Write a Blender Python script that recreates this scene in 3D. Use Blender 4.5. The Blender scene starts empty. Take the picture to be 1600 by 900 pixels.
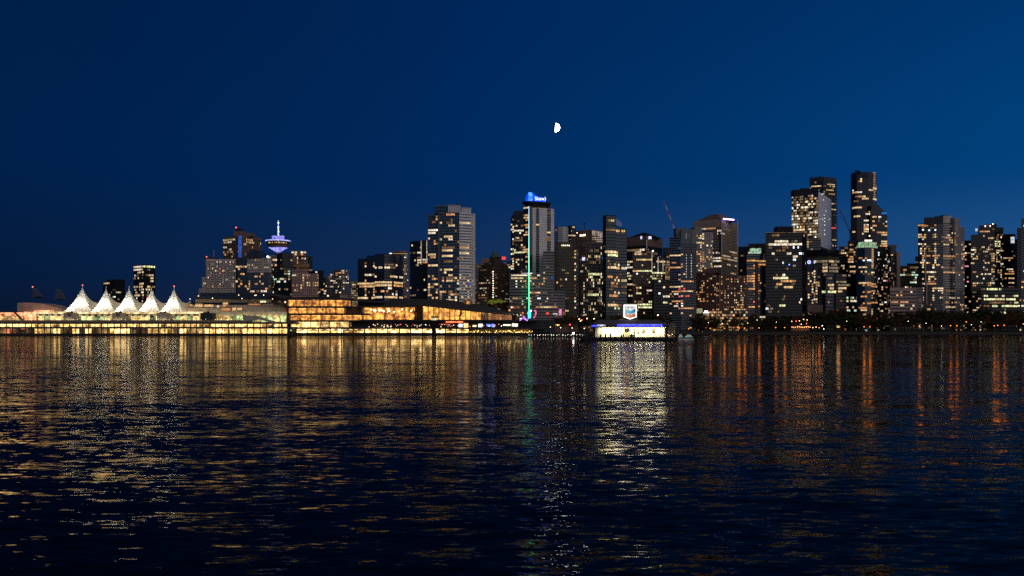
import bpy, bmesh, math, random
from mathutils import Vector
random.seed(7)
scene = bpy.context.scene
COL = scene.collection
# ------------------------------------------------------------------ camera
FPX, HZ, CXP, HC = 1385.0, 512.0, 800.0, 8.0      # focal length / horizon of the 1600 px photograph, eye height in metres
cam = bpy.data.cameras.new("camera")
cam.sensor_width = 36.0
cam.lens = FPX / 1600.0 * 36.0
cam.shift_y = (HZ - 450.0) / 1600.0
cam.clip_start, cam.clip_end = 0.5, 60000.0
camo = bpy.data.objects.new("camera", cam)
camo.location = (0, 0, HC)
camo.rotation_euler = (math.radians(90), 0, 0)
COL.objects.link(camo)
scene.camera = camo
# ------------------------------------------------------------------ sky and light
SUN_AZ = math.radians(135)        # clockwise from the view direction: the afterglow is to the right, a little behind the eye
world = bpy.data.worlds.new("World")
scene.world = world
world.use_nodes = True
wn, wl = world.node_tree.nodes, world.node_tree.links
bg = wn["Background"]
# deep dusk: blue above, greyer and lighter towards the horizon, brighter towards the afterglow on the right
def srgb(r, g, b):
    f = lambda c: (c / 255 / 12.92) if c <= 10 else ((c / 255 + .055) / 1.055) ** 2.4
    return (f(r), f(g), f(b), 1)
tcw = wn.new("ShaderNodeTexCoord")
sxyz = wn.new("ShaderNodeSeparateXYZ"); wl.new(tcw.outputs["Generated"], sxyz.inputs[0])
def sky_ramp(stops):
    r = wn.new("ShaderNodeValToRGB"); r.color_ramp.interpolation = 'B_SPLINE' if False else 'EASE'
    el = r.color_ramp.elements
    while len(el) < len(stops): el.new(.5)
    for e, (p, c) in zip(el, stops): e.position = p; e.color = srgb(*c)
    wl.new(sxyz.outputs[2], r.inputs[0])
    return r
r_dim = sky_ramp([(0, (8, 21, 45)), (.07, (4, 27, 61)), (.17, (1, 31, 73)), (.36, (0, 27, 65)), (.62, (0, 12, 32)), (1, (0, 7, 20))])
r_mid = sky_ramp([(0, (42, 52, 82)), (.07, (20, 48, 90)), (.17, (1, 43, 94)), (.36, (0, 38, 88)), (.62, (0, 16, 44)), (1, (0, 9, 26))])
r_glow = sky_ramp([(0, (52, 84, 128)), (.07, (30, 78, 130)), (.17, (2, 63, 120)), (.36, (0, 51, 106)), (.62, (0, 22, 56)), (1, (0, 11, 32))])
dot = wn.new("ShaderNodeVectorMath"); dot.operation = 'DOT_PRODUCT'
dot.inputs[1].default_value = (math.sin(SUN_AZ), math.cos(SUN_AZ), 0)
wl.new(tcw.outputs["Generated"], dot.inputs[0])
def span(a, b):
    m = wn.new("ShaderNodeMapRange"); m.interpolation_type = 'LINEAR'
    m.inputs[1].default_value, m.inputs[2].default_value = a, b
    wl.new(dot.outputs["Value"], m.inputs[0]); return m
m1, m2 = span(-.97, -.71), span(-.71, -.26)
x1 = wn.new("ShaderNodeMixRGB"); wl.new(m1.outputs[0], x1.inputs[0]); wl.new(r_dim.outputs[0], x1.inputs[1]); wl.new(r_mid.outputs[0], x1.inputs[2])
x2 = wn.new("ShaderNodeMixRGB"); wl.new(m2.outputs[0], x2.inputs[0]); wl.new(x1.outputs[0], x2.inputs[1]); wl.new(r_glow.outputs[0], x2.inputs[2])
wl.new(x2.outputs[0], bg.inputs[0])
bg.inputs[1].default_value = 1.0
sun = bpy.data.lights.new("sun", 'SUN')
sun.energy = 1.35
sun.angle = math.radians(120)
sun.color = (1.0, 0.86, 0.74)
suno = bpy.data.objects.new("sun", sun)
COL.objects.link(suno)
_el = math.radians(9)
_d = Vector((math.sin(SUN_AZ) * math.cos(_el), math.cos(SUN_AZ) * math.cos(_el), math.sin(_el)))
suno.rotation_euler = (-_d).to_track_quat('-Z', 'Y').to_euler()
scene.view_settings.view_transform = 'Standard'
scene.view_settings.look = 'None'
scene.view_settings.exposure = 0.0
scene.view_settings.gamma = 1.0
scene.cycles.use_denoising = False
scene.cycles.max_bounces = 6
scene.cycles.diffuse_bounces = 2
scene.cycles.glossy_bounces = 3
scene.cycles.transparent_max_bounces = 12
scene.cycles.caustics_reflective = False
scene.cycles.caustics_refractive = False

# ------------------------------------------------------------------ helpers
def X(px, D): return (px - CXP) / FPX * D
def Z(py, D): return HC + (HZ - py) / FPX * D
VW = dict(A=(640, 390, 8), B=(640, 290, 8), C=(800, 390, 8), D=(900, 330, 8), E=(960, 390, 8), F=(1060, 320, 8),
          G=(1120, 390, 8), H=(1220, 260, 8), I=(1220, 360, 8), J=(1280, 400, 8), K=(1400, 330, 8), L=(1400, 400, 8),
          M=(300, 340, 8), N=(480, 380, 8), S=(0, 380, 5.625), T=(180, 380, 5.625), W=(780, 290, 4.2875), P=(0, 0, 1))
def vx(v, x): return VW[v][0] + x / VW[v][2]
def vy(v, y): return VW[v][1] + y / VW[v][2]

MATS = {}
def _nodes(name):
    m = bpy.data.materials.new(name)
    m.use_nodes = True
    return m, m.node_tree.nodes, m.node_tree.links
def mat(name, col=(0.3, 0.3, 0.3), rough=0.7, metal=0.0, var=0.25, scale=0.25, spec=0.5):
    """a matt or glossy surface whose base colour wanders a little (wear, dirt) on a world-scale noise"""
    if name in MATS: return MATS[name]
    m, n, l = _nodes(name)
    b = n["Principled BSDF"]
    tc = n.new("ShaderNodeTexCoord")
    nz = n.new("ShaderNodeTexNoise"); nz.inputs["Scale"].default_value = scale; nz.inputs["Detail"].default_value = 5
    l.new(tc.outputs["Object"], nz.inputs["Vector"])
    rp = n.new("ShaderNodeMapRange")
    rp.inputs[1].default_value, rp.inputs[2].default_value = 0.3, 0.7
    rp.inputs[3].default_value, rp.inputs[4].default_value = 1 - var, 1 + var
    l.new(nz.outputs[0], rp.inputs[0])
    mx = n.new("ShaderNodeVectorMath"); mx.operation = 'SCALE'
    mx.inputs[0].default_value = col
    l.new(rp.outputs[0], mx.inputs["Scale"])
    l.new(mx.outputs[0], b.inputs["Base Color"])
    b.inputs["Roughness"].default_value = rough
    b.inputs["Metallic"].default_value = metal
    b.inputs["Specular IOR Level"].default_value = spec
    MATS[name] = m
    return m
def emit(name, col, strength, vary=0.5, scale=0.6, hue=False):
    """lit glass or a lamp: every pane (island) has its own brightness and the room behind is uneven"""
    if name in MATS: return MATS[name]
    m, n, l = _nodes(name)
    n.remove(n["Principled BSDF"])
    e = n.new("ShaderNodeEmission")
    e.inputs[0].default_value = (*col, 1)
    if hue:                                  # rooms differ in lamp colour
        gi = n.new("ShaderNodeNewGeometry"); wn_ = n.new("ShaderNodeTexWhiteNoise"); wn_.noise_dimensions = '1D'
        l.new(gi.outputs["Random Per Island"], wn_.inputs["W"])
        rr = n.new("ShaderNodeValToRGB"); el = rr.color_ramp.elements
        el[0].position, el[0].color = .0, (col[0], col[1] * .72, col[2] * .5, 1)
        el[1].position, el[1].color = 1, (col[0], min(1, col[1] * 1.12 + .03), min(1, col[2] * 1.5 + .05), 1)
        q = el.new(.5); q.color = (*col, 1)
        l.new(wn_.outputs["Value"], rr.inputs[0]); l.new(rr.outputs[0], e.inputs[0])
    if vary:
        g = n.new("ShaderNodeNewGeometry")
        tc = n.new("ShaderNodeTexCoord")
        nz = n.new("ShaderNodeTexNoise"); nz.inputs["Scale"].default_value = scale; nz.inputs["Detail"].default_value = 3
        l.new(tc.outputs["Object"], nz.inputs["Vector"])
        r1 = n.new("ShaderNodeMapRange"); r1.inputs[3].default_value, r1.inputs[4].default_value = 1 - vary, 1 + vary * .6
        l.new(g.outputs["Random Per Island"], r1.inputs[0])
        r2 = n.new("ShaderNodeMapRange"); r2.inputs[1].default_value, r2.inputs[2].default_value = 0.35, 0.65
        r2.inputs[3].default_value, r2.inputs[4].default_value = 0.45, 1.5
        l.new(nz.outputs[0], r2.inputs[0])
        k = n.new("ShaderNodeMath"); k.operation = 'MULTIPLY'
        l.new(r1.outputs[0], k.inputs[0]); l.new(r2.outputs[0], k.inputs[1])
        k2 = n.new("ShaderNodeMath"); k2.operation = 'MULTIPLY'; k2.inputs[1].default_value = strength
        l.new(k.outputs[0], k2.inputs[0])
        l.new(k2.outputs[0], e.inputs[1])
    else:
        e.inputs[1].default_value = strength
    l.new(e.outputs[0], n["Material Output"].inputs[0])
    if not any(k in name for k in ('eave_strip', 'moon', 'rail_lamp2')):
        m.cycles.emission_sampling = 'NONE'      # small lights are found by the rays that hit them
    MATS[name] = m
    return m
LIT = {'w': ((1.0, .87, .62), 1.05), 'y': ((1.0, .72, .36), .88), 'o': ((1.0, .50, .19), .72), 'd': ((1.0, .60, .28), .2),
       'g': ((.75, 1.0, .72), .9), 'c': ((.86, .93, 1.0), 1.4), 'b': ((.12, .22, 1.0), 1.5), 'r': ((1.0, .10, .07), 1.2),
       'p': ((1.0, .3, .55), 1.2), 'l': ((.95, .95, .50), 1.0), 'v': ((.70, .68, 1.0), 1.2), 'k': ((1.0, .80, .50), .22)}
def lit(c): return emit('lit_window_' + c, LIT[c][0], LIT[c][1], .72, .7, c in 'wyod')
def clear_glass():
    if 'clear_glass' in MATS: return MATS['clear_glass']
    m, n, l = _nodes('clear_glass')
    n.remove(n["Principled BSDF"])
    t = n.new("ShaderNodeBsdfTransparent"); t.inputs[0].default_value = (.93, .95, .93, 1)
    g = n.new("ShaderNodeBsdfGlossy"); g.inputs["Roughness"].default_value = .03
    f = n.new("ShaderNodeFresnel"); f.inputs[0].default_value = 1.45
    x = n.new("ShaderNodeMixShader")
    l.new(f.outputs[0], x.inputs[0]); l.new(t.outputs[0], x.inputs[1]); l.new(g.outputs[0], x.inputs[2])
    l.new(x.outputs[0], n["Material Output"].inputs[0])
    MATS['clear_glass'] = m
    return m
GL = {  # dark glazing seen from outside
    'blue': lambda: mat('glazing_blue', (.016, .026, .042), .12, 0, .3, .12, .6),
    'black': lambda: mat('glazing_black', (.008, .009, .013), .14, 0, .3, .12, .35),
    'green': lambda: mat('glazing_green', (.010, .040, .036), .12, 0, .3, .12, .6),
    'teal': lambda: mat('glazing_teal', (.012, .036, .048), .10, 0, .3, .12, .7),
    'brown': lambda: mat('glazing_brown', (.022, .014, .010), .16, 0, .3, .12, .4),
    'grey': lambda: mat('glazing_grey', (.035, .040, .045), .16, 0, .3, .12, .6),
    'silver': lambda: mat('glazing_silver', (.46, .46, .46), .4, .0, .12, .08, .6),
}
WALL = {
    'concrete': lambda: mat('pale_concrete', (.44, .39, .35), .85, 0, .15, .15),
    'grey': lambda: mat('grey_concrete', (.22, .21, .21), .85, 0, .18, .15),
    'dark': lambda: mat('charcoal_cladding', (.034, .038, .046), .6, 0, .25, .15, .2),
    'black': lambda: mat('black_cladding', (.010, .012, .017), .6, 0, .25, .15, .15),
    'brown': lambda: mat('brown_stone', (.15, .095, .075), .85, 0, .2, .15),
    'brick': lambda: mat('dark_red_brick', (.11, .050, .036), .9, 0, .25, .2),
    'deco': lambda: mat('buff_brown_brick', (.095, .060, .040), .9, 0, .25, .2),
    'pink': lambda: mat('pink_concrete', (.36, .25, .21), .85, 0, .15, .15),
    'tan': lambda: mat('tan_cladding', (.30, .235, .165), .8, 0, .15, .15),
    'olive': lambda: mat('olive_cladding', (.070, .062, .040), .75, 0, .2, .15),
    'white': lambda: mat('white_panel', (.68, .67, .65), .6, 0, .1, .15),
    'slate': lambda: mat('slate_blue_concrete', (.13, .145, .165), .8, 0, .15, .15),
    'greenmetal': lambda: mat('green_copper', (.07, .13, .10), .6, 0, .3, .3),
    'steel': lambda: mat('painted_steel', (.20, .21, .23), .4, .6, .15, .4),
    'navy': lambda: mat('navy_cladding', (.020, .030, .054), .55, 0, .2, .15, .2),
    'terra': lambda: mat('terracotta_cladding', (.36, .19, .11), .85, 0, .15, .2),
}

def room(name, col, s, col2=None, lo=.12, hi=1.5, dark=.25):  # emission stands in for lamp light falling on the walls
    """walls that glow in place of lamp light inside a hall or arcade, with noise for clutter"""
    if name in MATS: return MATS[name]
    m, n, l = _nodes(name)
    n.remove(n["Principled BSDF"])
    e = n.new("ShaderNodeEmission"); tc = n.new("ShaderNodeTexCoord")
    mp = n.new("ShaderNodeMapping"); oi = n.new("ShaderNodeObjectInfo"); cx = n.new("ShaderNodeCombineXYZ")
    of = n.new("ShaderNodeMath"); of.operation = 'MULTIPLY'; of.inputs[1].default_value = 500
    l.new(oi.outputs["Random"], of.inputs[0]); l.new(of.outputs[0], cx.inputs[0])
    l.new(tc.outputs["Object"], mp.inputs[0]); l.new(cx.outputs[0], mp.inputs["Location"])
    acc = None
    for sc, i0, i1, a, b_ in ((.22, .36, .62, dark, 1.4), (1.1, .40, .58, .45, 1.25)):
        nz = n.new("ShaderNodeTexNoise"); nz.inputs["Scale"].default_value = sc; nz.inputs["Detail"].default_value = 4
        l.new(mp.outputs[0], nz.inputs["Vector"])
        r = n.new("ShaderNodeMapRange"); r.inputs[1].default_value, r.inputs[2].default_value, r.inputs[3].default_value, r.inputs[4].default_value = i0, i1, a, b_
        l.new(nz.outputs[0], r.inputs[0])
        if acc is None:
            acc = r
            cr = n.new("ShaderNodeValToRGB"); el = cr.color_ramp.elements
            el[0].position, el[1].position = .38, .62
            el[0].color = (*(col2 or (col[0], col[1] * .8, col[2] * .6)), 1); el[1].color = (*col, 1)
            l.new(nz.outputs[0], cr.inputs[0]); l.new(cr.outputs[0], e.inputs[0])
        else:
            k = n.new("ShaderNodeMath"); k.operation = 'MULTIPLY'; l.new(acc.outputs[0], k.inputs[0]); l.new(r.outputs[0], k.inputs[1]); acc = k
    ro = n.new("ShaderNodeMapRange"); ro.inputs[3].default_value, ro.inputs[4].default_value = lo * s, hi * s
    l.new(oi.outputs["Random"], ro.inputs[0])
    k = n.new("ShaderNodeMath"); k.operation = 'MULTIPLY'; l.new(acc.outputs[0], k.inputs[0]); l.new(ro.outputs[0], k.inputs[1])
    l.new(k.outputs[0], e.inputs[1]); l.new(e.outputs[0], n["Material Output"].inputs[0])
    m.cycles.emission_sampling = 'NONE'
    MATS[name] = m
    return m

class MB:
    """collects polygons, then links them as ONE mesh object"""
    def __init__(s): s.v, s.f = [], []
    def poly(s, *p):
        k = len(s.v); s.v += [tuple(q) for q in p]; s.f.append(tuple(range(k, k + len(p))))
    def hull(s, bot, top, cap=True, base=True):
        """prism between two rings of the same length"""
        k, n = len(s.v), len(bot)
        s.v += [tuple(q) for q in bot] + [tuple(q) for q in top]
        for i in range(n):
            j = (i + 1) % n
            s.f.append((k + i, k + j, k + n + j, k + n + i))
        if cap: s.f.append(tuple(range(k + n, k + 2 * n)))
        if base: s.f.append(tuple(reversed(range(k, k + n))))
    def box(s, x0, x1, y0, y1, z0, z1):
        s.hull([(x0, y0, z0), (x1, y0, z0), (x1, y1, z0), (x0, y1, z0)], [(x0, y0, z1), (x1, y0, z1), (x1, y1, z1), (x0, y1, z1)])
    def prism(s, ring, z0, z1):
        s.hull([(x, y, z0) for x, y in ring], [(x, y, z1) for x, y in ring])
    def tube(s, a, b, r0, r1=None, n=8):
        r1 = r0 if r1 is None else r1
        a, b = Vector(a), Vector(b); d = (b - a).normalized()
        u = d.orthogonal().normalized(); w = d.cross(u)
        ra = [a + (u * math.cos(t) + w * math.sin(t)) * r0 for t in [2 * math.pi * i / n for i in range(n)]]
        rb = [b + (u * math.cos(t) + w * math.sin(t)) * r1 for t in [2 * math.pi * i / n for i in range(n)]]
        s.hull(ra, rb)
    def lathe(s, cx, cy, prof, n=32):
        """prof: (radius, z) from bottom to top"""
        for (r0, z0), (r1, z1) in zip(prof, prof[1:]):
            for i in range(n):
                a, b = 2 * math.pi * i / n, 2 * math.pi * (i + 1) / n
                s.poly((cx + r0 * math.cos(a), cy + r0 * math.sin(a), z0), (cx + r0 * math.cos(b), cy + r0 * math.sin(b), z0),
                       (cx + r1 * math.cos(b), cy + r1 * math.sin(b), z1), (cx + r1 * math.cos(a), cy + r1 * math.sin(a), z1))
    def ball(s, c, r, n=8, m=5):
        pr = [(max(1e-3, r * math.cos(t)), c[2] + r * math.sin(t)) for t in [-math.pi / 2 + math.pi * i / m for i in range(m + 1)]]
        s.lathe(c[0], c[1], pr, n)
    def obox(s, O, e, n, u0, u1, z0, z1, d0, d1):
        """box on a facade: u along it, d out of it"""
        def q(u, d, z): return (O[0] + e[0] * u + n[0] * d, O[1] + e[1] * u + n[1] * d, z)
        s.hull([q(u0, d1, z0), q(u1, d1, z0), q(u1, d0, z0), q(u0, d0, z0)], [q(u0, d1, z1), q(u1, d1, z1), q(u1, d0, z1), q(u0, d0, z1)])
    def oquad(s, O, e, n, u0, u1, z0, z1, d):
        def q(u, z): return (O[0] + e[0] * u + n[0] * d, O[1] + e[1] * u + n[1] * d, z)
        s.poly(q(u0, z0), q(u1, z0), q(u1, z1), q(u0, z1))
    def build(s, name, material, parent=None, smooth=False, kind=None):
        if not s.f: return None
        o3 = Vector(parent_origin(parent))
        me = bpy.data.meshes.new(name)
        me.from_pydata([tuple(Vector(p) - o3) for p in s.v], [], s.f)
        if smooth:
            bm = bmesh.new(); bm.from_mesh(me)
            bmesh.ops.remove_doubles(bm, verts=bm.verts, dist=1e-4)
            bmesh.ops.recalc_face_normals(bm, faces=bm.faces)
            bm.to_mesh(me); bm.free()
            for p in me.polygons: p.use_smooth = True
        me.materials.append(material)
        o = bpy.data.objects.new(name, me)
        COL.objects.link(o)
        if parent is not None: o.parent = parent
        if kind: o["kind"] = kind
        return o
ORIG = {}
def parent_origin(p):
    v = Vector((0, 0, 0))
    while p is not None:
        v += p.location; p = p.parent
    return v
def thing(name, label, cat, loc, group=None):
    o = bpy.data.objects.new(name, None)
    o.empty_display_size = 1
    COL.objects.link(o)
    o.location = loc
    o["label"] = label; o["category"] = cat
    if group: o["group"] = group
    return o
def tag(o, label, cat, group=None):
    o["label"] = label; o["category"] = cat
    if group: o["group"] = group
    return o
def structure(o):
    o["kind"] = "structure"; return o
def part(name, material, parent, fn, smooth=False, kind=None):
    m = MB(); fn(m); return m.build(name, material, parent, smooth, kind)
def words(name, txt, material, parent, loc, height, width=None, extrude=.12, rz=0.0):
    """standing lettering: cap height and total width in metres, centred on loc"""
    c = bpy.data.curves.new(name, 'FONT')
    c.body = txt; c.size = height / .70; c.extrude = extrude; c.align_x = 'CENTER'; c.align_y = 'CENTER'
    c.materials.append(material)
    t = bpy.data.objects.new(name, c)
    COL.objects.link(t)
    bpy.context.view_layer.update()
    me = bpy.data.meshes.new_from_object(t.evaluated_get(bpy.context.evaluated_depsgraph_get()))
    bpy.data.objects.remove(t)
    me.name = name
    w = max(v.co.x for v in me.vertices) - min(v.co.x for v in me.vertices)
    if width:
        for v in me.vertices: v.co.x *= width / w
    o = bpy.data.objects.new(name, me)
    COL.objects.link(o)
    o.rotation_euler = (math.radians(90), 0, rz)
    o.location = Vector(loc) - Vector(parent_origin(parent))
    o.parent = parent
    return o

GROUND = 3.0
class Bld:
    """one building: an Empty that parents its tiers, bands of dark glazing, lit rooms and roof pieces"""
    def __init__(s, name, label, cat, D, cx, v='P', group=None):
        s.D = D
        s.root = thing(name, label, cat, (X(vx(v, cx), D), D + 15, GROUND), group)
        s.small = {}
    def ring(s, pts, back):
        a, b = pts[0], pts[-1]
        ba = (a[0] + back * (a[0] / a[1]), a[1] + back)
        bb = (b[0] + back * (b[0] / b[1]), b[1] + back)
        if bb[0] <= ba[0]: bb = (ba[0] + 5, bb[1])
        return pts + [bb, ba]
    def tier(s, v, xs, top, bot=None, yaw=None, dd=None, back=28, wall='dark', glass='blue', fh=3.6, cw=3.2, sp=.35, pier=.12,
             proud=.25, items=(), p=.05, cols='y', dz=0.0, name='tower_block', minrun=5, skip_glass=False, parapet=1.0, tops=None, pf=None):
        D = s.D + dz; fh *= .93; cw *= .82
        px = [vx(v, x) for x in xs]
        # footprint: visible front edge, left to right
        if len(px) == 3 and dd is None:
            yw = math.radians(yaw if yaw is not None else 35)
            C = (X(px[1], D), D)
            kl, kr = (px[0] - CXP) / FPX, (px[2] - CXP) / FPX
            la = (C[0] - kl * D) / (math.cos(yw) + kl * math.sin(yw))
            lb = (kr * D - C[0]) / (math.sin(yw) - kr * math.cos(yw)) if (math.sin(yw) - kr * math.cos(yw)) > .05 else 30
            pts = [(C[0] - la * math.cos(yw), D + la * math.sin(yw)), C, (C[0] + lb * math.sin(yw), D + lb * math.cos(yw))]
        else:
            dd = dd or [0] * len(px)
            pts = [(X(x, D + d), D + d) for x, d in zip(px, dd)]
        z1 = Z(vy(v, top), D); z0 = GROUND if bot is None else Z(vy(v, bot), D)
        ring = s.ring(pts, back)
        wm = WALL[wall]()
        part(name, wm, s.root, lambda m: m.prism(ring, z0, z1))
        glassm, spm, prm = MB(), MB(), MB()
        faces = []
        for a, b in zip(pts, pts[1:]):
            dx, dy = b[0] - a[0], b[1] - a[1]
            Lg = math.hypot(dx, dy)
            if Lg < .8: continue
            e = (dx / Lg, dy / Lg); n = (e[1], -e[0])
            zt = z1 - parapet
            nf = max(1, round((zt - z0) / fh)); nc = max(1, round(Lg / cw))
            faces.append((a, e, n, Lg, nf, nc, z0, zt))
        litcells = {}
        info = []
        for fi, (a, e, n, Lg, nf, nc, zb, zt) in enumerate(faces):
            hf = (zt - zb) / nf; wc = Lg / nc
            for i in range(nf):
                for j in range(nc):
                    u = (j + .5) * wc; zc = zb + (i + .5 + sp * .5) * hf
                    yy = a[1] + e[1] * u; xx = a[0] + e[0] * u
                    info.append((fi, i, j, CXP + xx / yy * FPX, HZ - (zc - HC) / yy * FPX, wc / yy * FPX))
        runs = []
        for it in items:
            x0, x1, y = vx(v, it[0]), vx(v, it[1]), vy(v, it[2])
            c = it[3] if len(it) > 3 else cols[0]
            cand = [q for q in info if x0 - .2 <= q[3] <= x1 + .2]
            if not cand:
                mid = (x0 + x1) / 2
                best = min(abs(q[3] - mid) for q in info)
                cand = [q for q in info if abs(q[3] - mid) < best + .05]
            by = min(abs(q[4] - y) for q in cand)
            sel = {}
            for fi in set(q[0] for q in cand):
                cf = [q for q in cand if q[0] == fi]
                q0 = min(cf, key=lambda q: abs(q[4] - y))
                if abs(q0[4] - y) > by + 2.5: continue
                for q in cf:
                    if q[1] == q0[1]: sel[(q[0], q[1], q[2])] = 1
            cells = [k for k in sel if k not in litcells]
            for k in cells: litcells[k] = c
            if x1 - x0 >= minrun and cells: runs.append((c, cells))
            else:
                for k in cells: litcells[k] = '_' + c
        for q in info:
            k = (q[0], q[1], q[2])
            if k in litcells: continue
            pp = p if pf is None else p * pf(q[3], q[4])
            if q[4] > 466: pp *= 1.7            # livelier near the street
            if random.random() < pp * 1.25:
                c = random.choice(cols) if random.random() < .6 else random.choice('dkd')
                litcells[k] = '_' + c
                if random.random() < .45 and q[5] < 3.2:
                    k2 = (k[0], k[1], k[2] + 1)
                    if k2[2] < faces[k[0]][5] and k2 not in litcells: litcells[k2] = '_' + c
        def cellquad(m, k, d, grow=0.0):
            a, e, n, Lg, nf, nc, zb, zt = faces[k[0]]
            hf = (zt - zb) / nf; wc = Lg / nc
            u0, u1 = k[2] * wc + pier * wc * .5, (k[2] + 1) * wc - pier * wc * .5
            m.oquad(a, e, n, u0, u1, zb + k[1] * hf + sp * hf, zb + (k[1] + 1) * hf - .04 * hf, d)
        for q in info:
            k = (q[0], q[1], q[2])
            if k not in litcells and not skip_glass: cellquad(glassm, k, .06)
            elif k in litcells and litcells[k][0] == '_':
                cellquad(s.small.setdefault(litcells[k][1], MB()), k, .09)
        for c, cells in runs:
            m = MB()
            for k in cells: cellquad(m, k, .09)
            m.build('lit_window', lit(c), s.root)
        for (a, e, n, Lg, nf, nc, zb, zt) in faces:
            hf = (zt - zb) / nf; wc = Lg / nc
            if sp > .02:
                for i in range(nf):
                    spm.obox(a, e, n, 0, Lg, zb + i * hf, zb + (i + sp) * hf, 0, proud)
            spm.obox(a, e, n, 0, Lg, zt, z1 + .02, 0, proud)
            if pier > .02:
                for j in range(nc + 1):
                    u = j * wc
                    prm.obox(a, e, n, max(0, u - pier * wc * .5), min(Lg, u + pier * wc * .5), zb, z1 - .05, 0, proud + .06)
        glassm.build('window_glass', GL[glass](), s.root, kind='stuff')
        spm.build('floor_band', wm, s.root, kind='stuff')
        prm.build('facade_pier', wm, s.root, kind='stuff')
        return pts, z0, z1
    def box(s, v, x0, x1, top, bot, name='roof_plant_room', wall='dark', dz=6, depth=14, material=None):
        D = s.D + dz
        a, b = X(vx(v, x0), D), X(vx(v, x1), D)
        return part(name, material or WALL[wall](), s.root, lambda m: m.box(a, b, D, D + depth, Z(vy(v, bot), D), Z(vy(v, top), D)))
    def lamp(s, v, x, y, c='r', r=.5, dz=0, name='beacon'):
        D = s.D + dz
        return part(name, emit('beacon_' + c, LIT[c][0], 6.0, 0), s.root, lambda m: m.ball((X(vx(v, x), D), D, Z(vy(v, y), D)), r))
    def sign(s, v, x0, x1, y0, y1, c='c', st=None, dz=-1.0, name='sign_panel'):
        D = s.D + dz
        return part(name, emit('sign_' + c, LIT[c][0], st or LIT[c][1], .25, .8), s.root,
                    lambda m: m.box(X(vx(v, x0), D), X(vx(v, x1), D), D, D + .4, Z(vy(v, y1), D), Z(vy(v, y0), D)))
    def strip(s, v, x, y0, y1, w, material, dz=-.8, name='light_strip'):
        D = s.D + dz
        xc = X(vx(v, x), D)
        return part(name, material, s.root, lambda m: m.box(xc - w / 2, xc + w / 2, D, D + .5, Z(vy(v, y1), D), Z(vy(v, y0), D)))
    def done(s):
        for c, m in s.small.items():
            m.build('small_lit_window', lit(c), s.root, kind='stuff')
        return s.root
# ------------------------------------------------------------------ ground, water
def water_material():
    m, n, l = _nodes('harbour_water')
    n.remove(n["Principled BSDF"])
    b = n.new("ShaderNodeBsdfGlossy"); b.inputs["Color"].default_value = (.45, .45, .46, 1); b.inputs["Roughness"].default_value = .025
    df = n.new("ShaderNodeBsdfDiffuse"); df.inputs["Color"].default_value = (.001, .002, .004, 1)
    fr = n.new("ShaderNodeFresnel"); fr.inputs[0].default_value = 1.12
    mixs = n.new("ShaderNodeMixShader")
    l.new(fr.outputs[0], mixs.inputs[0]); l.new(df.outputs[0], mixs.inputs[1]); l.new(b.outputs[0], mixs.inputs[2])
    l.new(mixs.outputs[0], n["Material Output"].inputs[0])
    tc = n.new("ShaderNodeTexCoord")
    acc = None
    # (wavelengths in x and y, slope in x and y, turn): chop, ripples and long swell
    for wxl, wyl, ax, ay, rot, det in ((1.1, .36, .34, .38, .10, 2), (4.2, 1.3, .20, .30, -.06, 3), (34, 10, .03, .17, .12, 2)):
        mp = n.new("ShaderNodeMapping")
        mp.inputs["Rotation"].default_value = (0, 0, rot)
        mp.inputs["Scale"].default_value = (1 / wxl, 1 / wyl, 1)
        l.new(tc.outputs["Object"], mp.inputs[0])
        nz = n.new("ShaderNodeTexNoise"); nz.inputs["Scale"].default_value = 1; nz.inputs["Detail"].default_value = det
        nz.inputs["Roughness"].default_value = .62
        l.new(mp.outputs[0], nz.inputs["Vector"])
        s = n.new("ShaderNodeVectorMath"); s.operation = 'SUBTRACT'; s.inputs[1].default_value = (.5, .5, .5)
        l.new(nz.outputs["Color"], s.inputs[0])
        k = n.new("ShaderNodeVectorMath"); k.operation = 'MULTIPLY'; k.inputs[1].default_value = (ax, ay, 0)
        l.new(s.outputs[0], k.inputs[0])
        if acc is None: acc = k
        else:
            a = n.new("ShaderNodeVectorMath"); a.operation = 'ADD'
            l.new(acc.outputs[0], a.inputs[0]); l.new(k.outputs[0], a.inputs[1]); acc = a
    a = n.new("ShaderNodeVectorMath"); a.operation = 'ADD'; a.inputs[1].default_value = (0, 0, 1)
    l.new(acc.outputs[0], a.inputs[0])
    nn = n.new("ShaderNodeVectorMath"); nn.operation = 'NORMALIZE'
    l.new(a.outputs[0], nn.inputs[0])
    l.new(nn.outputs[0], b.inputs["Normal"]); l.new(nn.outputs[0], fr.inputs["Normal"])
    return m
def build_setting():
    m = MB(); m.poly((-6000, -400, 0), (6000, -400, 0), (6000, 1400, 0), (-6000, 1400, 0))
    structure(m.build('water', water_material()))
    land = [(-6000, 905), (-228, 905), (-228, 884), (20, 884), (60, 1010), (6000, 1010), (12000, 20000), (-12000, 20000)]
    m = MB(); m.prism(land, -3, GROUND)
    structure(m.build('ground', mat('dark_ground', (.022, .021, .019), .95, 0, .3, .05)))
    # stone sea wall along the park, on the right
    m = MB(); m.hull([(62, 1006, -2), (3000, 1006, -2), (3000, 1010, -2), (62, 1010, -2)], [(62, 1008.6, 3.3), (3000, 1008.6, 3.3), (3000, 1010, 3.3), (62, 1010, 3.3)])
    structure(m.build('seawall', mat('seawall_stone', (.030, .027, .024), .95, 0, .45, .6)))
build_setting()

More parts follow.
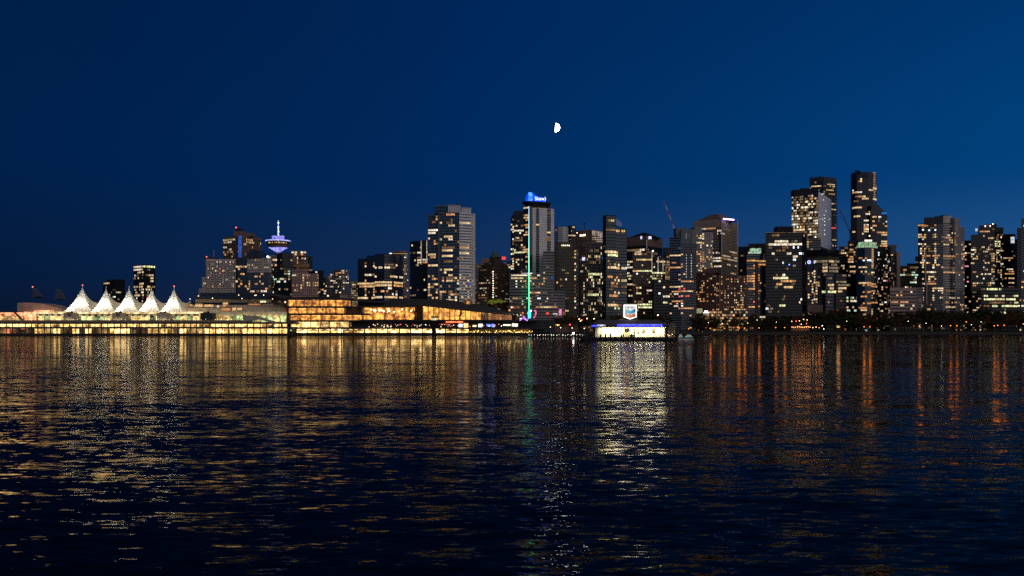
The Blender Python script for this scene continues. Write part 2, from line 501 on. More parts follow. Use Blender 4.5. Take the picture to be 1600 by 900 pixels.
# ------------------------------------------------------------------ moon: the lit half of the ball
def moon():
    D = 8000.0
    c = Vector((X(868.0, D), D, Z(199.5, D))); r = 6.6 / FPX * D
    m = MB(); n = 28
    t = math.radians(4.5)
    for i in range(n):                      # half turns about the terminator axis
        a0, a1 = -math.pi / 2 + math.pi * i / n, -math.pi / 2 + math.pi * (i + 1) / n
        for j in range(12):
            b0, b1 = -math.pi / 2 + math.pi * j / 12, -math.pi / 2 + math.pi * (j + 1) / 12
            def q(a, b):
                x, y, z = math.cos(a) * math.cos(b), math.cos(a) * math.sin(b), math.sin(a)
                return (c.x + r * (x * math.cos(t) + z * math.sin(t)), c.y + r * y, c.z + r * (-x * math.sin(t) + z * math.cos(t)))
            m.poly(q(a0, b0), q(a0, b1), q(a1, b1), q(a1, b0))
    k = n                                      # flat back on the terminator
    ring = []
    for i in range(2 * n):
        a = 2 * math.pi * i / (2 * n)
        y, z = math.cos(a), math.sin(a)
        ring.append((c.x + r * z * math.sin(t) - .05, c.y + r * y, c.z + r * z * math.cos(t)))
    m.poly(*ring)
    o = m.build('moon', emit('moonlight', (1.0, .97, .92), 26.0, 0))
    tag(o, 'white half moon high in the blue evening sky', 'moon')
moon()

# ------------------------------------------------------------------ towers, left to right
def towers():
    b = Bld('apartment_tower', 'low dark tower with sloping shoulders behind the white sails', 'building', 1250, 1010, 'S')
    b.tier('S', [905, 1000, 1098], 335, yaw=42, wall='black', glass='black', p=.05, cols='ywy', items=[(915, 960, 355, 'y'), (1040, 1060, 432, 'y'), (990, 1010, 400, 'd'), (990, 1010, 478, 'w')])
    b.box('S', 935, 1060, 318, 335, wall='black')
    b.done()
    b = Bld('office_tower', 'dark slab tower with a glowing yellow top corner behind the sails', 'building', 1150, 258, 'T')
    b.tier('T', [163, 252, 350], 188, yaw=38, wall='black', glass='black', fh=4.0, cw=2.8, p=.10, cols='wyyy',
           items=[(166, 250, 208, 'w'), (168, 240, 222, 'w'), (255, 350, 197, 'l'), (255, 350, 212, 'l'), (215, 250, 365, 'y'), (210, 240, 380, 'y'), (225, 250, 395, 'y'),
                  (235, 250, 265, 'y'), (308, 340, 322, 'w'), (310, 338, 335, 'y'), (270, 310, 415, 'y'), (232, 250, 428, 'w'), (300, 335, 280, 'y'), (170, 215, 462, 'y')])
    b.done()
    b = Bld('apartment_block', 'small lit block just right of the last sail', 'building', 1120, 552, 'T')
    b.tier('T', [530, 575], 512, wall='dark', glass='black', p=.25, cols='ywo', cw=2.5)
    b.done()

    # stepped concrete hotel
    b = Bld('stepped_hotel', 'pale concrete hotel stepping down at its left edge with rows of square windows', 'hotel', 980, 350, 'M')
    kw = dict(wall='concrete', glass='black', fh=2.68, cw=2.0, sp=.38, pier=.34, cols='oyd', p=.03, proud=.3)
    b.tier('M', [176, 545], 520, items=[(350, 372, 525, 'y'), (465, 495, 523, 'w'), (505, 530, 523, 'y'), (300, 318, 548, 'w'), (425, 440, 550, 'y'), (465, 495, 583, 'y'), (300, 320, 607, 'w'),
            (258, 275, 638, 'y'), (295, 320, 670, 'y'), (385, 408, 670, 'y'), (435, 445, 640, 'o'), (348, 360, 640, 'r'), (348, 360, 700, 'r'), (515, 535, 677, 'o'), (420, 445, 762, 'y'),
            (505, 530, 735, 'o'), (375, 400, 792, 'o'), (335, 362, 820, 'y'), (245, 270, 820, 'o'), (245, 270, 848, 'o'), (500, 530, 820, 'o'), (500, 530, 850, 'o'), (200, 215, 757, 'w')], parapet=2.2, **kw)
    b.tier('M', [126, 174], 745, items=[(128, 140, 858, 'd')], **kw)
    b.tier('M', [86, 124], 890, **kw)
    b.box('M', 180, 285, 495, 520, name='roof_block', wall='dark', dz=2)
    b.strip('M', 272, 405, 495, .9, WALL['grey'](), dz=8, name='roof_mast')
    b.lamp('M', 182, 490, 'r', .55)
    b.done()
    b = Bld('glass_link_tower', 'narrow dark glass block between the two pale concrete hotel wings', 'hotel', 986, 620, 'M')
    b.tier('M', [578, 688], 500, 590, wall='dark', glass='teal', fh=2.9, sp=.2, p=.03)
    b.tier('M', [545, 688], 590, wall='dark', glass='teal', fh=2.9, sp=.25, p=.03, cols='do', dz=-1,
           items=[(550, 575, 585, 'w'), (582, 605, 585, 'y'), (615, 645, 585, 'o'), (650, 676, 585, 'y'), (580, 590, 645, 'y'), (612, 645, 702, 'o'), (545, 560, 795, 'o'), (612, 640, 822, 'o'), (575, 595, 853, 'o')])
    b.done()
    b = Bld('hotel_wing', 'pale hotel wing with dark glass lower floors beneath a dark half round gable', 'hotel', 978, 840, 'M')
    kw = dict(fh=2.9, cw=2.3, cols='oyd', p=.03)
    b.tier('M', [690, 955, 990], 505, 680, yaw=12, wall='concrete', glass='brown', sp=.55, pier=.45, items=[(740, 760, 525, 'd'), (785, 810, 525, 'y'), (825, 850, 527, 'd'), (700, 735, 585, 'y'), (740, 765, 585, 'y'),
            (790, 815, 615, 'o'), (708, 725, 612, 'o'), (905, 930, 620, 'y'), (945, 960, 620, 'o'), (878, 890, 560, 'd')], **kw)
    b.tier('M', [690, 955, 990], 680, yaw=12, wall='slate', glass='blue', sp=.25, pier=.1, dz=-.4, items=[(865, 895, 706, 'o'), (785, 812, 737, 'o'), (835, 852, 737, 'o'), (705, 722, 793, 'o'), (705, 722, 822, 'o'),
            (705, 722, 850, 'o'), (705, 722, 878, 'o'), (782, 812, 825, 'o'), (838, 852, 795, 'y'), (870, 890, 828, 'o'), (925, 945, 885, 'o'), (690, 735, 895, 'y'), (870, 940, 930, 'w'), (730, 780, 930, 'y')], **kw)
    def gable(m):
        D = b.D - .6; cx, cz, r = X(vx('M', 772), D), Z(vy('M', 500), D), 90 / 8 / FPX * D
        ring = [(cx + r * math.cos(math.pi * i / 18), cz + r * 1.1 * math.sin(math.pi * i / 18)) for i in range(19)]
        m.hull([(x, D, z) for x, z in ring], [(x, D + 30, z) for x, z in ring])
    part('round_gable', WALL['navy'](), b.root, gable)
    b.lamp('M', 946, 489, 'c', 1.0, name='roof_floodlight')
    b.strip('M', 953, 510, 570, 1.6, WALL['white'](), name='white_corner_pier')  # plain white panel strip on the corner
    b.done()
    # brown tower with a blue corner
    b = Bld('brown_tower', 'brown tower with close vertical ribs and a blue light stripe down its corner', 'building', 1250, 600, 'M')
    kw = dict(wall='brown', glass='brown', fh=3.7, cw=2.6, sp=.22, pier=.34, proud=.5, cols='yd')
    b.tier('M', [390, 597, 862], 228, yaw=33, p=.035, items=[(395, 415, 268, 'y'), (420, 435, 268, 'y'), (440, 465, 268, 'w'), (470, 492, 268, 'y'), (496, 520, 266, 'y'), (524, 545, 264, 'w'), (400, 420, 302, 'y'), (425, 450, 302, 'o'),
            (455, 492, 298, 'w'), (395, 440, 370, 'w'), (470, 492, 402, 'w'), (395, 415, 437, 'y'), (445, 465, 437, 'o'), (475, 515, 435, 'y'), (495, 515, 497, 'w'),
            (672, 690, 268, 'y'), (692, 710, 270, 'y'), (715, 735, 272, 'y'), (740, 765, 276, 'y'), (680, 700, 300, 'y'), (705, 730, 305, 'y'), (735, 775, 312, 'y'), (845, 858, 330, 'y'), (670, 690, 335, 'd')], parapet=3.0, **kw)
    b.box('M', 522, 628, 168, 228, wall='brown', dz=4)
    b.box('M', 545, 605, 135, 168, wall='black', dz=6, name='roof_housing')
    b.box('M', 645, 755, 192, 232, wall='brown', dz=10)
    b.strip('M', 599, 230, 495, 4.2, emit('blue_light_strip', (.05, .16, .8), .55, .2), name='corner_light_strip')
    b.lamp('M', 552, 124, 'r', .8)
    b.done()
    # lookout tower: floodlighting put into the cone, rim, deck and mast as emission
    D = 1330; s = D / FPX
    root = thing('lookout_tower', 'lookout tower with a saucer shaped pod lit lavender and a white mast', 'tower', (X(434.5, D), D, GROUND))
    cx = X(434.5, D)
    zz = lambda y: Z(y, D)
    part('shaft', WALL['concrete'](), root, lambda m: m.lathe(cx, D, [(2.4 * s, GROUND), (2.4 * s, zz(392.5)), (.01, zz(392.4))], 20), True)
    part('cone', emit('lavender_flood_glow', (.36, .33, 1.0), 1.1, .35, .25), root, lambda m: m.lathe(cx, D, [(3.6 * s, zz(394)), (6 * s, zz(392.3)), (12 * s, zz(388.5)), (14.6 * s, zz(387.2))], 40))
    part('pod', WALL['brown'](), root, lambda m: m.lathe(cx, D, [(14.6 * s, zz(387.1)), (15.5 * s, zz(386)), (15.0 * s, zz(385)), (17.0 * s, zz(381.5)), (16.6 * s, zz(379)), (18.6 * s, zz(378.2)), (18.6 * s, zz(377.4))], 40))
    for i in range(40):
        a = math.pi * (1 + (i + .5) / 40)
        def win(m, a=a):
            for da, r0, r1, z0, z1 in ((.028, 16.9 * s + .3, 16.7 * s + .3, zz(381.2), zz(379.4)),):
                p = [(cx + r0 * math.cos(a - da), D + r0 * math.sin(a - da), z0), (cx + r0 * math.cos(a + da), D + r0 * math.sin(a + da), z0),
                     (cx + r1 * math.cos(a + da), D + r1 * math.sin(a + da), z1), (cx + r1 * math.cos(a - da), D + r1 * math.sin(a - da), z1)]
                m.poly(*p)
        lit_here = i in (10, 11, 12, 13, 16, 19, 21, 23, 24, 26, 28, 29, 30, 33)
        part('pod_window', lit('y' if i % 3 else 'w') if lit_here else GL['black'](), root, win)
    part('rim', emit('rim_flood_glow', (.45, .48, 1.0), 1.2, .25, .3), root, lambda m: m.lathe(cx, D, [(18.7 * s, zz(377.4)), (19.6 * s, zz(376.6)), (19.2 * s, zz(375.8)), (9.2 * s, zz(374.8))], 40))
    part('upper_deck', emit('deck_flood_glow', (.30, .27, 1.0), 1.0, .3, .4), root, lambda m: m.lathe(cx, D, [(9.3 * s, zz(374.9)), (9.3 * s, zz(369.2)), (.01, zz(369.0))], 32))
    part('deck_rail', emit('rail_flood_glow', (.6, .6, 1.0), .7, .2), root, lambda m: m.lathe(cx, D, [(9.5 * s, zz(369.7)), (9.5 * s, zz(369.0)), (9.2 * s, zz(369.0))], 32))
    part('mast', emit('mast_flood_glow', (.55, .72, 1.0), 2.0, .3, .5), root, lambda m: [m.tube((cx + .4, D, zz(369)), (cx + .4, D, zz(355)), .85), m.tube((cx + .4, D, zz(355)), (cx + .4, D, zz(344.5)), .5, .3)])
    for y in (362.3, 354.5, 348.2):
        part('mast_collar', emit('mast_flood_glow', (.55, .72, 1.0), 2.0, .3, .5), root, lambda m, y=y: m.lathe(cx + .4, D, [(1.5, zz(y + .5)), (1.6, zz(y - .5)), (.1, zz(y - .6))], 12))
    part('post', WALL['white'](), root, lambda m: m.tube((cx + 8.2 * s, D - 1, zz(369)), (cx + 8.2 * s, D - 1, zz(367.8)), .6))

    # block right of the lookout
    b = Bld('waterfront_office', 'rounded dark green glass office with one bright floor below the lookout', 'building', 1040, 1145, 'M')
    b.tier('M', [1000, 1060, 1150, 1250, 1300], 615, dd=[16, 5, 0, 4, 14], wall='black', glass='green', fh=3.3, sp=.3, pier=.06, p=.10, cols='gwd', items=[(1020, 1110, 784, 'g'), (1110, 1170, 782, 'w'), (1195, 1230, 782, 'w'), (1000, 1018, 608, 'w'), (1000, 1020, 590, 'w')])
    b.tier('M', [955, 1062], 474, wall='tan', glass='black', fh=3.3, dz=14, p=.12, cols='yod', items=[(965, 985, 520, 'y'), (1030, 1050, 525, 'w'), (995, 1020, 608, 'w'), (1030, 1052, 585, 'o'), (985, 1005, 585, 'y')])
    b.tier('M', [1050, 1130, 1255], 440, yaw=50, wall='dark', glass='black', fh=3.3, dz=8, p=.06, cols='yw', items=[(1030, 1050, 525, 'w'), (1035, 1052, 585, 'o')])
    b.done()
    b = Bld('terraced_tower', 'tower with lit balconies and a terracotta terrace below the lookout', 'building', 1080, 1330, 'M')
    b.tier('M', [1155, 1250, 1440], 475, 580, yaw=30, wall='pink', glass='black', fh=3.4, cw=3.2, sp=.3, pier=.22, cols='oyw', p=.18, items=[(1158, 1250, 483, 'k'), (1160, 1245, 483, 'y')])
    b.tier('M', [1240, 1430], 415, 475, wall='pink', glass='black', fh=3.4, cw=4.5, sp=.25, pier=.3, cols='oyw', p=.2, dz=5)
    b.tier('M', [1250, 1470], 575, 615, wall='terra', glass='brown', dz=-4, sp=.8, p=0)
    b.tier('M', [1310, 1460], 615, 662, wall='terra', glass='brown', dz=-3, sp=.55, p=.12, cols='o')
    b.tier('M', [1270, 1450], 650, wall='dark', glass='black', dz=2, p=.06, cols='dy')
    b.done()
    b = Bld('slim_dark_tower', 'slim unlit slab rising behind the terracotta terrace', 'building', 1200, 1470, 'M')
    b.tier('M', [1425, 1440, 1505], 480, yaw=60, wall='dark', glass='green', p=.015, cols='d'); b.done()
    b = Bld('pink_office', 'pinkish concrete office with an L shaped top and scattered lit windows', 'building', 1010, 70, 'N')
    kw = dict(wall='pink', glass='brown', fh=3.1, cw=2.9, sp=.4, pier=.34, cols='oyd')
    b.tier('M', [1252, 1452], 655, 705, p=.02, dz=2, **kw)
    b.tier('M', [1250, 1585], 700, p=.10, items=[(1260, 1290, 722, 'w'), (1425, 1450, 728, 'y'), (1465, 1490, 728, 'o'), (1380, 1400, 755, 'y'), (1430, 1450, 757, 'o'), (1380, 1402, 780, 'o'), (1425, 1452, 803, 'w'), (1385, 1405, 805, 'o'),
            (1465, 1490, 805, 'o'), (1385, 1405, 830, 'o'), (1425, 1445, 830, 'y'), (1465, 1490, 830, 'o'), (1535, 1575, 808, 'o'), (1535, 1575, 833, 'o'), (1540, 1575, 858, 'y'), (1310, 1330, 858, 'y'), (1275, 1300, 918, 'o'), (1310, 1330, 918, 'o')], **kw)
    b.done()
    b = Bld('banded_office', 'low dark office with pale floor bands beside the pinkish concrete office', 'building', 1100, 170, 'N')
    b.tier('N', [20, 140, 205], 338, yaw=50, wall='navy', glass='black', fh=3.4, sp=.4, pier=.04, p=.05, cols='ow', items=[(165, 195, 568, 'o')]); b.done()
    b = Bld('low_office', 'narrow pale office corner between the banded office and the grey apartment tower', 'building', 1200, 235, 'N')
    b.tier('N', [205, 245, 272], 425, yaw=45, wall='grey', glass='black', p=.12, cols='wy', items=[(208, 238, 598, 'w'), (208, 235, 630, 'w'), (205, 222, 515, 'w')]); b.done()
    b = Bld('apartment_tower', 'stand alone grey apartment tower with specks of white light left of the dark glass office', 'building', 1250, 425, 'N')
    b.tier('N', [330, 425, 520], 328, yaw=42, wall='grey', glass='grey', fh=3.0, cw=3, sp=.42, pier=.2, p=.13, cols='ywwd', items=[(360, 420, 372, 'o'), (440, 455, 375, 'y'), (360, 385, 407, 'y'), (395, 420, 410, 'w'), (485, 500, 412, 'w'), (355, 420, 450, 'k'),
            (440, 515, 488, 'w'), (320, 340, 493, 'y'), (352, 368, 500, 'c'), (440, 455, 570, 'w'), (360, 372, 610, 'y'), (385, 400, 545, 'y')])
    b.tier('N', [268, 330], 378, wall='grey', glass='grey', fh=3.0, p=.14, cols='ywd', dz=12, items=[(280, 315, 388, 'y'), (325, 345, 532, 'y')])
    b.box('N', 425, 505, 645, 690, dz=-60, wall='concrete', name='roof_hut')
    b.done()
    b = Bld('banded_block', 'small block with lit yellow floor bands left of the dark glass office', 'building', 1200, 590, 'N')
    b.tier('N', [540, 562, 632], 472, yaw=60, wall='tan', glass='brown', fh=3.2, sp=.45, pier=.05, p=.45, cols='ykdk'); b.done()
    # dark glass office
    b = Bld('dark_glass_office', 'wide dark glass office with three continuous bright floors and a stepped roof', 'building', 1150, 900, 'N')
    it = [(640, 720, 487, 'y'), (725, 800, 487, 'y'), (805, 880, 487, 'y'), (882, 958, 485, 'y'), (975, 1065, 485, 'y'), (1075, 1140, 487, 'y'), (1150, 1192, 490, 'y'), (655, 720, 525, 'o'), (725, 800, 525, 'y'), (805, 880, 525, 'y'), (885, 958, 523, 'y'),
          (975, 1065, 522, 'y'), (1075, 1142, 526, 'y'), (1150, 1195, 528, 'o'), (640, 765, 680, 'y'), (800, 870, 680, 'y'), (880, 950, 678, 'w'), (970, 1055, 678, 'y'), (1065, 1135, 678, 'y'), (1150, 1190, 680, 'y'),
          (825, 875, 290, 'w'), (885, 950, 290, 'w'), (970, 1040, 288, 'w'), (1025, 1090, 258, 'd'), (1030, 1100, 290, 'd'), (728, 805, 410, 'w'), (808, 840, 406, 'd'), (1045, 1105, 407, 'y'), (1150, 1190, 412, 'w'), (765, 790, 600, 'd'), (930, 955, 597, 'o'), (982, 1005, 592, 'o'), (1070, 1090, 640, 'w')]
    b.tier('N', [632, 742], 186, dd=[12, 8], wall='navy', glass='blue', fh=4.1, sp=.3, pier=.05, p=.012, cols='ywd', items=it)
    b.tier('N', [742, 845], 152, dd=[8, 3.5], wall='navy', glass='blue', fh=4.1, sp=.3, pier=.05, p=.012, cols='ywd', items=it)
    b.tier('N', [845, 965, 1105], 132, dd=[3.5, 0, 4], wall='navy', glass='blue', fh=4.1, sp=.3, pier=.05, p=.012, cols='ywd', items=it)
    b.tier('N', [1105, 1150, 1195], 140, dd=[4, 8, 16], wall='navy', glass='blue', fh=4.1, sp=.3, pier=.05, p=.012, cols='ywd', items=it, back=20)
    b.done()
    b = Bld('crowned_office', 'pale office with a floodlit flat crown behind the dark glass office', 'building', 1320, 1150, 'N')
    b.tier('N', [1030, 1160, 1262], 130, yaw=45, wall='tan', glass='grey', fh=3.3, sp=.4, pier=.25, p=.10, cols='ywd', items=[(1215, 1250, 290, 'o'), (1205, 1225, 360, 'y'), (1240, 1258, 580, 'y'), (1262, 1275, 450, 'w')])
    b.tier('N', [1085, 1160, 1245], 95, 130, yaw=45, wall='terra', glass='brown', dz=3, p=0)
    b.sign('N', 1028, 1055, 122, 136, 'w', 2.2, dz=-2, name='roof_light')
    b.sign('N', 1058, 1255, 126, 131, 'y', .5, dz=-2, name='cornice_light')
    b.done()
    # slim tower with two light edges
    b = Bld('slim_glass_tower', 'dark glass tower with two thin bright vertical edges left of the tall twin tower', 'building', 1080, 90, 'B')
    kw = dict(wall='dark', glass='black', fh=3.3, cw=2.6, sp=.3, pier=.06, cols='ywd')
    b.tier('B', [5, 150], 690, dd=[6, 0], p=.05, items=[(90, 145, 842, 'w'), (45, 75, 850, 'd'), (90, 148, 930, 'w'), (88, 148, 950, 'y'), (90, 120, 1005, 'y'), (92, 145, 893, 'd'), (62, 72, 925, 'y'), (10, 30, 1280, 'y'), (10, 70, 1385, 'd')], **kw)
    b.tier('B', [160, 222], 682, dd=[0, 5], p=.03, items=[(165, 220, 928, 'w'), (165, 220, 945, 'o'), (175, 195, 1192, 'w'), (180, 200, 1300, 'w')], **kw)
    b.tier('B', [150, 160], 700, dz=3, p=0, wall='black', glass='black')
    b.strip('B', 145, 690, 985, .9, emit('white_edge_light', (1.0, .82, .70), .42, .2)); b.strip('B', 214, 685, 960, .9, emit('white_edge_light', (1.0, .82, .70), .42, .2))
    b.done()
    # tall twin tower
    b = Bld('twin_glass_tower', 'tall glass twin tower with a pale blue crown and white bands down its right face', 'building', 1000, 600, 'B')
    kw = dict(fh=3.35, cols='yod')
    b.tier('B', [232, 375], 350, dd=[12, 8], wall='slate', glass='grey', cw=3.0, sp=.28, pier=.06, p=.03, pf=lambda x, y: 1 + 5 * (y > 432), items=[(285, 330, 440, 'd'), (235, 345, 565, 'w'), (235, 330, 580, 'w'), (240, 335, 600, 'y'), (240, 320, 852, 'y'), (250, 320, 905, 'o'),
            (230, 345, 985, 'y'), (230, 340, 1010, 'y'), (230, 345, 996, 'k'), (225, 265, 1140, 'y'), (280, 308, 1140, 'y'), (330, 355, 1165, 'o'), (228, 262, 1227, 'w'), (228, 262, 1258, 'y'), (282, 300, 1258, 'o'), (330, 355, 1285, 'y'), (330, 355, 1317, 'y'), (330, 355, 1345, 'o'), (280, 310, 1405, 'o'), (330, 355, 1405, 'y')], **kw)
    b.tier('B', [378, 620], 335, dd=[3, 0], wall='slate', glass='teal', cw=3.0, sp=.28, pier=.05, p=.03, pf=lambda x, y: 1 + 6 * (y > 430), items=[(450, 565, 370, 'o'), (385, 405, 472, 'y'), (450, 540, 468, 'd'), (485, 560, 495, 'y'), (490, 540, 515, 'd'), (560, 600, 570, 'd'),
            (420, 545, 628, 'y'), (500, 545, 655, 'w'), (380, 408, 660, 'y'), (425, 540, 765, 'd'), (410, 545, 785, 'd'), (415, 545, 812, 'y'), (415, 545, 813, 'y'), (440, 550, 940, 'd'), (385, 405, 1040, 'y'), (420, 545, 1040, 'y'), (425, 440, 1075, 'w'), (420, 540, 815, 'y'),
            (415, 545, 895, 'y'), (500, 545, 1135, 'y'), (455, 560, 1165, 'd'), (450, 550, 1200, 'y'), (500, 530, 1185, 'y'), (385, 405, 1258, 'y'), (385, 440, 1315, 'y'), (560, 585, 1165, 'y'), (560, 585, 1405, 'y'), (605, 620, 1200, 'y'), (605, 620, 1230, 'w'), (605, 620, 1292, 'w'), (525, 545, 1312, 'y'), (400, 450, 1315, 'o')], **kw)
    b.tier('B', [620, 768, 815], 340, dd=[0, 6, 22], wall='white', glass='grey', cw=3.0, sp=.5, pier=.05, p=.04, proud=.5, pf=lambda x, y: 1 + 6 * (y > 428), items=[(625, 765, 450, 'y'), (630, 740, 735, 'd'), (590, 745, 762, 'o'), (625, 745, 828, 'y'), (625, 740, 860, 'd'), (620, 735, 1030, 'd'), (625, 655, 1020, 'y'), (625, 650, 1110, 'y'),
            (610, 640, 1165, 'y'), (670, 700, 1235, 'o'), (670, 700, 1290, 'y'), (715, 740, 1350, 'y'), (710, 740, 1405, 'y'), (640, 665, 1378, 'y'), (660, 700, 1140, 'o'), (760, 775, 1290, 'o'), (760, 775, 1345, 'w')], **kw)
    b.tier('B', [315, 480], 240, 335, dd=[6, 4], wall='slate', glass='teal', p=0, sp=.2, back=20)
    b.tier('B', [480, 640], 240, 335, dd=[1, 1], wall='steel', glass='silver', p=0, sp=.08, fh=6, back=20)
    b.tier('B', [648, 770], 268, 340, dd=[2, 6], wall='steel', glass='silver', p=0, sp=.08, fh=6, back=20)
    b.box('B', 575, 640, 230, 242, wall='black', dz=6, name='roof_housing')
    b.strip('B', 365, 350, 1415, 1.1, WALL['slate'](), dz=.6, name='corner_pier')
    b.strip('B', 800, 345, 1180, .7, WALL['white'](), dz=9, name='corner_pier'); b.strip('B', 816, 345, 1180, .5, WALL['white'](), dz=22, name='corner_pier')
    b.sign('B', 735, 775, 1215, 1242, 'b', .35, dz=3)
    b.done()
    # brick tower with a pyramid roof
    b = Bld('art_deco_tower', 'old brown brick tower stepping up to a green pyramid roof', 'building', 1080, 1065, 'A')
    kw = dict(wall='deco', glass='black', fh=3.5, cw=2.4, sp=.45, pier=.45, cols='wyd', proud=.5)
    it = [(870, 900, 425, 'w'), (905, 930, 425, 'y'), (938, 962, 422, 'w'), (978, 1012, 422, 'w'), (875, 900, 490, 'w'), (905, 930, 490, 'y'), (938, 962, 488, 'w'), (975, 1000, 490, 'd'), (880, 965, 268, 'd'), (950, 970, 268, 'w'), (880, 895, 272, 'y'), (1020, 1035, 270, 'w'),
          (935, 960, 358, 'd'), (1195, 1225, 553, 'w'), (1195, 1225, 625, 'w'), (1240, 1250, 625, 'w'), (1195, 1215, 420, 'd'), (1065, 1095, 590, 'w'), (1065, 1095, 320, 'd'), (1070, 1095, 420, 'd'), (870, 950, 585, 'd'), (860, 960, 555, 'd')]
    b.tier('A', [865, 1040, 1248], 230, yaw=40, p=.05, items=it, **kw)
    b.tier('A', [905, 1045, 1230], 185, 230, yaw=40, p=.02, dz=3, **kw)
    b.tier('A', [935, 1050, 1200], 158, 185, yaw=40, p=.02, dz=6, **kw)
    b.tier('A', [1000, 1066, 1140], 92, 160, yaw=42, p=0, dz=9, wall='deco', glass='black', sp=.7, pier=.6, back=16)
    b.tier('A', [815, 985], 515, p=.08, dz=-3, items=[(865, 885, 555, 'd'), (895, 935, 555, 'y'), (860, 960, 590, 'd'), (825, 860, 545, 'd')], **kw)
    def pyr(m):
        D = b.D + 9; cx = X(vx('A', 1067), D); hw = 70 / 8 / FPX * D; z0, z1 = Z(vy('A', 92), D), Z(vy('A', 2), D)
        cy = D + hw
        rings = []
        for k in range(7):
            t = k / 6; r = hw * 1.05 * (1 - t) ** 1.12 + .25
            rings.append([(cx + r * math.cos(a), cy + r * math.sin(a), z0 + (z1 - z0) * t) for a in [math.pi / 8 + i * math.pi / 4 for i in range(8)]])
        for a, c in zip(rings, rings[1:]): m.hull(a, c, cap=False, base=False)
        m.tube((cx, cy, z1 - 1), (cx, cy, z1 + 3), .25)
    part('pyramid_roof', WALL['greenmetal'](), b.root, pyr)
    for k in range(12):     # the lit windows stacked up the corner
        b.sign('A', 1038, 1050, 268 + 29 * k, 282 + 29 * k, 'w', random.choice([.5, .9, 1.3]), dz=-1.0, name='lit_window')
    b.done()
    b = Bld('far_office', 'small pale office far behind, between the twin tower and the brick tower', 'building', 1500, 860, 'A')
    b.tier('A', [812, 912], 172, wall='grey', glass='grey', p=.08, cols='dy', sp=.5, pier=.3); b.done()
    b = Bld('far_brown_office', 'brown flat topped block peeping over the left shoulder of the brick tower', 'building', 1450, 955, 'A')
    b.tier('A', [905, 1000], 108, wall='terra', glass='brown', p=.05, cols='dy', sp=.6, pier=.3); b.done()
    b = Bld('signed_office', 'office behind the brick tower carrying a red sign above a blue sign', 'building', 1300, 1200, 'A')
    b.tier('A', [1130, 1262], 145, wall='dark', glass='black', p=.06, cols='yw', items=[(1228, 1258, 225, 'w'), (1235, 1248, 388, 'w')])
    b.box('A', 1150, 1208, 86, 128, name='sign_box', wall='black', dz=3, depth=4)
    b.sign('A', 1152, 1205, 88, 126, 'r', .9, dz=2.2, name='red_sign')
    D = b.D + 1.8
    b.sign('A', 1172, 1206, 158, 192, 'b', 1.3, dz=-1, name='blue_sign')
    b.done()
    # tower left of the blue crown
    b = Bld('curved_dark_tower', 'dark tower with a sloped left shoulder behind the green light line', 'building', 1150, 1350, 'B')
    kw = dict(wall='dark', glass='black', fh=3.4, cw=2.6, sp=.3, pier=.06, cols='wyd')
    it = [(1270, 1360, 548, 'w'), (1365, 1432, 550, 'w'), (1320, 1350, 515, 'y'), (1375, 1400, 590, 'w'), (1330, 1360, 655, 'w'), (1345, 1365, 430, 'd'), (1310, 1420, 695, 'd'), (1320, 1350, 730, 'd'), (1390, 1420, 730, 'y'), (1275, 1330, 800, 'l'), (1268, 1365, 842, 'l'), (1375, 1430, 840, 'l'), (1300, 1360, 825, 'd'),
          (1330, 1365, 915, 'y'), (1340, 1370, 985, 'l'), (1320, 1350, 955, 'y'), (1400, 1420, 912, 'y')]
    b.tier('B', [1266, 1305], 400, dd=[5, 2], p=.05, items=it, **kw)
    b.tier('B', [1305, 1436], 312, dd=[2, 0], p=.05, items=it, parapet=9, **kw)
    def shoulder(m):
        D = b.D + 5; a, c = X(vx('B', 1268), D), X(vx('B', 1305), D); z0, z1 = Z(vy('B', 400), D), Z(vy('B', 345), D)
        m.hull([(a, D, z0), (c, D, z0), (c, D + 20, z0), (a, D + 20, z0)], [(c - .6, D, z1), (c, D, z1), (c, D + 20, z1), (c - .6, D + 20, z1)])
    part('sloped_shoulder', WALL['dark'](), b.root, shoulder)
    b.done()
    # tower with the blue crown
    b = Bld('crowned_tower', 'tall grey tower with a glowing blue crown and a green light line down its edge', 'building', 1040, 840, 'P')
    kw = dict(fh=3.1, cols='yod')
    b.tier('W', [164, 200], 135, dd=[5, 0], wall='dark', glass='black', cw=3.2, sp=.3, pier=.05, p=.1, items=[(170, 196, 150, 'y'), (172, 196, 205, 'y'), (170, 196, 220, 'y'), (172, 195, 237, 'o'), (172, 195, 260, 'o'), (172, 195, 285, 'y'), (175, 195, 310, 'o'), (172, 195, 327, 'y'), (170, 196, 420, 'y'), (172, 195, 437, 'y'), (172, 196, 480, 'o'), (172, 196, 505, 'o'), (180, 196, 660, 'y')], **kw)
    b.tier('W', [200, 223], 135, dd=[0, 1], wall='navy', glass='teal', cw=2.5, sp=.1, pier=.05, p=.01, **kw)
    b.tier('W', [223, 246], 150, dd=[1, 2], wall='white', glass='silver', cw=6, sp=.32, pier=.08, p=.01, **kw)
    b.tier('W', [246, 268], 150, dd=[2, 3], wall='grey', glass='black', cw=5, sp=.35, pier=.0, p=.05, items=[(248, 275, 255, 'y')], **kw)
    b.tier('W', [268, 320], 150, dd=[3, 6], wall='white', glass='silver', cw=6, sp=.32, pier=.08, p=.01, items=[(285, 320, 362, 'd')], **kw)
    b.tier('W', [320, 345], 150, dd=[6, 8], wall='grey', glass='black', cw=5, sp=.35, pier=.0, p=.06, items=[(320, 345, 318, 'y'), (322, 345, 360, 'd')], **kw)
    b.tier('W', [345, 367], 150, dd=[8, 10], wall='white', glass='silver', cw=6, sp=.32, pier=.08, p=.01, **kw)
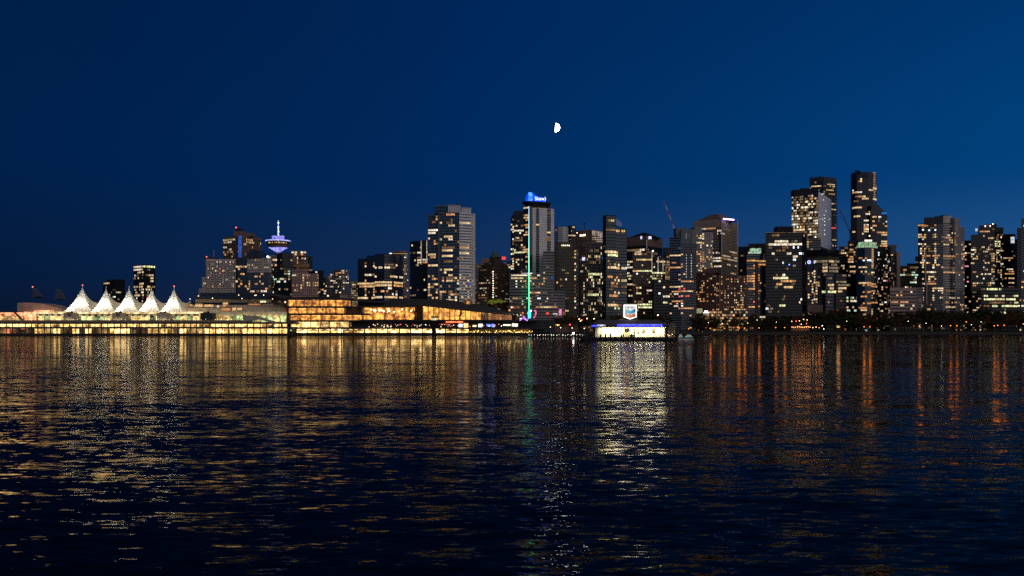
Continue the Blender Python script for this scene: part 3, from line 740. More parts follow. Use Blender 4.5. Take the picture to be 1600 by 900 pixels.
    b.tier('W', [190, 345], 128, 152, dd=[4, 12], wall='grey', glass='grey', p=.1, cols='od', dz=1, items=[(205, 330, 143, 'd'), (200, 235, 147, 'o')])
    def slab(m):
        D = b.D - 4; a, c, d = X(vx('W', 154), D), X(vx('W', 200), D), X(vx('W', 350), D); z0, z1 = Z(vy('W', 127), D), Z(vy('W', 106), D)
        m.prism([(a, D + 8), (c, D), (d, D + 14), (d - 4, D + 34), (a + 6, D + 34)], z0 + 2, z0 + 4.6)
        m.prism([(X(vx('W', 196), D), D + 6), (X(vx('W', 225), D), D + 5), (X(vx('W', 345), D), D + 16), (X(vx('W', 330), D), D + 30), (a + 10, D + 30)], z0 - 2, z0 + 2)
    part('roof_slab', WALL['black'](), b.root, slab)
    blue = emit('crown_blue_glass', (.003, .035, .90), 3.2, .45, .22)
    pale = emit('crown_pale_blue', (.03, .13, 1.0), 3.2, .4, .3)
    def crown(v0, v1, y0, y1a, y1b, dz, mt, nm='crown_panel'):
        def f(m):
            D = b.D + dz; a, c = X(vx('W', v0), D), X(vx('W', v1), D); z = Z(vy('W', y0), D)
            m.hull([(a, D, z), (c, D, z), (c, D + 3, z), (a, D + 3, z)], [(a, D, Z(vy('W', y1a), D)), (c, D, Z(vy('W', y1b), D)), (c, D + 3, Z(vy('W', y1b), D)), (a, D + 3, Z(vy('W', y1a), D))])
        part(nm, mt, b.root, f)
    crown(178, 196, 106, 78, 48, 3, blue); crown(196.3, 222, 106, 44, 46, 1, pale); crown(222.3, 240, 106, 48, 62, 3, blue); crown(240.3, 305, 106, 70, 84, 5, blue)
    D = b.D + 4.6
    words('crown_lettering', 'Shaw)', emit('sign_letters_white', (.9, .95, 1.0), 1.8, 0), b.root, (X(vx('W', 276), D), D, Z(vy('W', 88), D)), 4.2, 13.0)
    lm, ln, ll = _nodes('light_line')      # tube of coloured LEDs: white at the top through aqua to green at the foot
    ln.remove(ln["Principled BSDF"]); e_ = ln.new("ShaderNodeEmission"); g_ = ln.new("ShaderNodeTexCoord"); sx_ = ln.new("ShaderNodeSeparateXYZ"); rr = ln.new("ShaderNodeValToRGB")
    ll.new(g_.outputs["Generated"], sx_.inputs[0]); ll.new(sx_.outputs[2], rr.inputs[0]); ll.new(rr.outputs[0], e_.inputs[0]); e_.inputs[1].default_value = 9.0
    ll.new(e_.outputs[0], ln["Material Output"].inputs[0])
    el = rr.color_ramp.elements; el[0].position, el[0].color = 0, (.016, .80, .15, 1); el[1].position, el[1].color = 1, (.075, .12, .19, 1)
    q = el.new(.35); q.color = (.055, .45, .20, 1); q = el.new(.7); q.color = (.07, .23, .22, 1)
    b.strip('W', 199, 138, 845, .6, lm, dz=-36.0, name='light_line')
    b.tier('W', [150, 223], 560, dd=[3, 0], wall='grey', glass='black', fh=3.6, sp=.5, pier=.03, p=.05, cols='yod', dz=-3, items=[(72, 222, 595, 'w')])
    b.done()
    b = Bld('banded_podium', 'long low grey block with stacked floor bands at the foot of the light line', 'building', 1010, 830, 'P')
    it = [(0, 70, 303, 'w'), (70, 155, 303, 'w'), (165, 190, 300, 'w'), (310, 350, 303, 'w'), (0, 70, 350, 'y'), (75, 150, 350, 'y'), (155, 200, 350, 'd'), (230, 320, 345, 'o'), (380, 440, 348, 'd'), (160, 210, 432, 'd'), (258, 280, 430, 'o'), (330, 360, 430, 'o'), (170, 205, 470, 'd'), (300, 345, 470, 'd'),
          (45, 55, 435, 'w'), (55, 65, 475, 'w'), (120, 128, 475, 'y'), (10, 50, 603, 'o'), (70, 130, 603, 'd'), (135, 146, 648, 'w'), (130, 143, 688, 'w'), (318, 350, 600, 'c'), (290, 350, 722, 'o'), (360, 490, 720, 'y'), (495, 570, 722, 'o'), (40, 62, 395, 'w'), (100, 110, 393, 'w')]
    kw = dict(wall='grey', glass='black', fh=3.5, cw=2.2, sp=.52, pier=.03, cols='yod', p=.02, proud=.5)
    b.tier('C', [-30, 200], 300, dd=[3, 0], items=it, **kw)
    b.tier('C', [220, 390], 300, dd=[0, 3], items=it, **kw)
    b.tier('C', [390, 530], 15, dd=[3, 5], items=it, **kw)
    b.tier('C', [220, 665], 520, dd=[-6, 0], items=it, **kw)
    b.tier('C', [-45, 205], 700, dd=[-6, -6], wall='brown', glass='brown', p=.12, cols='owr')
    b.sign('C', 485, 512, 345, 368, 'b', 1.0, dz=3)
    b.sign('C', 586, 622, 745, 822, 'p', .8, dz=-8, name='pink_banner')
    b.sign('C', 510, 572, 795, 812, 'c', .6, dz=-8, name='lit_shopfront'); b.sign('C', 425, 460, 785, 812, 'r', .25, dz=-8, name='lit_shopfront'); b.sign('C', 635, 668, 785, 815, 'o', .2, dz=-8, name='lit_shopfront')
    b.done()
    # between the crowned tower and the barge
    b = Bld('silver_curved_tower', 'silver tower with a rounded face behind the olive office', 'building', 1400, 420, 'W')
    b.tier('W', [372, 395, 425, 447, 462], 272, dd=[10, 2, 0, 4, 12], wall='steel', glass='silver', sp=.3, pier=0, p=.02, cols='dy', fh=3.6); b.done()
    b = Bld('slim_grey_tower', 'slim dark grey tower beside the silver rounded tower', 'building', 1420, 485, 'W')
    b.tier('W', [462, 480, 513], 268, yaw=50, wall='dark', glass='grey', sp=.4, p=.06, cols='dy', items=[(465, 510, 338, 'y')]); b.done()
    b = Bld('olive_office', 'olive brown office with square yellow lit windows left of a dark gap', 'building', 1090, 650, 'C')
    it = [(530, 555, 98, 'y'), (570, 618, 95, 'y'), (632, 655, 95, 'y'), (665, 685, 97, 'w'), (700, 745, 95, 'd'), (530, 555, 58, 'y'), (570, 620, 55, 'y'), (635, 685, 55, 'd'), (700, 745, 55, 'd'), (575, 620, 130, 'y'), (700, 715, 128, 'w'), (725, 742, 128, 'y'), (530, 555, 210, 'y'), (640, 685, 210, 'd'), (725, 745, 200, 'd'),
          (530, 555, 248, 'w'), (580, 620, 245, 'd'), (640, 685, 243, 'w'), (697, 722, 242, 'w'), (530, 555, 288, 'y'), (570, 620, 283, 'y'), (632, 657, 282, 'y'), (532, 548, 325, 'w'), (650, 662, 320, 'y'), (710, 725, 320, 'w'), (570, 595, 365, 'y'), (530, 550, 370, 'd'), (705, 735, 355, 'd'),
          (530, 555, 450, 'y'), (570, 585, 450, 'w'), (635, 685, 448, 'd'), (530, 550, 480, 'y'), (570, 585, 480, 'w'), (585, 615, 522, 'w'), (632, 662, 522, 'w'), (672, 688, 522, 'w'), (672, 688, 555, 'w'), (590, 612, 555, 'd'), (705, 750, 597, 'l'), (765, 780, 597, 'y'), (705, 730, 635, 'y'), (700, 730, 680, 'd'), (705, 730, 710, 'd'), (705, 770, 760, 'y'), (785, 810, 597, 'l')]
    b.tier('W', [370, 515], 378, dd=[2, 0], wall='olive', glass='brown', fh=4.2, cw=2.6, sp=.42, pier=.22, p=.05, cols='ywd', items=it, parapet=10)
    b.tier('C', [762, 835], -8, dd=[0, 8], wall='slate', glass='black', fh=4.2, cw=2.4, sp=.5, pier=.3, p=.05, cols='dw', back=14)
    for k in range(5): b.sign('W', 417 + 12 * k, 424 + 12 * k, 397, 404, 'w', random.choice([.3, .6, .9]), dz=-.8, name='roof_window')
    b.done()
    b = Bld('brown_office', 'tall brown office with a blank top and a lit vertically striped right face', 'building', 1200, 190, 'D')
    b.tier('D', [0, 192, 332], 230, yaw=40, wall='brown', glass='brown', fh=3.8, cw=3, sp=.75, pier=.5, p=.0, cols='d', parapet=4)
    for k in range(4): b.sign('D', 48 + 19 * k, 61 + 19 * k, 292 - 2 * k, 316 - 2 * k, 'w', random.choice([1.0, 1.5]), dz=-1, name='lit_window')
    for k in range(7):
        px_ = vx('D', 201 + 19 * k); Dk = b.D + 1.0 + (px_ - vx('D', 192)) * 1.05
        part('lit_stripe', emit('striped_face', (1, .80, .66), .38, .3, .15), b.root, lambda m, px_=px_, Dk=Dk, k=k: m.box(X(px_, Dk), X(px_ + 1.5, Dk), Dk - 2.2, Dk - 1.6, Z(vy('D', 302 + 4 * k), Dk), Z(vy('D', 243 + 3 * k), Dk)))
    for k in range(7):
        for r in (332, 355, 378):
            px_ = vx('D', 201 + 19 * k); Dk = b.D + 1.0 + (px_ - vx('D', 192)) * 1.05
            if r == 378 and k < 3: continue
            part('lit_window', emit('striped_face', (1, .80, .66), .38, .3, .15), b.root, lambda m, px_=px_, Dk=Dk, r=r, k=k: m.box(X(px_, Dk), X(px_ + 1.6, Dk), Dk - 2.2, Dk - 1.6, Z(vy('D', r + 6), Dk), Z(vy('D', r - 5), Dk)))
    b.strip('D', 108, 148, 232, .7, WALL['black'](), dz=12, name='roof_aerial'); b.lamp('D', 15, 270, 'o', .7, dz=-1, name='corner_lamp')
    b.box('D', 88, 125, 150, 158, wall='black', dz=12, depth=1, name='aerial_arm')
    b.done()
    b = Bld('finned_office', 'dark office with close white vertical fins and rows of yellow windows', 'building', 1110, 220, 'D')
    it = [(225, 285, 475, 'd'), (310, 325, 475, 'y'), (160, 180, 548, 'y'), (220, 235, 550, 'y'), (245, 262, 550, 'y'), (270, 285, 550, 'y'), (310, 328, 548, 'w'), (180, 240, 622, 'd'), (250, 300, 620, 'd'), (150, 310, 768, 'l'), (150, 170, 805, 'y'), (180, 205, 805, 'l'), (308, 328, 803, 'w'), (130, 145, 843, 'w'), (185, 205, 845, 'l'), (215, 235, 842, 'y'),
          (280, 300, 842, 'l'), (310, 335, 840, 'y'), (215, 235, 880, 'w'), (260, 300, 880, 'y'), (190, 210, 915, 'd'), (215, 235, 915, 'y'), (260, 300, 915, 'y'), (150, 210, 995, 'd'), (280, 330, 995, 'y'), (150, 290, 1027, 'l'), (310, 325, 1027, 'y'), (305, 330, 1100, 'w'), (225, 240, 1137, 'w'), (190, 205, 1137, 'y'), (310, 325, 1137, 'd'), (215, 235, 1210, 'y'), (230, 262, 1248, 'l'), (170, 185, 1245, 'y')]
    b.tier('D', [112, 342], 392, dd=[0, 4], wall='grey', glass='black', fh=3.9, cw=2.45, sp=.18, pier=.30, p=.08, cols='yld', proud=.9, items=it)
    b.tier('D', [55, 110], 400, dd=[4, 2], wall='brown', glass='brown', fh=3.9, cw=2.3, sp=.4, pier=.4, p=.10, cols='wd', items=[(50, 85, 735, 'w'), (75, 95, 675, 'y'), (85, 110, 880, 'w'), (85, 110, 910, 'o'), (85, 110, 940, 'w'), (85, 110, 980, 'w'), (85, 110, 1085, 'w')])
    b.sign('D', 78, 112, 575, 615, 'v', 1.3, dz=-2, name='lit_sign'); b.sign('D', 328, 345, 570, 605, 'b', .7, dz=-2, name='lit_sign')
    b.done()
    b = Bld('green_glass_tower', 'dark green glass tower with a taller left half and bright yellow office floors', 'building', 1050, 490, 'D')
    kw = dict(wall='black', fh=4.0, cw=2.7, sp=.2, pier=.05, cols='yd')
    it = [(440, 485, 110, 'y'), (385, 495, 240, 'd'), (415, 485, 238, 'o'), (510, 535, 238, 'o'), (560, 610, 235, 'y'), (360, 500, 520, 'y'), (395, 505, 555, 'l'), (395, 420, 640, 'd'), (425, 445, 645, 'd'), (520, 545, 672, 'y'), (395, 505, 708, 'y'), (520, 545, 708, 'y'), (568, 635, 708, 'w'), (400, 450, 822, 'o'), (520, 550, 862, 'y'), (570, 632, 860, 'y'), (430, 470, 895, 'o'),
          (440, 480, 935, 'd'), (570, 632, 935, 'd'), (520, 550, 1015, 'w'), (570, 630, 1015, 'd'), (425, 510, 1053, 'o'), (395, 510, 1168, 'y'), (430, 505, 1170, 'y'), (525, 550, 1208, 'l')]
    b.tier('D', [338, 375, 500], 48, dd=[7, 0, 3], glass='green', p=.012, items=it, **kw)
    b.tier('D', [500, 635], 215, dd=[3, 7], glass='teal', p=.012, items=it, **kw)
    def fin(m):
        D = b.D + 4; a, c = X(vx('D', 500), D), X(vx('D', 578), D)
        m.hull([(a, D, Z(vy('D', 180), D)), (c, D + 4, Z(vy('D', 210), D)), (c, D + 4.3, Z(vy('D', 210), D)), (a, D + .3, Z(vy('D', 180), D))], [(a, D, Z(vy('D', 80), D)), (c, D + 4, Z(vy('D', 140), D)), (c, D + 4.3, Z(vy('D', 140), D)), (a, D + .3, Z(vy('D', 80), D))])
    part('glass_fin', clear_glass(), b.root, fin)
    part('roof_beam', WALL['black'](), b.root, lambda m: m.tube((X(vx('D', 500), b.D + 2), b.D + 2, Z(vy('D', 180), b.D)), (X(vx('D', 600), b.D + 5), b.D + 5, Z(vy('D', 213), b.D)), .5))
    b.done()
    b = Bld('white_sign_office', 'hip roofed office with two square blue white signs either side of its corner', 'building', 1260, 880, 'D')
    it = [(635, 800, 405, 'd'), (650, 700, 408, 'o'), (780, 850, 372, 'w'), (785, 820, 462, 'd'), (830, 850, 462, 'd'), (645, 690, 510, 'w'), (730, 810, 500, 'w'), (880, 1020, 510, 'd'), (730, 770, 535, 'd')]
    b.tier('D', [610, 880, 1078], 310, yaw=34, wall='brown', glass='black', fh=3.9, cw=2.2, sp=.35, pier=.3, p=.02, cols='d', items=it, parapet=16)
    b.tier('D', [612, 880, 1076], 430, yaw=34, wall='black', glass='black', fh=3.9, sp=.2, pier=.03, p=.04, dz=-.8, cols='wd', items=it, parapet=4)
    def hip(m):
        D = b.D + 1; z0, z1 = Z(vy('D', 322), D), Z(vy('D', 284), D + 30)
        k = [(X(vx('D', 612), D + 28), D + 28, z0), (X(vx('D', 880), D), D, z0), (X(vx('D', 1076), D + 26), D + 26, z0), (X(vx('D', 845), D + 60), D + 60, z0)]
        t = [(X(vx('D', 760), D + 30), D + 30, z1 - 1), (X(vx('D', 850), D + 18), D + 18, z1 + 1), (X(vx('D', 950), D + 30), D + 30, z1 - 1), (X(vx('D', 850), D + 42), D + 42, z1)]
        m.hull(k, t)
    part('hip_roof', WALL['black'](), b.root, hip)
    b.sign('D', 806, 858, 312, 348, 'v', 1.7, dz=3.5, name='square_sign'); b.sign('D', 904, 944, 314, 348, 'v', 1.7, dz=1.5, name='square_sign')
    b.strip('D', 884, 360, 490, 1.2, WALL['white'](), dz=-1.5, name='corner_pier')
    b.done()
    b = Bld('stepped_brown_office', 'broad brown office with white vertical light bars and one long bright floor across it', 'building', 1120, 900, 'D')
    it = [(725, 760, 505, 'w'), (765, 810, 500, 'w'), (735, 800, 540, 'o'), (810, 890, 535, 'd'), (745, 850, 610, 'y'), (850, 970, 605, 'y'), (715, 800, 762, 'y'), (800, 945, 755, 'l'), (760, 780, 795, 'w'), (880, 900, 795, 'd'), (935, 1000, 830, 'l'), (760, 800, 942, 'y'), (805, 820, 942, 'w'), (890, 960, 978, 'w'), (760, 820, 1015, 'l'), (905, 965, 1128, 'l'), (740, 760, 1130, 'y'), (780, 830, 1130, 'd'), (745, 960, 1163, 'l'), (780, 960, 1200, 'l')]
    kw = dict(fh=3.8, cw=2.6, sp=.4, pier=.16, cols='ywld')
    b.tier('D', [708, 950], 515, dd=[0, 0], wall='brown', glass='brown', p=.05, items=it, **kw)
    b.tier('D', [950, 1115], 570, dd=[0, 6], wall='dark', glass='black', p=.05, items=[(1010, 1110, 612, 'y'), (960, 1080, 755, 'l'), (1080, 1170, 768, 'l'), (1010, 1030, 800, 'w'), (1060, 1085, 805, 'w'), (940, 1000, 830, 'l'), (1010, 1080, 835, 'd')], **kw)
    b.tier('D', [640, 708], 500, dd=[7, 3], wall='black', glass='brown', p=.04, items=[(645, 705, 625, 'y'), (655, 675, 655, 'w'), (645, 705, 692, 'w'), (645, 670, 765, 'w'), (650, 695, 800, 'y'), (655, 685, 833, 'w'), (650, 700, 905, 'y'), (655, 690, 985, 'd'), (655, 690, 1045, 'w')], **kw)
    for xx, y0, y1 in ((950, 500, 775), (1027, 570, 760), (1088, 605, 760)):
        b.strip('D', xx, y0, y1, .9, emit('white_edge_light', (1.0, .82, .70), .42, .2), dz=-1.2)
    b.lamp('D', 961, 497, 'c', .9, dz=-1.5, name='roof_floodlight')
    b.done()
    b = Bld('black_block', 'plain black block with a few white windows behind the fuel barge sign', 'building', 1040, 590, 'E')
    b.tier('E', [492, 692], 372, wall='black', glass='black', p=.01, cols='w', fh=3.8, items=[(605, 630, 455, 'w'), (600, 615, 600, 'w'), (630, 660, 597, 'w'), (618, 642, 668, 'l'), (645, 670, 668, 'l'), (570, 585, 565, 'w')]); b.done()
    b = Bld('tower_under_construction', 'unfinished tower glowing orange inside below the red and white crane', 'building', 1180, 1130, 'D')
    b.tier('D', [1085, 1180], 455, wall='dark', glass='brown', fh=3.6, sp=.2, pier=.1, p=.35, cols='do', pf=lambda x, y: .2 + (y > 408) * 1.8)
    b.strip('D', 1112, 345, 455, .8, WALL['steel'](), dz=4, name='mast')
    b.done()
    # right half
    kwd = dict(fh=3.1, cw=3.0, cols='yod')
    b = Bld('banded_apartment_tower', 'slate grey apartment tower with many thin floor bands beneath the red and white crane', 'building', 1045, 820, 'E')
    it = [(690, 815, 75, 'y'), (730, 800, 70, 'w'), (725, 765, 178, 'o'), (695, 825, 213, 'o'), (855, 890, 315, 'y'), (838, 980, 388, 'o'), (845, 900, 385, 'y'), (705, 825, 458, 'y'), (715, 825, 530, 'o'), (840, 980, 525, 'y'), (850, 890, 495, 'r'), (720, 828, 637, 'o'), (705, 720, 670, 'y'), (765, 780, 700, 'w'), (845, 980, 740, 'o'), (705, 718, 805, 'y'), (900, 935, 570, 'r'), (765, 780, 570, 'w'), (705, 718, 570, 'o')]
    b.tier('E', [690, 828], -160, dd=[4, 0], wall='slate', glass='black', sp=.42, pier=.05, p=.02, proud=.5, items=it, **kwd)
    b.tier('E', [832, 965, 1018], -250, dd=[-1, -1, 9], wall='slate', glass='black', sp=.42, pier=.05, p=.02, proud=.5, items=it, parapet=17, **kwd)
    b.tier('E', [776, 832], -170, -160, dd=[0, 0], wall='slate', glass='black', p=0)
    b.box('D', 1250, 1370, 205, 310, wall='slate', dz=5, name='roof_block')
    b.strip('D', 1378, 275, 345, 1.2, WALL['white'](), dz=-1.6, name='white_corner_pier')  # white panel strip along the corner
    for xx in (900, 962):
        for k in range(9): b.sign('E', xx - 4, xx + 4, 62 + 34 * k, 78 + 34 * k, 'c', random.choice([.25, .4, .8]), dz=-1.8, name='balcony_light')
    b.done()
    b = Bld('pale_apartment_tower', 'pale tower with a rounded left half and a column of yellow windows down its middle', 'building', 1120, 285, 'F')
    it = [(185, 222, 350, 'l'), (180, 225, 382, 'y'), (245, 270, 412, 'y'), (270, 285, 380, 'y'), (205, 285, 475, 'y'), (225, 255, 595, 'o'), (270, 292, 595, 'y'), (270, 292, 650, 'y'), (270, 292, 680, 'o'), (270, 292, 710, 'o'), (275, 295, 768, 'y'), (270, 292, 740, 'd'), (230, 245, 768, 'y'), (270, 292, 625, 'd'), (375, 390, 575, 'o'), (378, 400, 605, 'o'), (350, 365, 655, 'o'), (325, 342, 688, 'o'), (375, 392, 690, 'o'), (400, 415, 660, 'l'), (400, 415, 750, 'l'), (400, 435, 775, 'o'), (365, 380, 515, 'w'), (400, 412, 520, 'w'), (295, 305, 415, 'w')]
    b.tier('F', [150, 200, 293], 278, dd=[8, 0, 0], wall='grey', glass='grey', sp=.35, pier=.12, p=.04, items=it, parapet=10, **kwd)
    b.tier('F', [296, 400, 430], 345, dd=[1, 1, 10], wall='concrete', glass='green', sp=.35, pier=.16, p=.05, items=it, **kwd)
    b.done()
    b = Bld('tan_office_tower', 'big tan office tower with a hipped roof and a white line shaped sign', 'building', 1250, 540, 'F')
    it = [(240, 275, 248, 'y'), (278, 300, 245, 'y'), (345, 370, 238, 'o'), (372, 410, 235, 'o'), (415, 455, 230, 'o'), (365, 440, 302, 'w'), (480, 530, 325, 'w'), (480, 580, 362, 'w'), (300, 335, 312, 'w'), (430, 445, 610, 'w'), (470, 525, 612, 'w'), (430, 535, 650, 'w'), (430, 535, 682, 'w'), (435, 535, 690, 'w'), (440, 535, 752, 'w'),
          (550, 645, 645, 'w'), (640, 660, 590, 'w'), (660, 735, 582, 'w'), (690, 735, 660, 'w'), (550, 610, 682, 'o'), (610, 735, 690, 'w'), (620, 650, 760, 'y'), (705, 740, 765, 'w'), (560, 660, 300, 'k'), (660, 730, 625, 'd'), (650, 720, 860, 'y'), (610, 640, 760, 'w')]
    b.tier('F', [192, 540, 742], 180, yaw=32, wall='tan', glass='brown', fh=4.2, cw=2.6, sp=.45, pier=.22, p=.0, items=it, parapet=11, proud=.35)
    part('glass_wall', GL['black'](), b.root, lambda m: [m.poly(*[(X(vx('F', x), b.D - .9 + (540 - x) * .0), b.D - .9 + (540 - x) / 348 * 33, Z(vy('F', y), b.D + (540 - x) / 348 * 33)) for x, y in ((405, 600), (532, 600), (532, 345), (405, 345))])])
    def roof(m):
        D = b.D + 1; z0 = Z(vy('F', 181), D); z1 = Z(vy('F', 124), D + 30)
        k = [(X(vx('F', 205), D + 34), D + 34, z0), (X(vx('F', 540), D), D, z0), (X(vx('F', 735), D + 26), D + 26, z0), (X(vx('F', 470), D + 62), D + 62, z0)]
        t = [(X(vx('F', 390), D + 32), D + 32, z1), (X(vx('F', 480), D + 20), D + 20, z1), (X(vx('F', 560), D + 32), D + 32, z1), (X(vx('F', 470), D + 44), D + 44, z1)]
        m.hull(k, t)
    part('hip_roof', WALL['brown'](), b.root, roof)
    def bar(m):
        a = Vector((X(vx('F', 556), b.D + 1), b.D + .6, Z(vy('F', 176), b.D + 1))); c = Vector((X(vx('F', 692), b.D + 18), b.D + 17.0, Z(vy('F', 190), b.D + 18)))
        m.hull([a + Vector((0, -1.4, -.9)), c + Vector((0, -1.4, -.9)), c + Vector((0, -.6, -.9)), a + Vector((0, -.6, -.9))], [a + Vector((0, -1.4, .9)), c + Vector((0, -1.4, .9)), c + Vector((0, -.6, .9)), a + Vector((0, -.6, .9))])
    part('line_sign', emit('sign_v_line', (.42, .32, 1.0), 8.0, .1), b.root, bar)
    for xx, dz in ((541, -1), (741, 24)): b.strip('F', xx, 190, 890, 1.3, WALL['concrete'](), dz=dz, name='corner_pier')
    b.done()
    b = Bld('orange_lit_hotel', 'broad red brown hotel with dozens of orange lit square windows', 'hotel', 1060, 100, 'G')
    cells = [(45, 75, 340), (120, 150, 362), (165, 195, 362), (250, 275, 360), (335, 360, 357), (45, 70, 395), (168, 192, 395), (215, 235, 395), (250, 280, 390), (45, 72, 425), (340, 355, 412), (0, 18, 482), (125, 150, 453), (135, 150, 480), (215, 240, 478), (290, 320, 448), (290, 320, 475), (290, 320, 505), (0, 22, 515), (45, 75, 540), (165, 195, 540), (215, 232, 540), (0, 15, 570),
             (90, 118, 570), (135, 160, 568), (90, 115, 600), (130, 155, 598), (225, 240, 570), (300, 320, 568), (345, 360, 565), (300, 325, 597), (55, 72, 630), (210, 243, 628), (300, 328, 625), (90, 115, 657), (137, 152, 657), (215, 243, 655), (262, 280, 655), (310, 328, 655), (258, 285, 685), (300, 328, 685), (175, 205, 715), (300, 328, 715), (0, 25, 742), (215, 245, 742), (260, 285, 742), (295, 330, 740), (345, 368, 742), (100, 125, 742)]
    it = [(x0, x1, y, random.choice('yyoo')) for x0, x1, y in cells]
    cells2 = [(-180, -155, 295), (-200, -180, 460 - 0), (-205, -180, 488), (-165, -140, 458), (-200, -175, 515), (-165, -140, 545), (-205, -180, 545), (-240, -218, 575), (-235, -212, 605), (-165, -140, 575 + 28), (-200, -180, 630), (-125, -100, 488), (-130, -100, 400), (-90, -65, 368), (-60, -40, 455), (-35, -10, 485), (-35, -12, 512), (-95, -70, 365), (-170, -145, 430), (-80, -55, 570), (-40, -15, 568), (-125, -105, 570), (-165, -145, 655), (-205, -185, 655), (-55, -35, 742), (-270, -250, 520), (-130, -110, 600), (-240, -225, 550), (-210, -190, 628), (-120, -100, 655)]
    it2 = [(x0, x1, y, random.choice('yooo')) for x0, x1, y in cells2]
    kw = dict(wall='brick', glass='brown', fh=2.95, cw=2.5, sp=.40, pier=.36, cols='ood', proud=.4)
    b.tier('G', [-10, 375], 320, dd=[0, 5], p=.05, items=it, **kw)
    b.tier('G', [-260, -150, -10], 285, dd=[10, 4, 0], p=.05, items=it2, **kw)
    b.tier('G', [-200, 30], 235, 285, dd=[10, 6], p=.06, dz=6, **kw)
    b.tier('G', [-150, 385], 760, dd=[-5, -2], p=.3, cols='oy', wall='brick', glass='brown', fh=4, sp=.3)
    b.strip('G', 35, 320, 740, 1.4, mat('red_stone', (.30, .10, .06), .85), dz=-1.2, name='brick_pier')  # plain strip in a redder, paler tone than the brick
    # white bowl shaped sign standing on a white bar
    def bowl(m):
        D = b.D - 12; c = (X(1103.3, D), Z(485.2, D)); s = D / FPX
        ring = [(c[0] - 3.0 * s, c[1] - .6 * s), (c[0] - 2.2 * s, c[1] - 1.9 * s), (c[0] - .8 * s, c[1] - 2.6 * s), (c[0] + .8 * s, c[1] - 2.6 * s), (c[0] + 2.2 * s, c[1] - 1.9 * s), (c[0] + 3.0 * s, c[1] - .6 * s), (c[0] + 1.4 * s, c[1]), (c[0], c[1] - .5 * s), (c[0] - 1.4 * s, c[1])]
        m.hull([(x, D, z) for x, z in ring], [(x, D + .5, z) for x, z in ring])
    part('bowl_sign', emit('white_sign', (1, .9, 1), 2.5, 0), b.root, bowl)
    part('bar_sign', emit('white_sign', (1, .9, 1), 2.5, 0), b.root, lambda m: m.box(X(1099, b.D - 12), X(1108, b.D - 12), b.D - 12, b.D - 11.5, Z(489.2, b.D - 12), Z(488.1, b.D - 12)))
    b.sign('E', 1030, 1100, 735, 795, 'l', .3, dz=-14, name='lit_canopy')
    b.done()
    b = Bld('dark_sloped_office', 'dark office with a gently sloping roof behind the green lit rooftop', 'building', 1180, 900, 'F')
    b.tier('F', [752, 870], 518, dd=[8, 3], wall='black', glass='brown', p=.03, cols='d')
    b.tier('F', [870, 1090], 484, dd=[3, 0], wall='black', glass='brown', p=.02, cols='d', items=[(865, 910, 598, 'w')])
    b.strip('F', 750, 520, 900, .8, WALL['brown'](), dz=8, name='corner_pier'); b.done()
    b = Bld('green_topped_tower', 'dark blue glass tower with a pale green glowing box on its roof', 'building', 1075, 590, 'G')
    it = [(380, 470, 143, 'o'), (430, 468, 143, 'y'), (385, 470, 218, 'd'), (390, 412, 218, 'y'), (385, 475, 325, 'o'), (385, 475, 362, 'o'), (385, 475, 398, 'o'), (390, 475, 505, 'o'), (400, 485, 725, 'o'), (460, 478, 540, 'd'), (410, 440, 622, 'd'), (485, 605, 140, 'o'), (500, 530, 138, 'y'), (510, 620, 185, 'o'), (635, 660, 185, 'y'), (660, 700, 185, 'd'), (635, 668, 325, 'y'), (640, 665, 398, 'w'), (635, 668, 470, 'y'), (640, 700, 295, 'o'), (640, 690, 650, 'r'), (540, 552, 432, 'o'), (540, 552, 505, 'd'), (645, 690, 505, 'o'), (545, 700, 830, 'w')]
    kw = dict(wall='navy', fh=3.4, cw=2.4, sp=.32, pier=.08, cols='odc')
    b.tier('G', [375, 476], 50, dd=[2, 0], glass='teal', p=.015, items=it, **kw)
    b.tier('G', [516, 575, 640, 705], 165, dd=[0, 1, 4, 14], glass='blue', p=.03, items=it, **kw)
    b.tier('G', [476, 612], 50, 165, dd=[1, 3], glass='teal', p=.01, items=it, **kw)
    b.tier('G', [480, 514], 150, dd=[-1, -1], wall='brick', glass='brown', p=0, sp=.9)
    g = emit('green_roof_glow', (.55, .85, .62), .62, .35, .35)
    for x0, x1, y0, y1 in ((928, 965, 540, 605), (966, 1000, 550, 608), (1001, 1040, 540, 603)):
        part('glowing_panel', g, b.root, lambda m, x0=x0, x1=x1, y0=y0, y1=y1: m.box(X(vx('F', x0), b.D), X(vx('F', x1) - .05, b.D), b.D + 2, b.D + 12, Z(vy('F', y1), b.D), Z(vy('F', y0), b.D)))
    b.strip('F', 1072, 615, 690, 1.2, WALL['white'](), dz=-1, name='white_pier'); b.strip('F', 1100, 700, 850, 1.2, WALL['white'](), dz=-1, name='white_pier')
    b.done()
    b = Bld('black_tower', 'big plain black tower with a dotted roof edge and two bright upper floors', 'building', 1065, 1320, 'F')
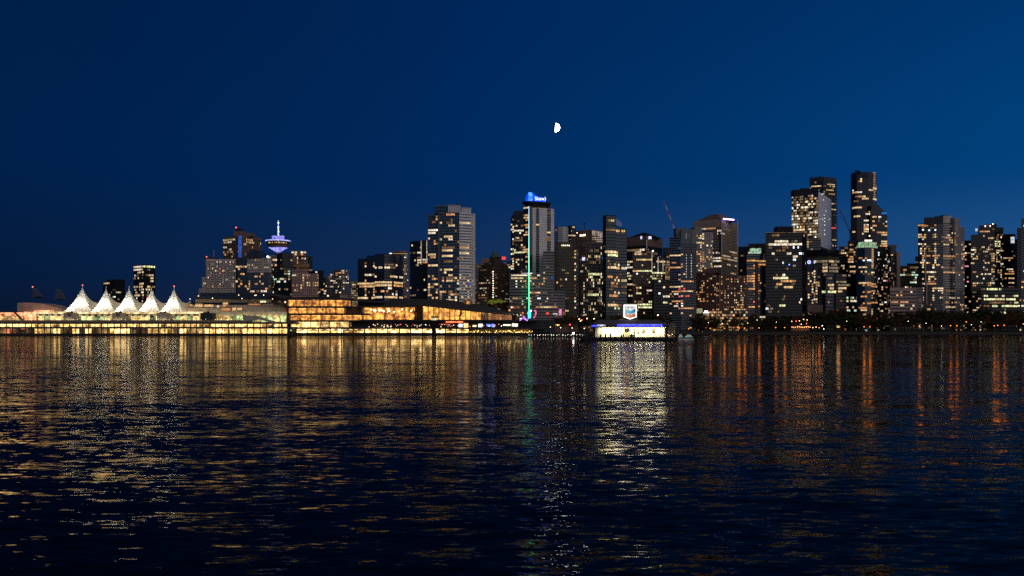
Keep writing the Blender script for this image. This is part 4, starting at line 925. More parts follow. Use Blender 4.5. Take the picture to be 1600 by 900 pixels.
    it = [(1170, 1255, 380, 'd'), (1195, 1220, 378, 'w'), (1210, 1290, 452, 'w'), (1290, 1380, 445, 'w'), (1405, 1435, 440, 'd'), (1135, 1250, 490, 'w'), (1250, 1345, 487, 'w'), (1350, 1440, 480, 'w'), (1440, 1535, 478, 'w'), (1105, 1130, 492, 'd'), (1300, 1370, 525, 'd'), (1435, 1450, 525, 'c'), (1215, 1275, 565, 'd'), (1305, 1330, 565, 'd'), (1355, 1405, 592, 'w'), (1160, 1210, 605, 'w'), (1430, 1480, 630, 'w'), (1485, 1500, 630, 'd'),
          (1190, 1215, 900, 'y'), (1225, 1370, 898, 'l'), (1280, 1470, 968, 'o'), (1215, 1255, 1010, 'o'), (1265, 1300, 1010, 'y'), (1310, 1420, 1010, 'y'), (1265, 1295, 1260, 'l'), (1305, 1340, 1262, 'l'), (1310, 1325, 940, 'w'), (1300, 1330, 865, 'w')]
    b.tier('F', [1090, 1545, 1602], 342, dd=[4, 0, 14], wall='black', glass='black', fh=3.9, cw=2.2, sp=.25, pier=.10, p=.022, cols='wcd', items=it, parapet=2)
    b.box('F', 1233, 1432, 270, 345, wall='black', dz=5)
    for k in range(26): b.sign('F', 1100 + 17 * k, 1105 + 17 * k, 346, 350, 'd', .5, dz=-.6, name='roof_edge_light')
    b.lamp('G', 906, 187, 'b', .7, dz=-1, name='blue_lamp')
    b.done()
    b = Bld('bright_office_tower', 'tall office with warm lit floors on its left face and a smooth pale right face', 'building', 1200, 470, 'H')
    kw = dict(fh=4.05, cols='ywwd')
    b.tier('H', [138, 465, 632], 312, 1010, yaw=30, wall='dark', glass='grey', cw=2.6, sp=.28, pier=.06, p=.50, items=[(165, 300, 800, 'y')], parapet=4, pf=lambda x, y: (1.0 if x < 1278.5 else .0) * (1 if y > 303 else .15) * (1.35 if y > 333 else 1.0), **kw)
    # pale glass skin on the right face
    pc = (X(vx('H', 465), 1200), 1200)
    def skin(m):
        k = []
        yw = math.radians(30); dirx, diry = math.sin(yw), math.cos(yw)
        kr = (vx('H', 625) - CXP) / FPX; L_ = (kr * 1200 - pc[0]) / (dirx - kr * diry)
        e = (dirx, diry); n = (e[1], -e[0])
        for i in range(17):
            z1 = Z(vy('H', 312), 1200) - i * 4.9; z0 = z1 - 4.7
            if z0 < Z(vy('H', 990), 1200): break
            for j in range(3): m.obox(pc, e, n, j * L_ / 3 + .06, (j + 1) * L_ / 3 - .06, z0, z1, .4, .75)
    part('pale_skin_panel', mat('pale_skin', (.62, .62, .66), .35, .2, .10, .1), b.root, skin, kind='stuff')
    for x, y in ((530, 420), (535, 340), (540, 610), (545, 650), (545, 690), (545, 735), (515, 350), (560, 560), (520, 660), (545, 800), (545, 850), (605, 660)):
        Dk = b.D - .8 + (vx('H', x) - vx('H', 465)) * 1.95
        part('skin_light', lit('c'), b.root, lambda m, x=x, y=y, Dk=Dk: m.box(X(vx('H', x) - .6, Dk), X(vx('H', x) + .6, Dk), Dk - 1.2, Dk - .8, Z(vy('H', y) + .5, Dk), Z(vy('H', y) - .5, Dk)))
    b.box('H', 165, 270, 292, 370, wall='black', dz=8); b.box('H', 262, 430, 272, 330, wall='black', dz=10)
    b.tier('I', [300, 500], 90, dd=[4, -1], wall='dark', glass='blue', p=.05, cols='yd', dz=-2, items=[(305, 355, 105, 'd'), (310, 355, 138, 'y'), (315, 358, 175, 'y'), (305, 350, 215, 'y'), (370, 395, 130, 'd'), (305, 330, 250, 'd')])
    b.done()
    b = Bld('balconied_tower', 'dark tower with saw toothed balcony edge rising behind the pale skinned office', 'building', 1370, 530, 'H')
    b.tier('H', [360, 530, 690], 130, dd=[8, 0, 10], wall='dark', glass='green', fh=3.2, sp=.35, pier=.05, p=.05, cols='yod', proud=.9, items=[(390, 500, 250, 'y'), (535, 555, 240, 'd'), (580, 670, 235, 'y'), (570, 650, 295, 'y'), (590, 670, 350, 'o'), (625, 660, 465, 'w'), (665, 690, 465, 'd'), (625, 690, 550, 'y'), (640, 700, 930, 'y'), (640, 660, 985, 'y'), (680, 700, 990, 'y')], parapet=7)
    b.strip('H', 495, 115, 150, 2.5, WALL['black'](), dz=8, name='roof_housing')
    for k in range(26):
        part('balcony', WALL['dark'](), b.root, lambda m, k=k: m.box(X(1305.5, b.D + 10), X(1308.3 + k * .05, b.D + 10), b.D + 10, b.D + 18, Z(284 + 4.4 * k + .7, b.D), Z(284 + 4.4 * k - .7, b.D)))
    b.sign('H', 632, 690, 762, 778, 'r', .5, dz=-6, name='red_banner')
    b.done()
    b = Bld('banded_corner_office', 'mid rise corner office with five wide softly lit floors under a black top', 'building', 1120, 585, 'I')
    it = [(330, 380, 312, 'y'), (385, 430, 312, 'y'), (315, 430, 350, 'y'), (435, 580, 345, 'k'), (440, 575, 387, 'k'), (475, 530, 382, 'y'), (520, 585, 430, 'k'), (525, 580, 465, 'y'), (525, 585, 500, 'y'), (600, 650, 345, 'y'), (650, 725, 348, 'k'), (600, 725, 390, 'k'), (630, 700, 435, 'k'), (600, 725, 470, 'k'), (610, 720, 500, 'k'), (600, 720, 515, 'd')]
    b.tier('I', [320, 585, 730], 240, dd=[12, 0, 9], wall='olive', glass='brown', fh=4.5, cw=2.4, sp=.3, pier=.06, p=.12, cols='kd', items=it, parapet=13)
    b.tier('I', [315, 585, 732], 240, 322, dd=[12, 0, 9], wall='black', glass='black', dz=-.5, p=0)
    b.done()
    b = Bld('round_sign_building', 'narrow dark building with columns of yellow windows under a round blue white sign', 'building', 1085, 420, 'I')
    it = [(335, 355, 515, 'y'), (330, 355, 543, 'y'), (330, 358, 572, 'y'), (335, 360, 602, 'y'), (360, 392, 635, 'y'), (340, 360, 665, 'y'), (405, 435, 505, 'y'), (405, 437, 543, 'y'), (422, 450, 660, 'o'), (462, 490, 660, 'y'), (425, 450, 690, 'o'), (465, 488, 690, 'y'), (425, 450, 722, 'y'), (425, 452, 752, 'y'), (425, 450, 782, 'y'), (335, 368, 788, 'y'), (365, 392, 818, 'd'), (425, 458, 875, 'y'), (425, 452, 905, 'y'), (455, 480, 565, 'd'), (345, 360, 848, 'w')]
    b.tier('I', [312, 408], 368, dd=[0, 0], wall='navy', glass='black', fh=3.6, cw=2.6, sp=.35, pier=.2, p=.0, items=it, parapet=15)
    b.tier('I', [408, 460, 512], 425, dd=[-1, -1, 5], wall='dark', glass='black', fh=3.6, cw=2.6, sp=.35, pier=.2, p=.0, items=it, parapet=4)
    def ringsign(m):
        D = b.D - 1.5; s = D / FPX; c = (X(vx('I', 355), D), Z(vy('I', 396), D))
        for i in range(20):
            a, a2 = 2 * math.pi * i / 20, 2 * math.pi * (i + 1) / 20
            q = lambda r, t, d: (c[0] + r * math.cos(t), D + d, c[1] + r * math.sin(t))
            m.hull([q(1.7 * s, a, 0), q(2.7 * s, a, 0), q(2.7 * s, a2, 0), q(1.7 * s, a2, 0)], [q(1.7 * s, a, .4), q(2.7 * s, a, .4), q(2.7 * s, a2, .4), q(1.7 * s, a2, .4)])
        m.hull([(c[0] - .9 * s, D, c[1]), (c[0] + .6 * s, D, c[1] - .8 * s), (c[0] + .6 * s, D, c[1] + .8 * s)], [(c[0] - .9 * s, D + .4, c[1]), (c[0] + .6 * s, D + .4, c[1] - .8 * s), (c[0] + .6 * s, D + .4, c[1] + .8 * s)])
    part('ring_sign', emit('ring_sign_light', (.34, .40, 1.0), 3.0, 0), b.root, ringsign)
    part('ring_sign_disc', emit('ring_sign_back', (.05, .10, .9), .7, 0), b.root, lambda m: m.hull([(X(vx('I', 355), b.D - 1.3) + 1.9 * math.cos(t), b.D - 1.25, Z(vy('I', 396), b.D) + 1.9 * math.sin(t)) for t in [i * math.pi / 10 for i in range(20)]], [(X(vx('I', 355), b.D - 1.3) + 1.9 * math.cos(t), b.D - 1.0, Z(vy('I', 396), b.D) + 1.9 * math.sin(t)) for t in [i * math.pi / 10 for i in range(20)]]))
    b.sign('I', 416, 424, 376, 414, 'v', 1.3, dz=-1.5, name='bar_sign')
    b.box('G', 1135, 1325, 690, 800, wall='brown', dz=-22, depth=14, name='podium_block')
    for k in range(9): b.sign('G', 1150 + 20 * k, 1158 + 20 * k, 800 + 8 * (k % 3), 810 + 8 * (k % 3), random.choice('orw'), .9, dz=-23, name='shop_lamp')
    b.done()
    b = Bld('low_blue_office', 'low dark blue office with two short yellow floors behind the dark trees', 'building', 1110, 600, 'I')
    it = [(585, 615, 600, 'd'), (600, 665, 688, 'y'), (612, 662, 728, 'y'), (525, 568, 770, 'l'), (585, 690, 770, 'l'), (600, 635, 600, 'k')]
    b.tier('I', [512, 560, 690], 528, dd=[4, 0, 2], wall='navy', glass='blue', fh=4.6, sp=.3, pier=.05, p=.02, cols='dw', items=it); b.done()
    b = Bld('low_olive_office', 'low olive office with bright yellow floor ends beside the low dark blue office', 'building', 1115, 830, 'I')
    it = [(710, 870, 692, 'k'), (725, 820, 733, 'y'), (718, 760, 772, 'y'), (820, 845, 845, 'g'), (885, 915, 840, 'g'), (880, 965, 885, 'w'), (830, 850, 885, 'l'), (830, 850, 975, 'y'), (895, 920, 970, 'y'), (830, 870, 1010, 'g'), (920, 960, 1010, 'g'), (700, 830, 655, 'k')]
    b.tier('I', [690, 820, 962], 540, dd=[2, 0, 3], wall='olive', glass='brown', fh=4.4, sp=.35, pier=.05, p=.04, cols='ldk', items=it)
    b.box('I', 865, 935, 685, 712, wall='black', dz=-2, depth=2, name='dark_hoarding')
    b.done()
    b = Bld('grey_mid_office', 'grey office with a pale top storey left of the stacked orange floors', 'building', 1290, 780, 'I')
    b.tier('I', [730, 840], 200, wall='grey', glass='grey', p=.05, cols='od', fh=4, items=[(745, 775, 290, 'o'), (785, 815, 292, 'y'), (735, 835, 292, 'd'), (755, 775, 430, 'y'), (780, 798, 432, 'y'), (770, 785, 470, 'y')])
    b.done()
    b = Bld('orange_stack_tower', 'dark narrow tower with a stack of glowing orange floors under the far pink crane', 'building', 1240, 885, 'I')
    b.tier('I', [838, 932], 130, wall='dark', glass='brown', fh=3.6, sp=.3, pier=.06, p=.04, cols='od', items=[(855, 912, 230, 'y'), (855, 915, 280, 'd'), (870, 915, 345, 'o'), (842, 915, 375, 'o'), (845, 918, 402, 'y'), (860, 922, 462, 'y'), (860, 922, 520, 'o'), (868, 915, 580, 'y'), (860, 928, 605, 'o'), (890, 910, 170, 'd')]); b.done()
    # tallest tower
    b = Bld('tallest_tower', 'tallest dark glass tower, slightly flared, with a lower wedge shaped half on its right', 'skyscraper', 1260, 1030, 'H')
    D = b.D
    it = [(890, 940, 328, 'o'), (930, 1010, 320, 'w'), (975, 1005, 180, 'y'), (1105, 1190, 285, 'y'), (1120, 1180, 290, 'd'), (930, 960, 380, 'd'), (960, 1010, 378, 'o'), (1020, 1050, 370, 'y'), (1020, 1095, 402, 'y'), (920, 960, 432, 'd'), (1145, 1195, 422, 'w'), (905, 1015, 512, 'y'), (1060, 1110, 585, 'w'), (1095, 1112, 555, 'o'), (920, 985, 620, 'y'), (1045, 1070, 685, 'w'), (1072, 1098, 685, 'y'), (1045, 1068, 718, 'y'), (1075, 1095, 718, 'w'), (1045, 1095, 750, 'o'), (1048, 1068, 780, 'y'), (1075, 1095, 780, 'w'), (1045, 1095, 808, 'y'),
          (1025, 1040, 845, 'w'), (1105, 1125, 865, 'w'), (990, 1015, 80, 'w'), (1060, 1095, 812, 'w')]
    b.tier('H', [876, 950, 1080, 1150, 1195], 92, dd=[10, 2, 0, 3, 10], wall='navy', glass='black', fh=3.35, cw=3.0, sp=.22, pier=.03, p=.015, cols='yd', items=it, parapet=6, back=30)
    b.tier('H', [885, 1000, 1110, 1180], 64, 95, dd=[12, 3, 3, 10], wall='navy', glass='black', p=.02, cols='d', dz=2)
    for x in (935, 955, 975): b.box('H', x, x + 12, 48, 66, wall='black', dz=8, depth=4, name='roof_vent')
    for k in range(16): b.sign('H', 1150, 1184, 76 + 21 * k, 82 + 21 * k, 'd', .05, dz=4, name='balcony_edge')
    it2 = [(1160, 1195, 605, 'o'), (1215, 1245, 608, 'c'), (1140, 1180, 680, 'y'), (1155, 1190, 742, 'o'), (1200, 1330, 828, 'o'), (1235, 1325, 830, 'w'), (1260, 1325, 858, 'y'), (1265, 1330, 925, 'y'), (1255, 1335, 960, 'y'), (1240, 1340, 985, 'o'), (1110, 1130, 780, 'y'), (1155, 1170, 800, 'w'), (1295, 1325, 735, 'o'), (1180, 1195, 950, 'w')]
    b.tier('H', [1120, 1200, 1328], 612, dd=[0, -2, 4], wall='navy', glass='black', fh=3.35, cw=3, sp=.25, pier=.03, p=.03, cols='yod', items=it2, dz=-5)
    def wedge(m):
        d = D - 4; q = lambda x, y, dy: (X(vx('H', x), d + dy), d + dy, Z(vy('H', y), d))
        f = [(1122, 612), (1326, 612), (1240, 500), (1215, 480), (1135, 485)]
        m.hull([q(x, y, 0) for x, y in f], [q(x, y, 22) for x, y in f])
    part('wedge_roof', GL['black'](), b.root, wedge)
    part('blue_parapet_light', emit('sign_b_soft', (.03, .25, .9), .6, .4, .8), b.root, lambda m: m.box(X(vx('H', 1262), D - 6), X(vx('H', 1328), D - 6), D - 6, D - 5.6, Z(vy('H', 604), D), Z(vy('H', 582), D)))
    b.tier('I', [925, 1010, 1100, 1340], 205, dd=[-4, -6, -6, 0], wall='dark', glass='black', fh=3.35, p=.05, cols='yod', dz=0)
    b.done()
    # tower with round green crown
    b = Bld('green_crowned_tower', 'dark tower with a rounded pale green glass crown in front of the tallest tower', 'building', 1080, 1080, 'I')
    it = [(975, 1035, 343, 'o'), (975, 1045, 450, 'y'), (1000, 1035, 520, 'y'), (970, 1055, 660, 'y'), (1070, 1095, 662, 'y'), (1105, 1185, 662, 'o'), (1075, 1200, 692, 'o'), (1205, 1240, 660, 'o'), (1090, 1175, 765, 'o'), (990, 1060, 838, 'o'), (1090, 1150, 905, 'o'), (1150, 1200, 908, 'o'), (985, 1065, 975, 'o'), (1070, 1090, 378, 'c'), (1098, 1115, 378, 'c'), (1090, 1120, 555, 'd'),
          (1010, 1060, 1005, 'y'), (1025, 1070, 1040, 'y'), (1010, 1060, 1100, 'l')]
    b.tier('I', [948, 1050], 210, dd=[6, 1], wall='black', glass='blue', fh=3.0, sp=.25, pier=.05, p=.012, cols='od', items=it)
    b.tier('I', [1050, 1130], 210, dd=[1, 0], wall='navy', glass='blue', fh=3.0, sp=.2, pier=.05, p=.01, cols='cd', items=it)
    b.tier('I', [1130, 1170, 1215], 215, dd=[0, 3, 12], wall='dark', glass='black', fh=3.0, sp=.3, pier=.05, p=.06, cols='yd', items=it)
    for k in range(9): b.sign('I', 1138, 1160, 228 + 28 * k, 248 + 28 * k, 'd', random.choice([.25, .5, .9]), dz=-1, name='lit_stair_window')
    grn = emit('green_crown_glass', (.52, .82, .50), .55, .45, .35)
    D = b.D
    pts = [(948, 10), (965, 5), (1000, 1), (1050, -1), (1100, -1), (1150, 2), (1190, 8), (1212, 16)]
    for (xa, da), (xb, db) in zip(pts, pts[1:]):
        for y0, y1 in ((180, 214), (145, 178)):
            if (xa < 960 or xb > 1195) and y0 == 145: continue
            part('crown_pane', grn, b.root, lambda m: m.hull([(X(vx('I', xa + 2), D + da), D + da, Z(vy('I', y1), D)), (X(vx('I', xb - 2), D + db), D + db, Z(vy('I', y1), D)), (X(vx('I', xb - 2), D + db + 1), D + db + 1, Z(vy('I', y1), D)), (X(vx('I', xa + 2), D + da + 1), D + da + 1, Z(vy('I', y1), D))],
                 [(X(vx('I', xa + 2), D + da), D + da, Z(vy('I', y0), D)), (X(vx('I', xb - 2), D + db), D + db, Z(vy('I', y0), D)), (X(vx('I', xb - 2), D + db + 1), D + db + 1, Z(vy('I', y0), D)), (X(vx('I', xa + 2), D + da + 1), D + da + 1, Z(vy('I', y0), D))]))
    b.sign('I', 1050, 1140, 118, 136, 'w', 1.0, dz=6, name='roof_light_band')
    b.box('I', 985, 1140, 128, 150, wall='dark', dz=9, name='roof_drum')
    b.done()
    b = Bld('cluttered_apartment_tower', 'dark apartment tower speckled with small white lights right of the green crown', 'building', 1140, 1290, 'I')
    b.tier('I', [1190, 1280, 1372], 205, dd=[4, 0, 6], wall='dark', glass='black', fh=3.0, cw=2.4, sp=.3, pier=.15, p=.12, cols='wdcyo', items=[(1310, 1335, 470, 'o'), (1310, 1335, 540, 'w'), (1310, 1330, 575, 'y'), (1260, 1285, 490, 'd'), (1260, 1285, 740, 'o'), (1310, 1335, 700, 'o'), (1310, 1330, 640, 'p'), (1330, 1360, 378, 'c')]); b.done()
    b = Bld('pink_edged_tower', 'grey apartment tower with a plain pinkish slab down its right edge', 'building', 1190, 1430, 'I')
    b.tier('I', [1365, 1440], 185, dd=[4, 0], wall='grey', glass='black', fh=3.0, cw=2.4, sp=.4, pier=.2, p=.16, cols='yd', items=[(1365, 1385, 285, 'y'), (1370, 1395, 312, 'y')], parapet=12)
    b.tier('I', [1440, 1450, 1490], 265, dd=[-.5, -1, 6], wall='pink', glass='brown', sp=.95, pier=.9, cw=8, p=0, parapet=.5)
    b.box('I', 1385, 1450, 180, 210, wall='grey', dz=2); b.done()
    b = Bld('low_green_office', 'low dark office with one greenish white floor left of the big right hand tower', 'building', 1240, 150, 'K')
    b.tier('K', [48, 300], 682, dd=[0, 4], wall='olive', glass='green', fh=3.7, sp=.35, pier=.06, p=.10, cols='gwd', items=[(55, 105, 785, 'g'), (110, 190, 788, 'd'), (200, 295, 783, 'g'), (90, 125, 728, 'o'), (185, 290, 690, 'd'), (180, 260, 875, 'g')])
    b.tier('K', [135, 300], 650, 682, dd=[4, 6], wall='black', glass='black', p=0); b.tier('K', [240, 300], 560, 650, dd=[6, 7], wall='dark', glass='black', p=.05, cols='d'); b.done()
    b = Bld('low_concrete_block', 'low beige concrete block with dark window bands just above the trees', 'building', 1075, 130, 'L')
    b.tier('L', [-75, 255], 395, dd=[0, 2], wall='pink', glass='black', fh=4.4, cw=3, sp=.5, pier=.03, p=.03, cols='ow', items=[(-60, 20, 585, 'o'), (55, 120, 582, 'o'), (55, 105, 622, 'w'), (0, 35, 507, 'y'), (175, 192, 462, 'w'), (180, 215, 655, 'w')], parapet=4)
    b.tier('L', [200, 340], 395, dd=[3, 4], wall='grey', glass='black', p=.12, cols='wod', dz=5); b.done()
    # big right hand tower
    b = Bld('rounded_apartment_tower', 'big dark apartment tower with a rounded pale corner near the right edge', 'building', 1085, 560, 'K')
    kw = dict(fh=3.05, cw=2.7, sp=.3, pier=.08, cols='yod')
    it = [(288, 330, 182, 'o'), (332, 352, 182, 'o'), (362, 392, 182, 'o'), (280, 322, 285, 'y'), (280, 322, 318, 'y'), (325, 350, 318, 'o'), (288, 330, 408, 'w'), (290, 312, 475, 'y'), (290, 318, 505, 'y'), (292, 320, 537, 'w'), (330, 425, 572, 'o'), (365, 385, 605, 'w'), (290, 328, 630, 'y'), (388, 425, 640, 'y'), (375, 425, 768, 'y'), (430, 468, 770, 'w'), (395, 470, 832, 'y'), (400, 435, 835, 'w'), (370, 470, 895, 'o'), (355, 375, 900, 'c'),
          (485, 522, 330, 'd'), (485, 545, 403, 'd'), (470, 550, 552, 'o'), (500, 552, 665, 'y'), (450, 468, 550, 'y'), (395, 415, 245, 'c'), (490, 580, 970, 'y'), (515, 578, 1000, 'w'), (550, 578, 1078, 'y'), (590, 600, 700, 'w'), (415, 470, 505, 'd'), (380, 415, 445, 'd')]
    b.tier('K', [276, 350], 150, dd=[6, 3], wall='dark', glass='black', p=.05, items=it, **kw)
    b.tier('K', [350, 480], 75, dd=[3, 1], wall='dark', glass='black', p=.05, items=it, parapet=9, **kw)
    b.tier('K', [480, 590], 62, dd=[1, 0], wall='navy', glass='blue', p=.02, items=it, parapet=10, **kw)
    it = [(590, 625, 325, 'd'), (630, 700, 328, 'o'), (585, 660, 403, 'y'), (660, 700, 365, 'y'), (595, 670, 550, 'o'), (680, 720, 550, 'y'), (600, 690, 588, 'd'), (600, 660, 700, 'd'), (680, 745, 703, 'd'), (600, 700, 775, 'o'), (710, 740, 772, 'l'), (745, 780, 775, 'd'), (610, 730, 1005, 'd'), (655, 690, 1075, 'y'), (695, 750, 1075, 'y'), (760, 790, 1075, 'y'), (620, 660, 1188, 'y'), (662, 720, 1188, 'y'), (640, 680, 288, 'w'), (740, 772, 550, 'y'), (625, 655, 1150, 'o')]
    b.tier('K', [590, 620, 660, 690], 55, dd=[0, 0, 1, 3], wall='concrete', glass='brown', p=.03, items=it, parapet=9, **{**kw, 'sp': .45})
    b.tier('K', [690, 728], 80, dd=[1, 2], wall='slate', glass='black', p=.08, items=it, **{**kw, 'proud': .8})
    b.tier('K', [728, 800], 85, dd=[2, 6], wall='grey', glass='grey', p=.05, items=it, parapet=12, **{**kw, 'sp': .5, 'pier': .3})
    b.tier('K', [800, 855], 185, dd=[7, 12], wall='grey', glass='black', p=.10, items=[(815, 838, 412, 'o'), (815, 845, 600, 'y'), (818, 840, 520, 'o'), (835, 865, 775, 'o')], **kw)
    b.box('K', 590, 660, 46, 58, wall='black', dz=4, name='roof_housing')
    b.strip('K', 370, 470, 930, 1.4, WALL['pink'](), dz=-.8 + 2, name='pink_pier'); b.strip('L', 385, 330, 600, 1.4, WALL['pink'](), dz=1, name='pink_pier')  # plain pink concrete strips on the facade
    b.done()
    b = Bld('narrow_tower', 'narrow dark tower squeezed right beside the rounded apartment tower', 'building', 1150, 895, 'K')
    b.tier('K', [858, 935], 366, wall='black', glass='black', fh=3.1, p=.08, cols='wyo', items=[(862, 880, 510, 'w'), (890, 925, 512, 'd'), (865, 880, 605, 'o'), (870, 912, 675, 'p'), (862, 880, 440, 'y'), (880, 910, 872, 'p'), (840, 865, 928, 'w'), (845, 890, 1075, 'o'), (845, 905, 1222, 'd')]); b.done()
    b = Bld('stepped_apartment_tower', 'dark tower stepping up to a lit top with many yellow windows down its middle', 'building', 1130, 1150, 'K')
    kw = dict(wall='dark', glass='black', fh=3.05, cw=2.5, sp=.32, pier=.16, cols='yodw')
    it = [(932, 970, 475, 'w'), (975, 1008, 475, 'w'), (935, 970, 542, 'w'), (940, 960, 575, 'o'), (988, 1030, 602, 'y'), (940, 985, 640, 'y'), (950, 990, 770, 'o'), (1060, 1100, 822, 'w'), (960, 1015, 905, 'y'), (960, 1005, 937, 'o'), (970, 1010, 1000, 'd'), (1005, 1065, 1135, 'o'), (1010, 1065, 1200, 'y'), (980, 1060, 1230, 'w')]
    b.tier('K', [936, 1025], 292, dd=[4, 2], p=.05, items=it, **kw)
    it = [(1040, 1060, 235, 'o'), (1065, 1160, 220, 'o'), (1095, 1155, 208, 'd'), (1160, 1200, 345, 'y'), (1175, 1220, 338, 'w'), (1092, 1150, 492, 'y'), (1168, 1185, 490, 'o'), (1100, 1112, 435, 'y'), (1195, 1230, 520, 'o'), (1195, 1230, 550, 'y'), (1200, 1230, 580, 'y'), (1195, 1235, 610, 'o'), (1100, 1135, 642, 'w'), (1140, 1160, 645, 'o'), (1230, 1260, 685, 'w'), (1200, 1235, 725, 'y'), (1200, 1240, 755, 'y'), (1110, 1140, 730, 'o'), (1110, 1140, 790, 'y'), (1205, 1245, 815, 'y'), (1180, 1250, 905, 'w')]
    b.tier('K', [1025, 1232], 232, dd=[2, 0], p=.13, items=it, **kw)
    b.tier('K', [1035, 1105, 1260], 178, 240, dd=[4, 2, 3], p=.2, **{**kw, 'cols': 'oyd'}); b.tier('K', [1105, 1258], 156, 180, dd=[4, 5], p=.1, **kw)
    it = [(1235, 1310, 375, 'l'), (1235, 1270, 405, 'y'), (1240, 1300, 440, 'l'), (1255, 1310, 490, 'y'), (1310, 1335, 485, 'y'), (1260, 1280, 520, 'l'), (1255, 1275, 605, 'y'), (1300, 1320, 572, 'w'), (1255, 1310, 630, 'y'), (1300, 1330, 655, 'w'), (1300, 1320, 745, 'l'), (1300, 1325, 800, 'l'), (1300, 1325, 825, 'y'), (1310, 1325, 915, 'y')]
    b.tier('K', [1232, 1340], 200, dd=[0, 3], p=.14, items=it, parapet=6, **kw)
    b.sign('K', 995, 1020, 215, 250, 'c', .8, dz=-2, name='roof_sign'); b.lamp('K', 1115, 185, 'v', .6); b.lamp('K', 1178, 182, 'w', .6); b.lamp('K', 1210, 160, 'w', .6)
    b.done()
    b = Bld('flat_topped_apartments', 'flat topped apartment block with stacked yellow flats at its right side', 'building', 1145, 1410, 'K')
    it = [(1340, 1375, 590, 'y'), (1385, 1455, 582, 'o'), (1400, 1430, 620, 'y'), (1395, 1455, 712, 'w'), (1405, 1470, 745, 'o'), (1350, 1385, 775, 'o'), (1395, 1470, 778, 'o'), (1350, 1390, 845, 'o'), (1400, 1475, 845, 'y'), (1415, 1475, 905, 'y'), (1410, 1470, 940, 'o'), (1450, 1480, 970, 'o'), (1450, 1475, 1035, 'y'), (1480, 1525, 1035, 'o')]
    b.tier('K', [1335, 1430, 1492], 285, dd=[2, 0, 3], wall='dark', glass='black', fh=3.1, cw=2.6, sp=.4, pier=.12, p=.03, cols='yd', items=it)
    b.sign('K', 1435, 1482, 320, 400, 'c', .06, dz=-.8, name='pale_panel'); b.done()
    b = Bld('low_bright_office', 'low black office with three long bright yellow floors just above the trees', 'building', 1065, 1300, 'L')
    it = [(1070, 1120, 395, 'd'), (1125, 1260, 393, 'l'), (1105, 1150, 518, 'l'), (1235, 1260, 515, 'l'), (1330, 1360, 515, 'w'), (1480, 1530, 512, 'l'), (1105, 1240, 555, 'l'), (1240, 1310, 555, 'y'), (1312, 1355, 555, 'l'), (1370, 1490, 555, 'l'), (1170, 1350, 597, 'd'), (1480, 1530, 597, 'l'), (1200, 1250, 632, 'l'), (1100, 1165, 635, 'd'), (1315, 1430, 630, 'l'), (1430, 1540, 632, 'l')]
    b.tier('L', [1062, 1545], 385, dd=[0, 3], wall='black', glass='brown', fh=4.4, cw=2.1, sp=.4, pier=.05, p=.03, cols='ld', items=it, parapet=1.5); b.done()
    b = Bld('edge_tower', 'plain dark blue tower cut off by the right edge of the view', 'building', 1110, 1580, 'K')
    b.tier('K', [1512, 1565], 210, dd=[0, 1], wall='black', glass='black', p=.012, cols='wd', items=[(1545, 1575, 1102, 'o')])
    b.tier('K', [1565, 1800], 92, dd=[1, 4], wall='navy', glass='blue', p=.03, cols='wyo', items=[(1575, 1610, 885, 'o'), (1580, 1605, 740, 'w'), (1580, 1610, 1125, 'o'), (1575, 1600, 1195, 'w')])
    b.tier('K', [1490, 1515], 350, dd=[2, 1], wall='black', glass='black', p=.0); b.done()
towers()
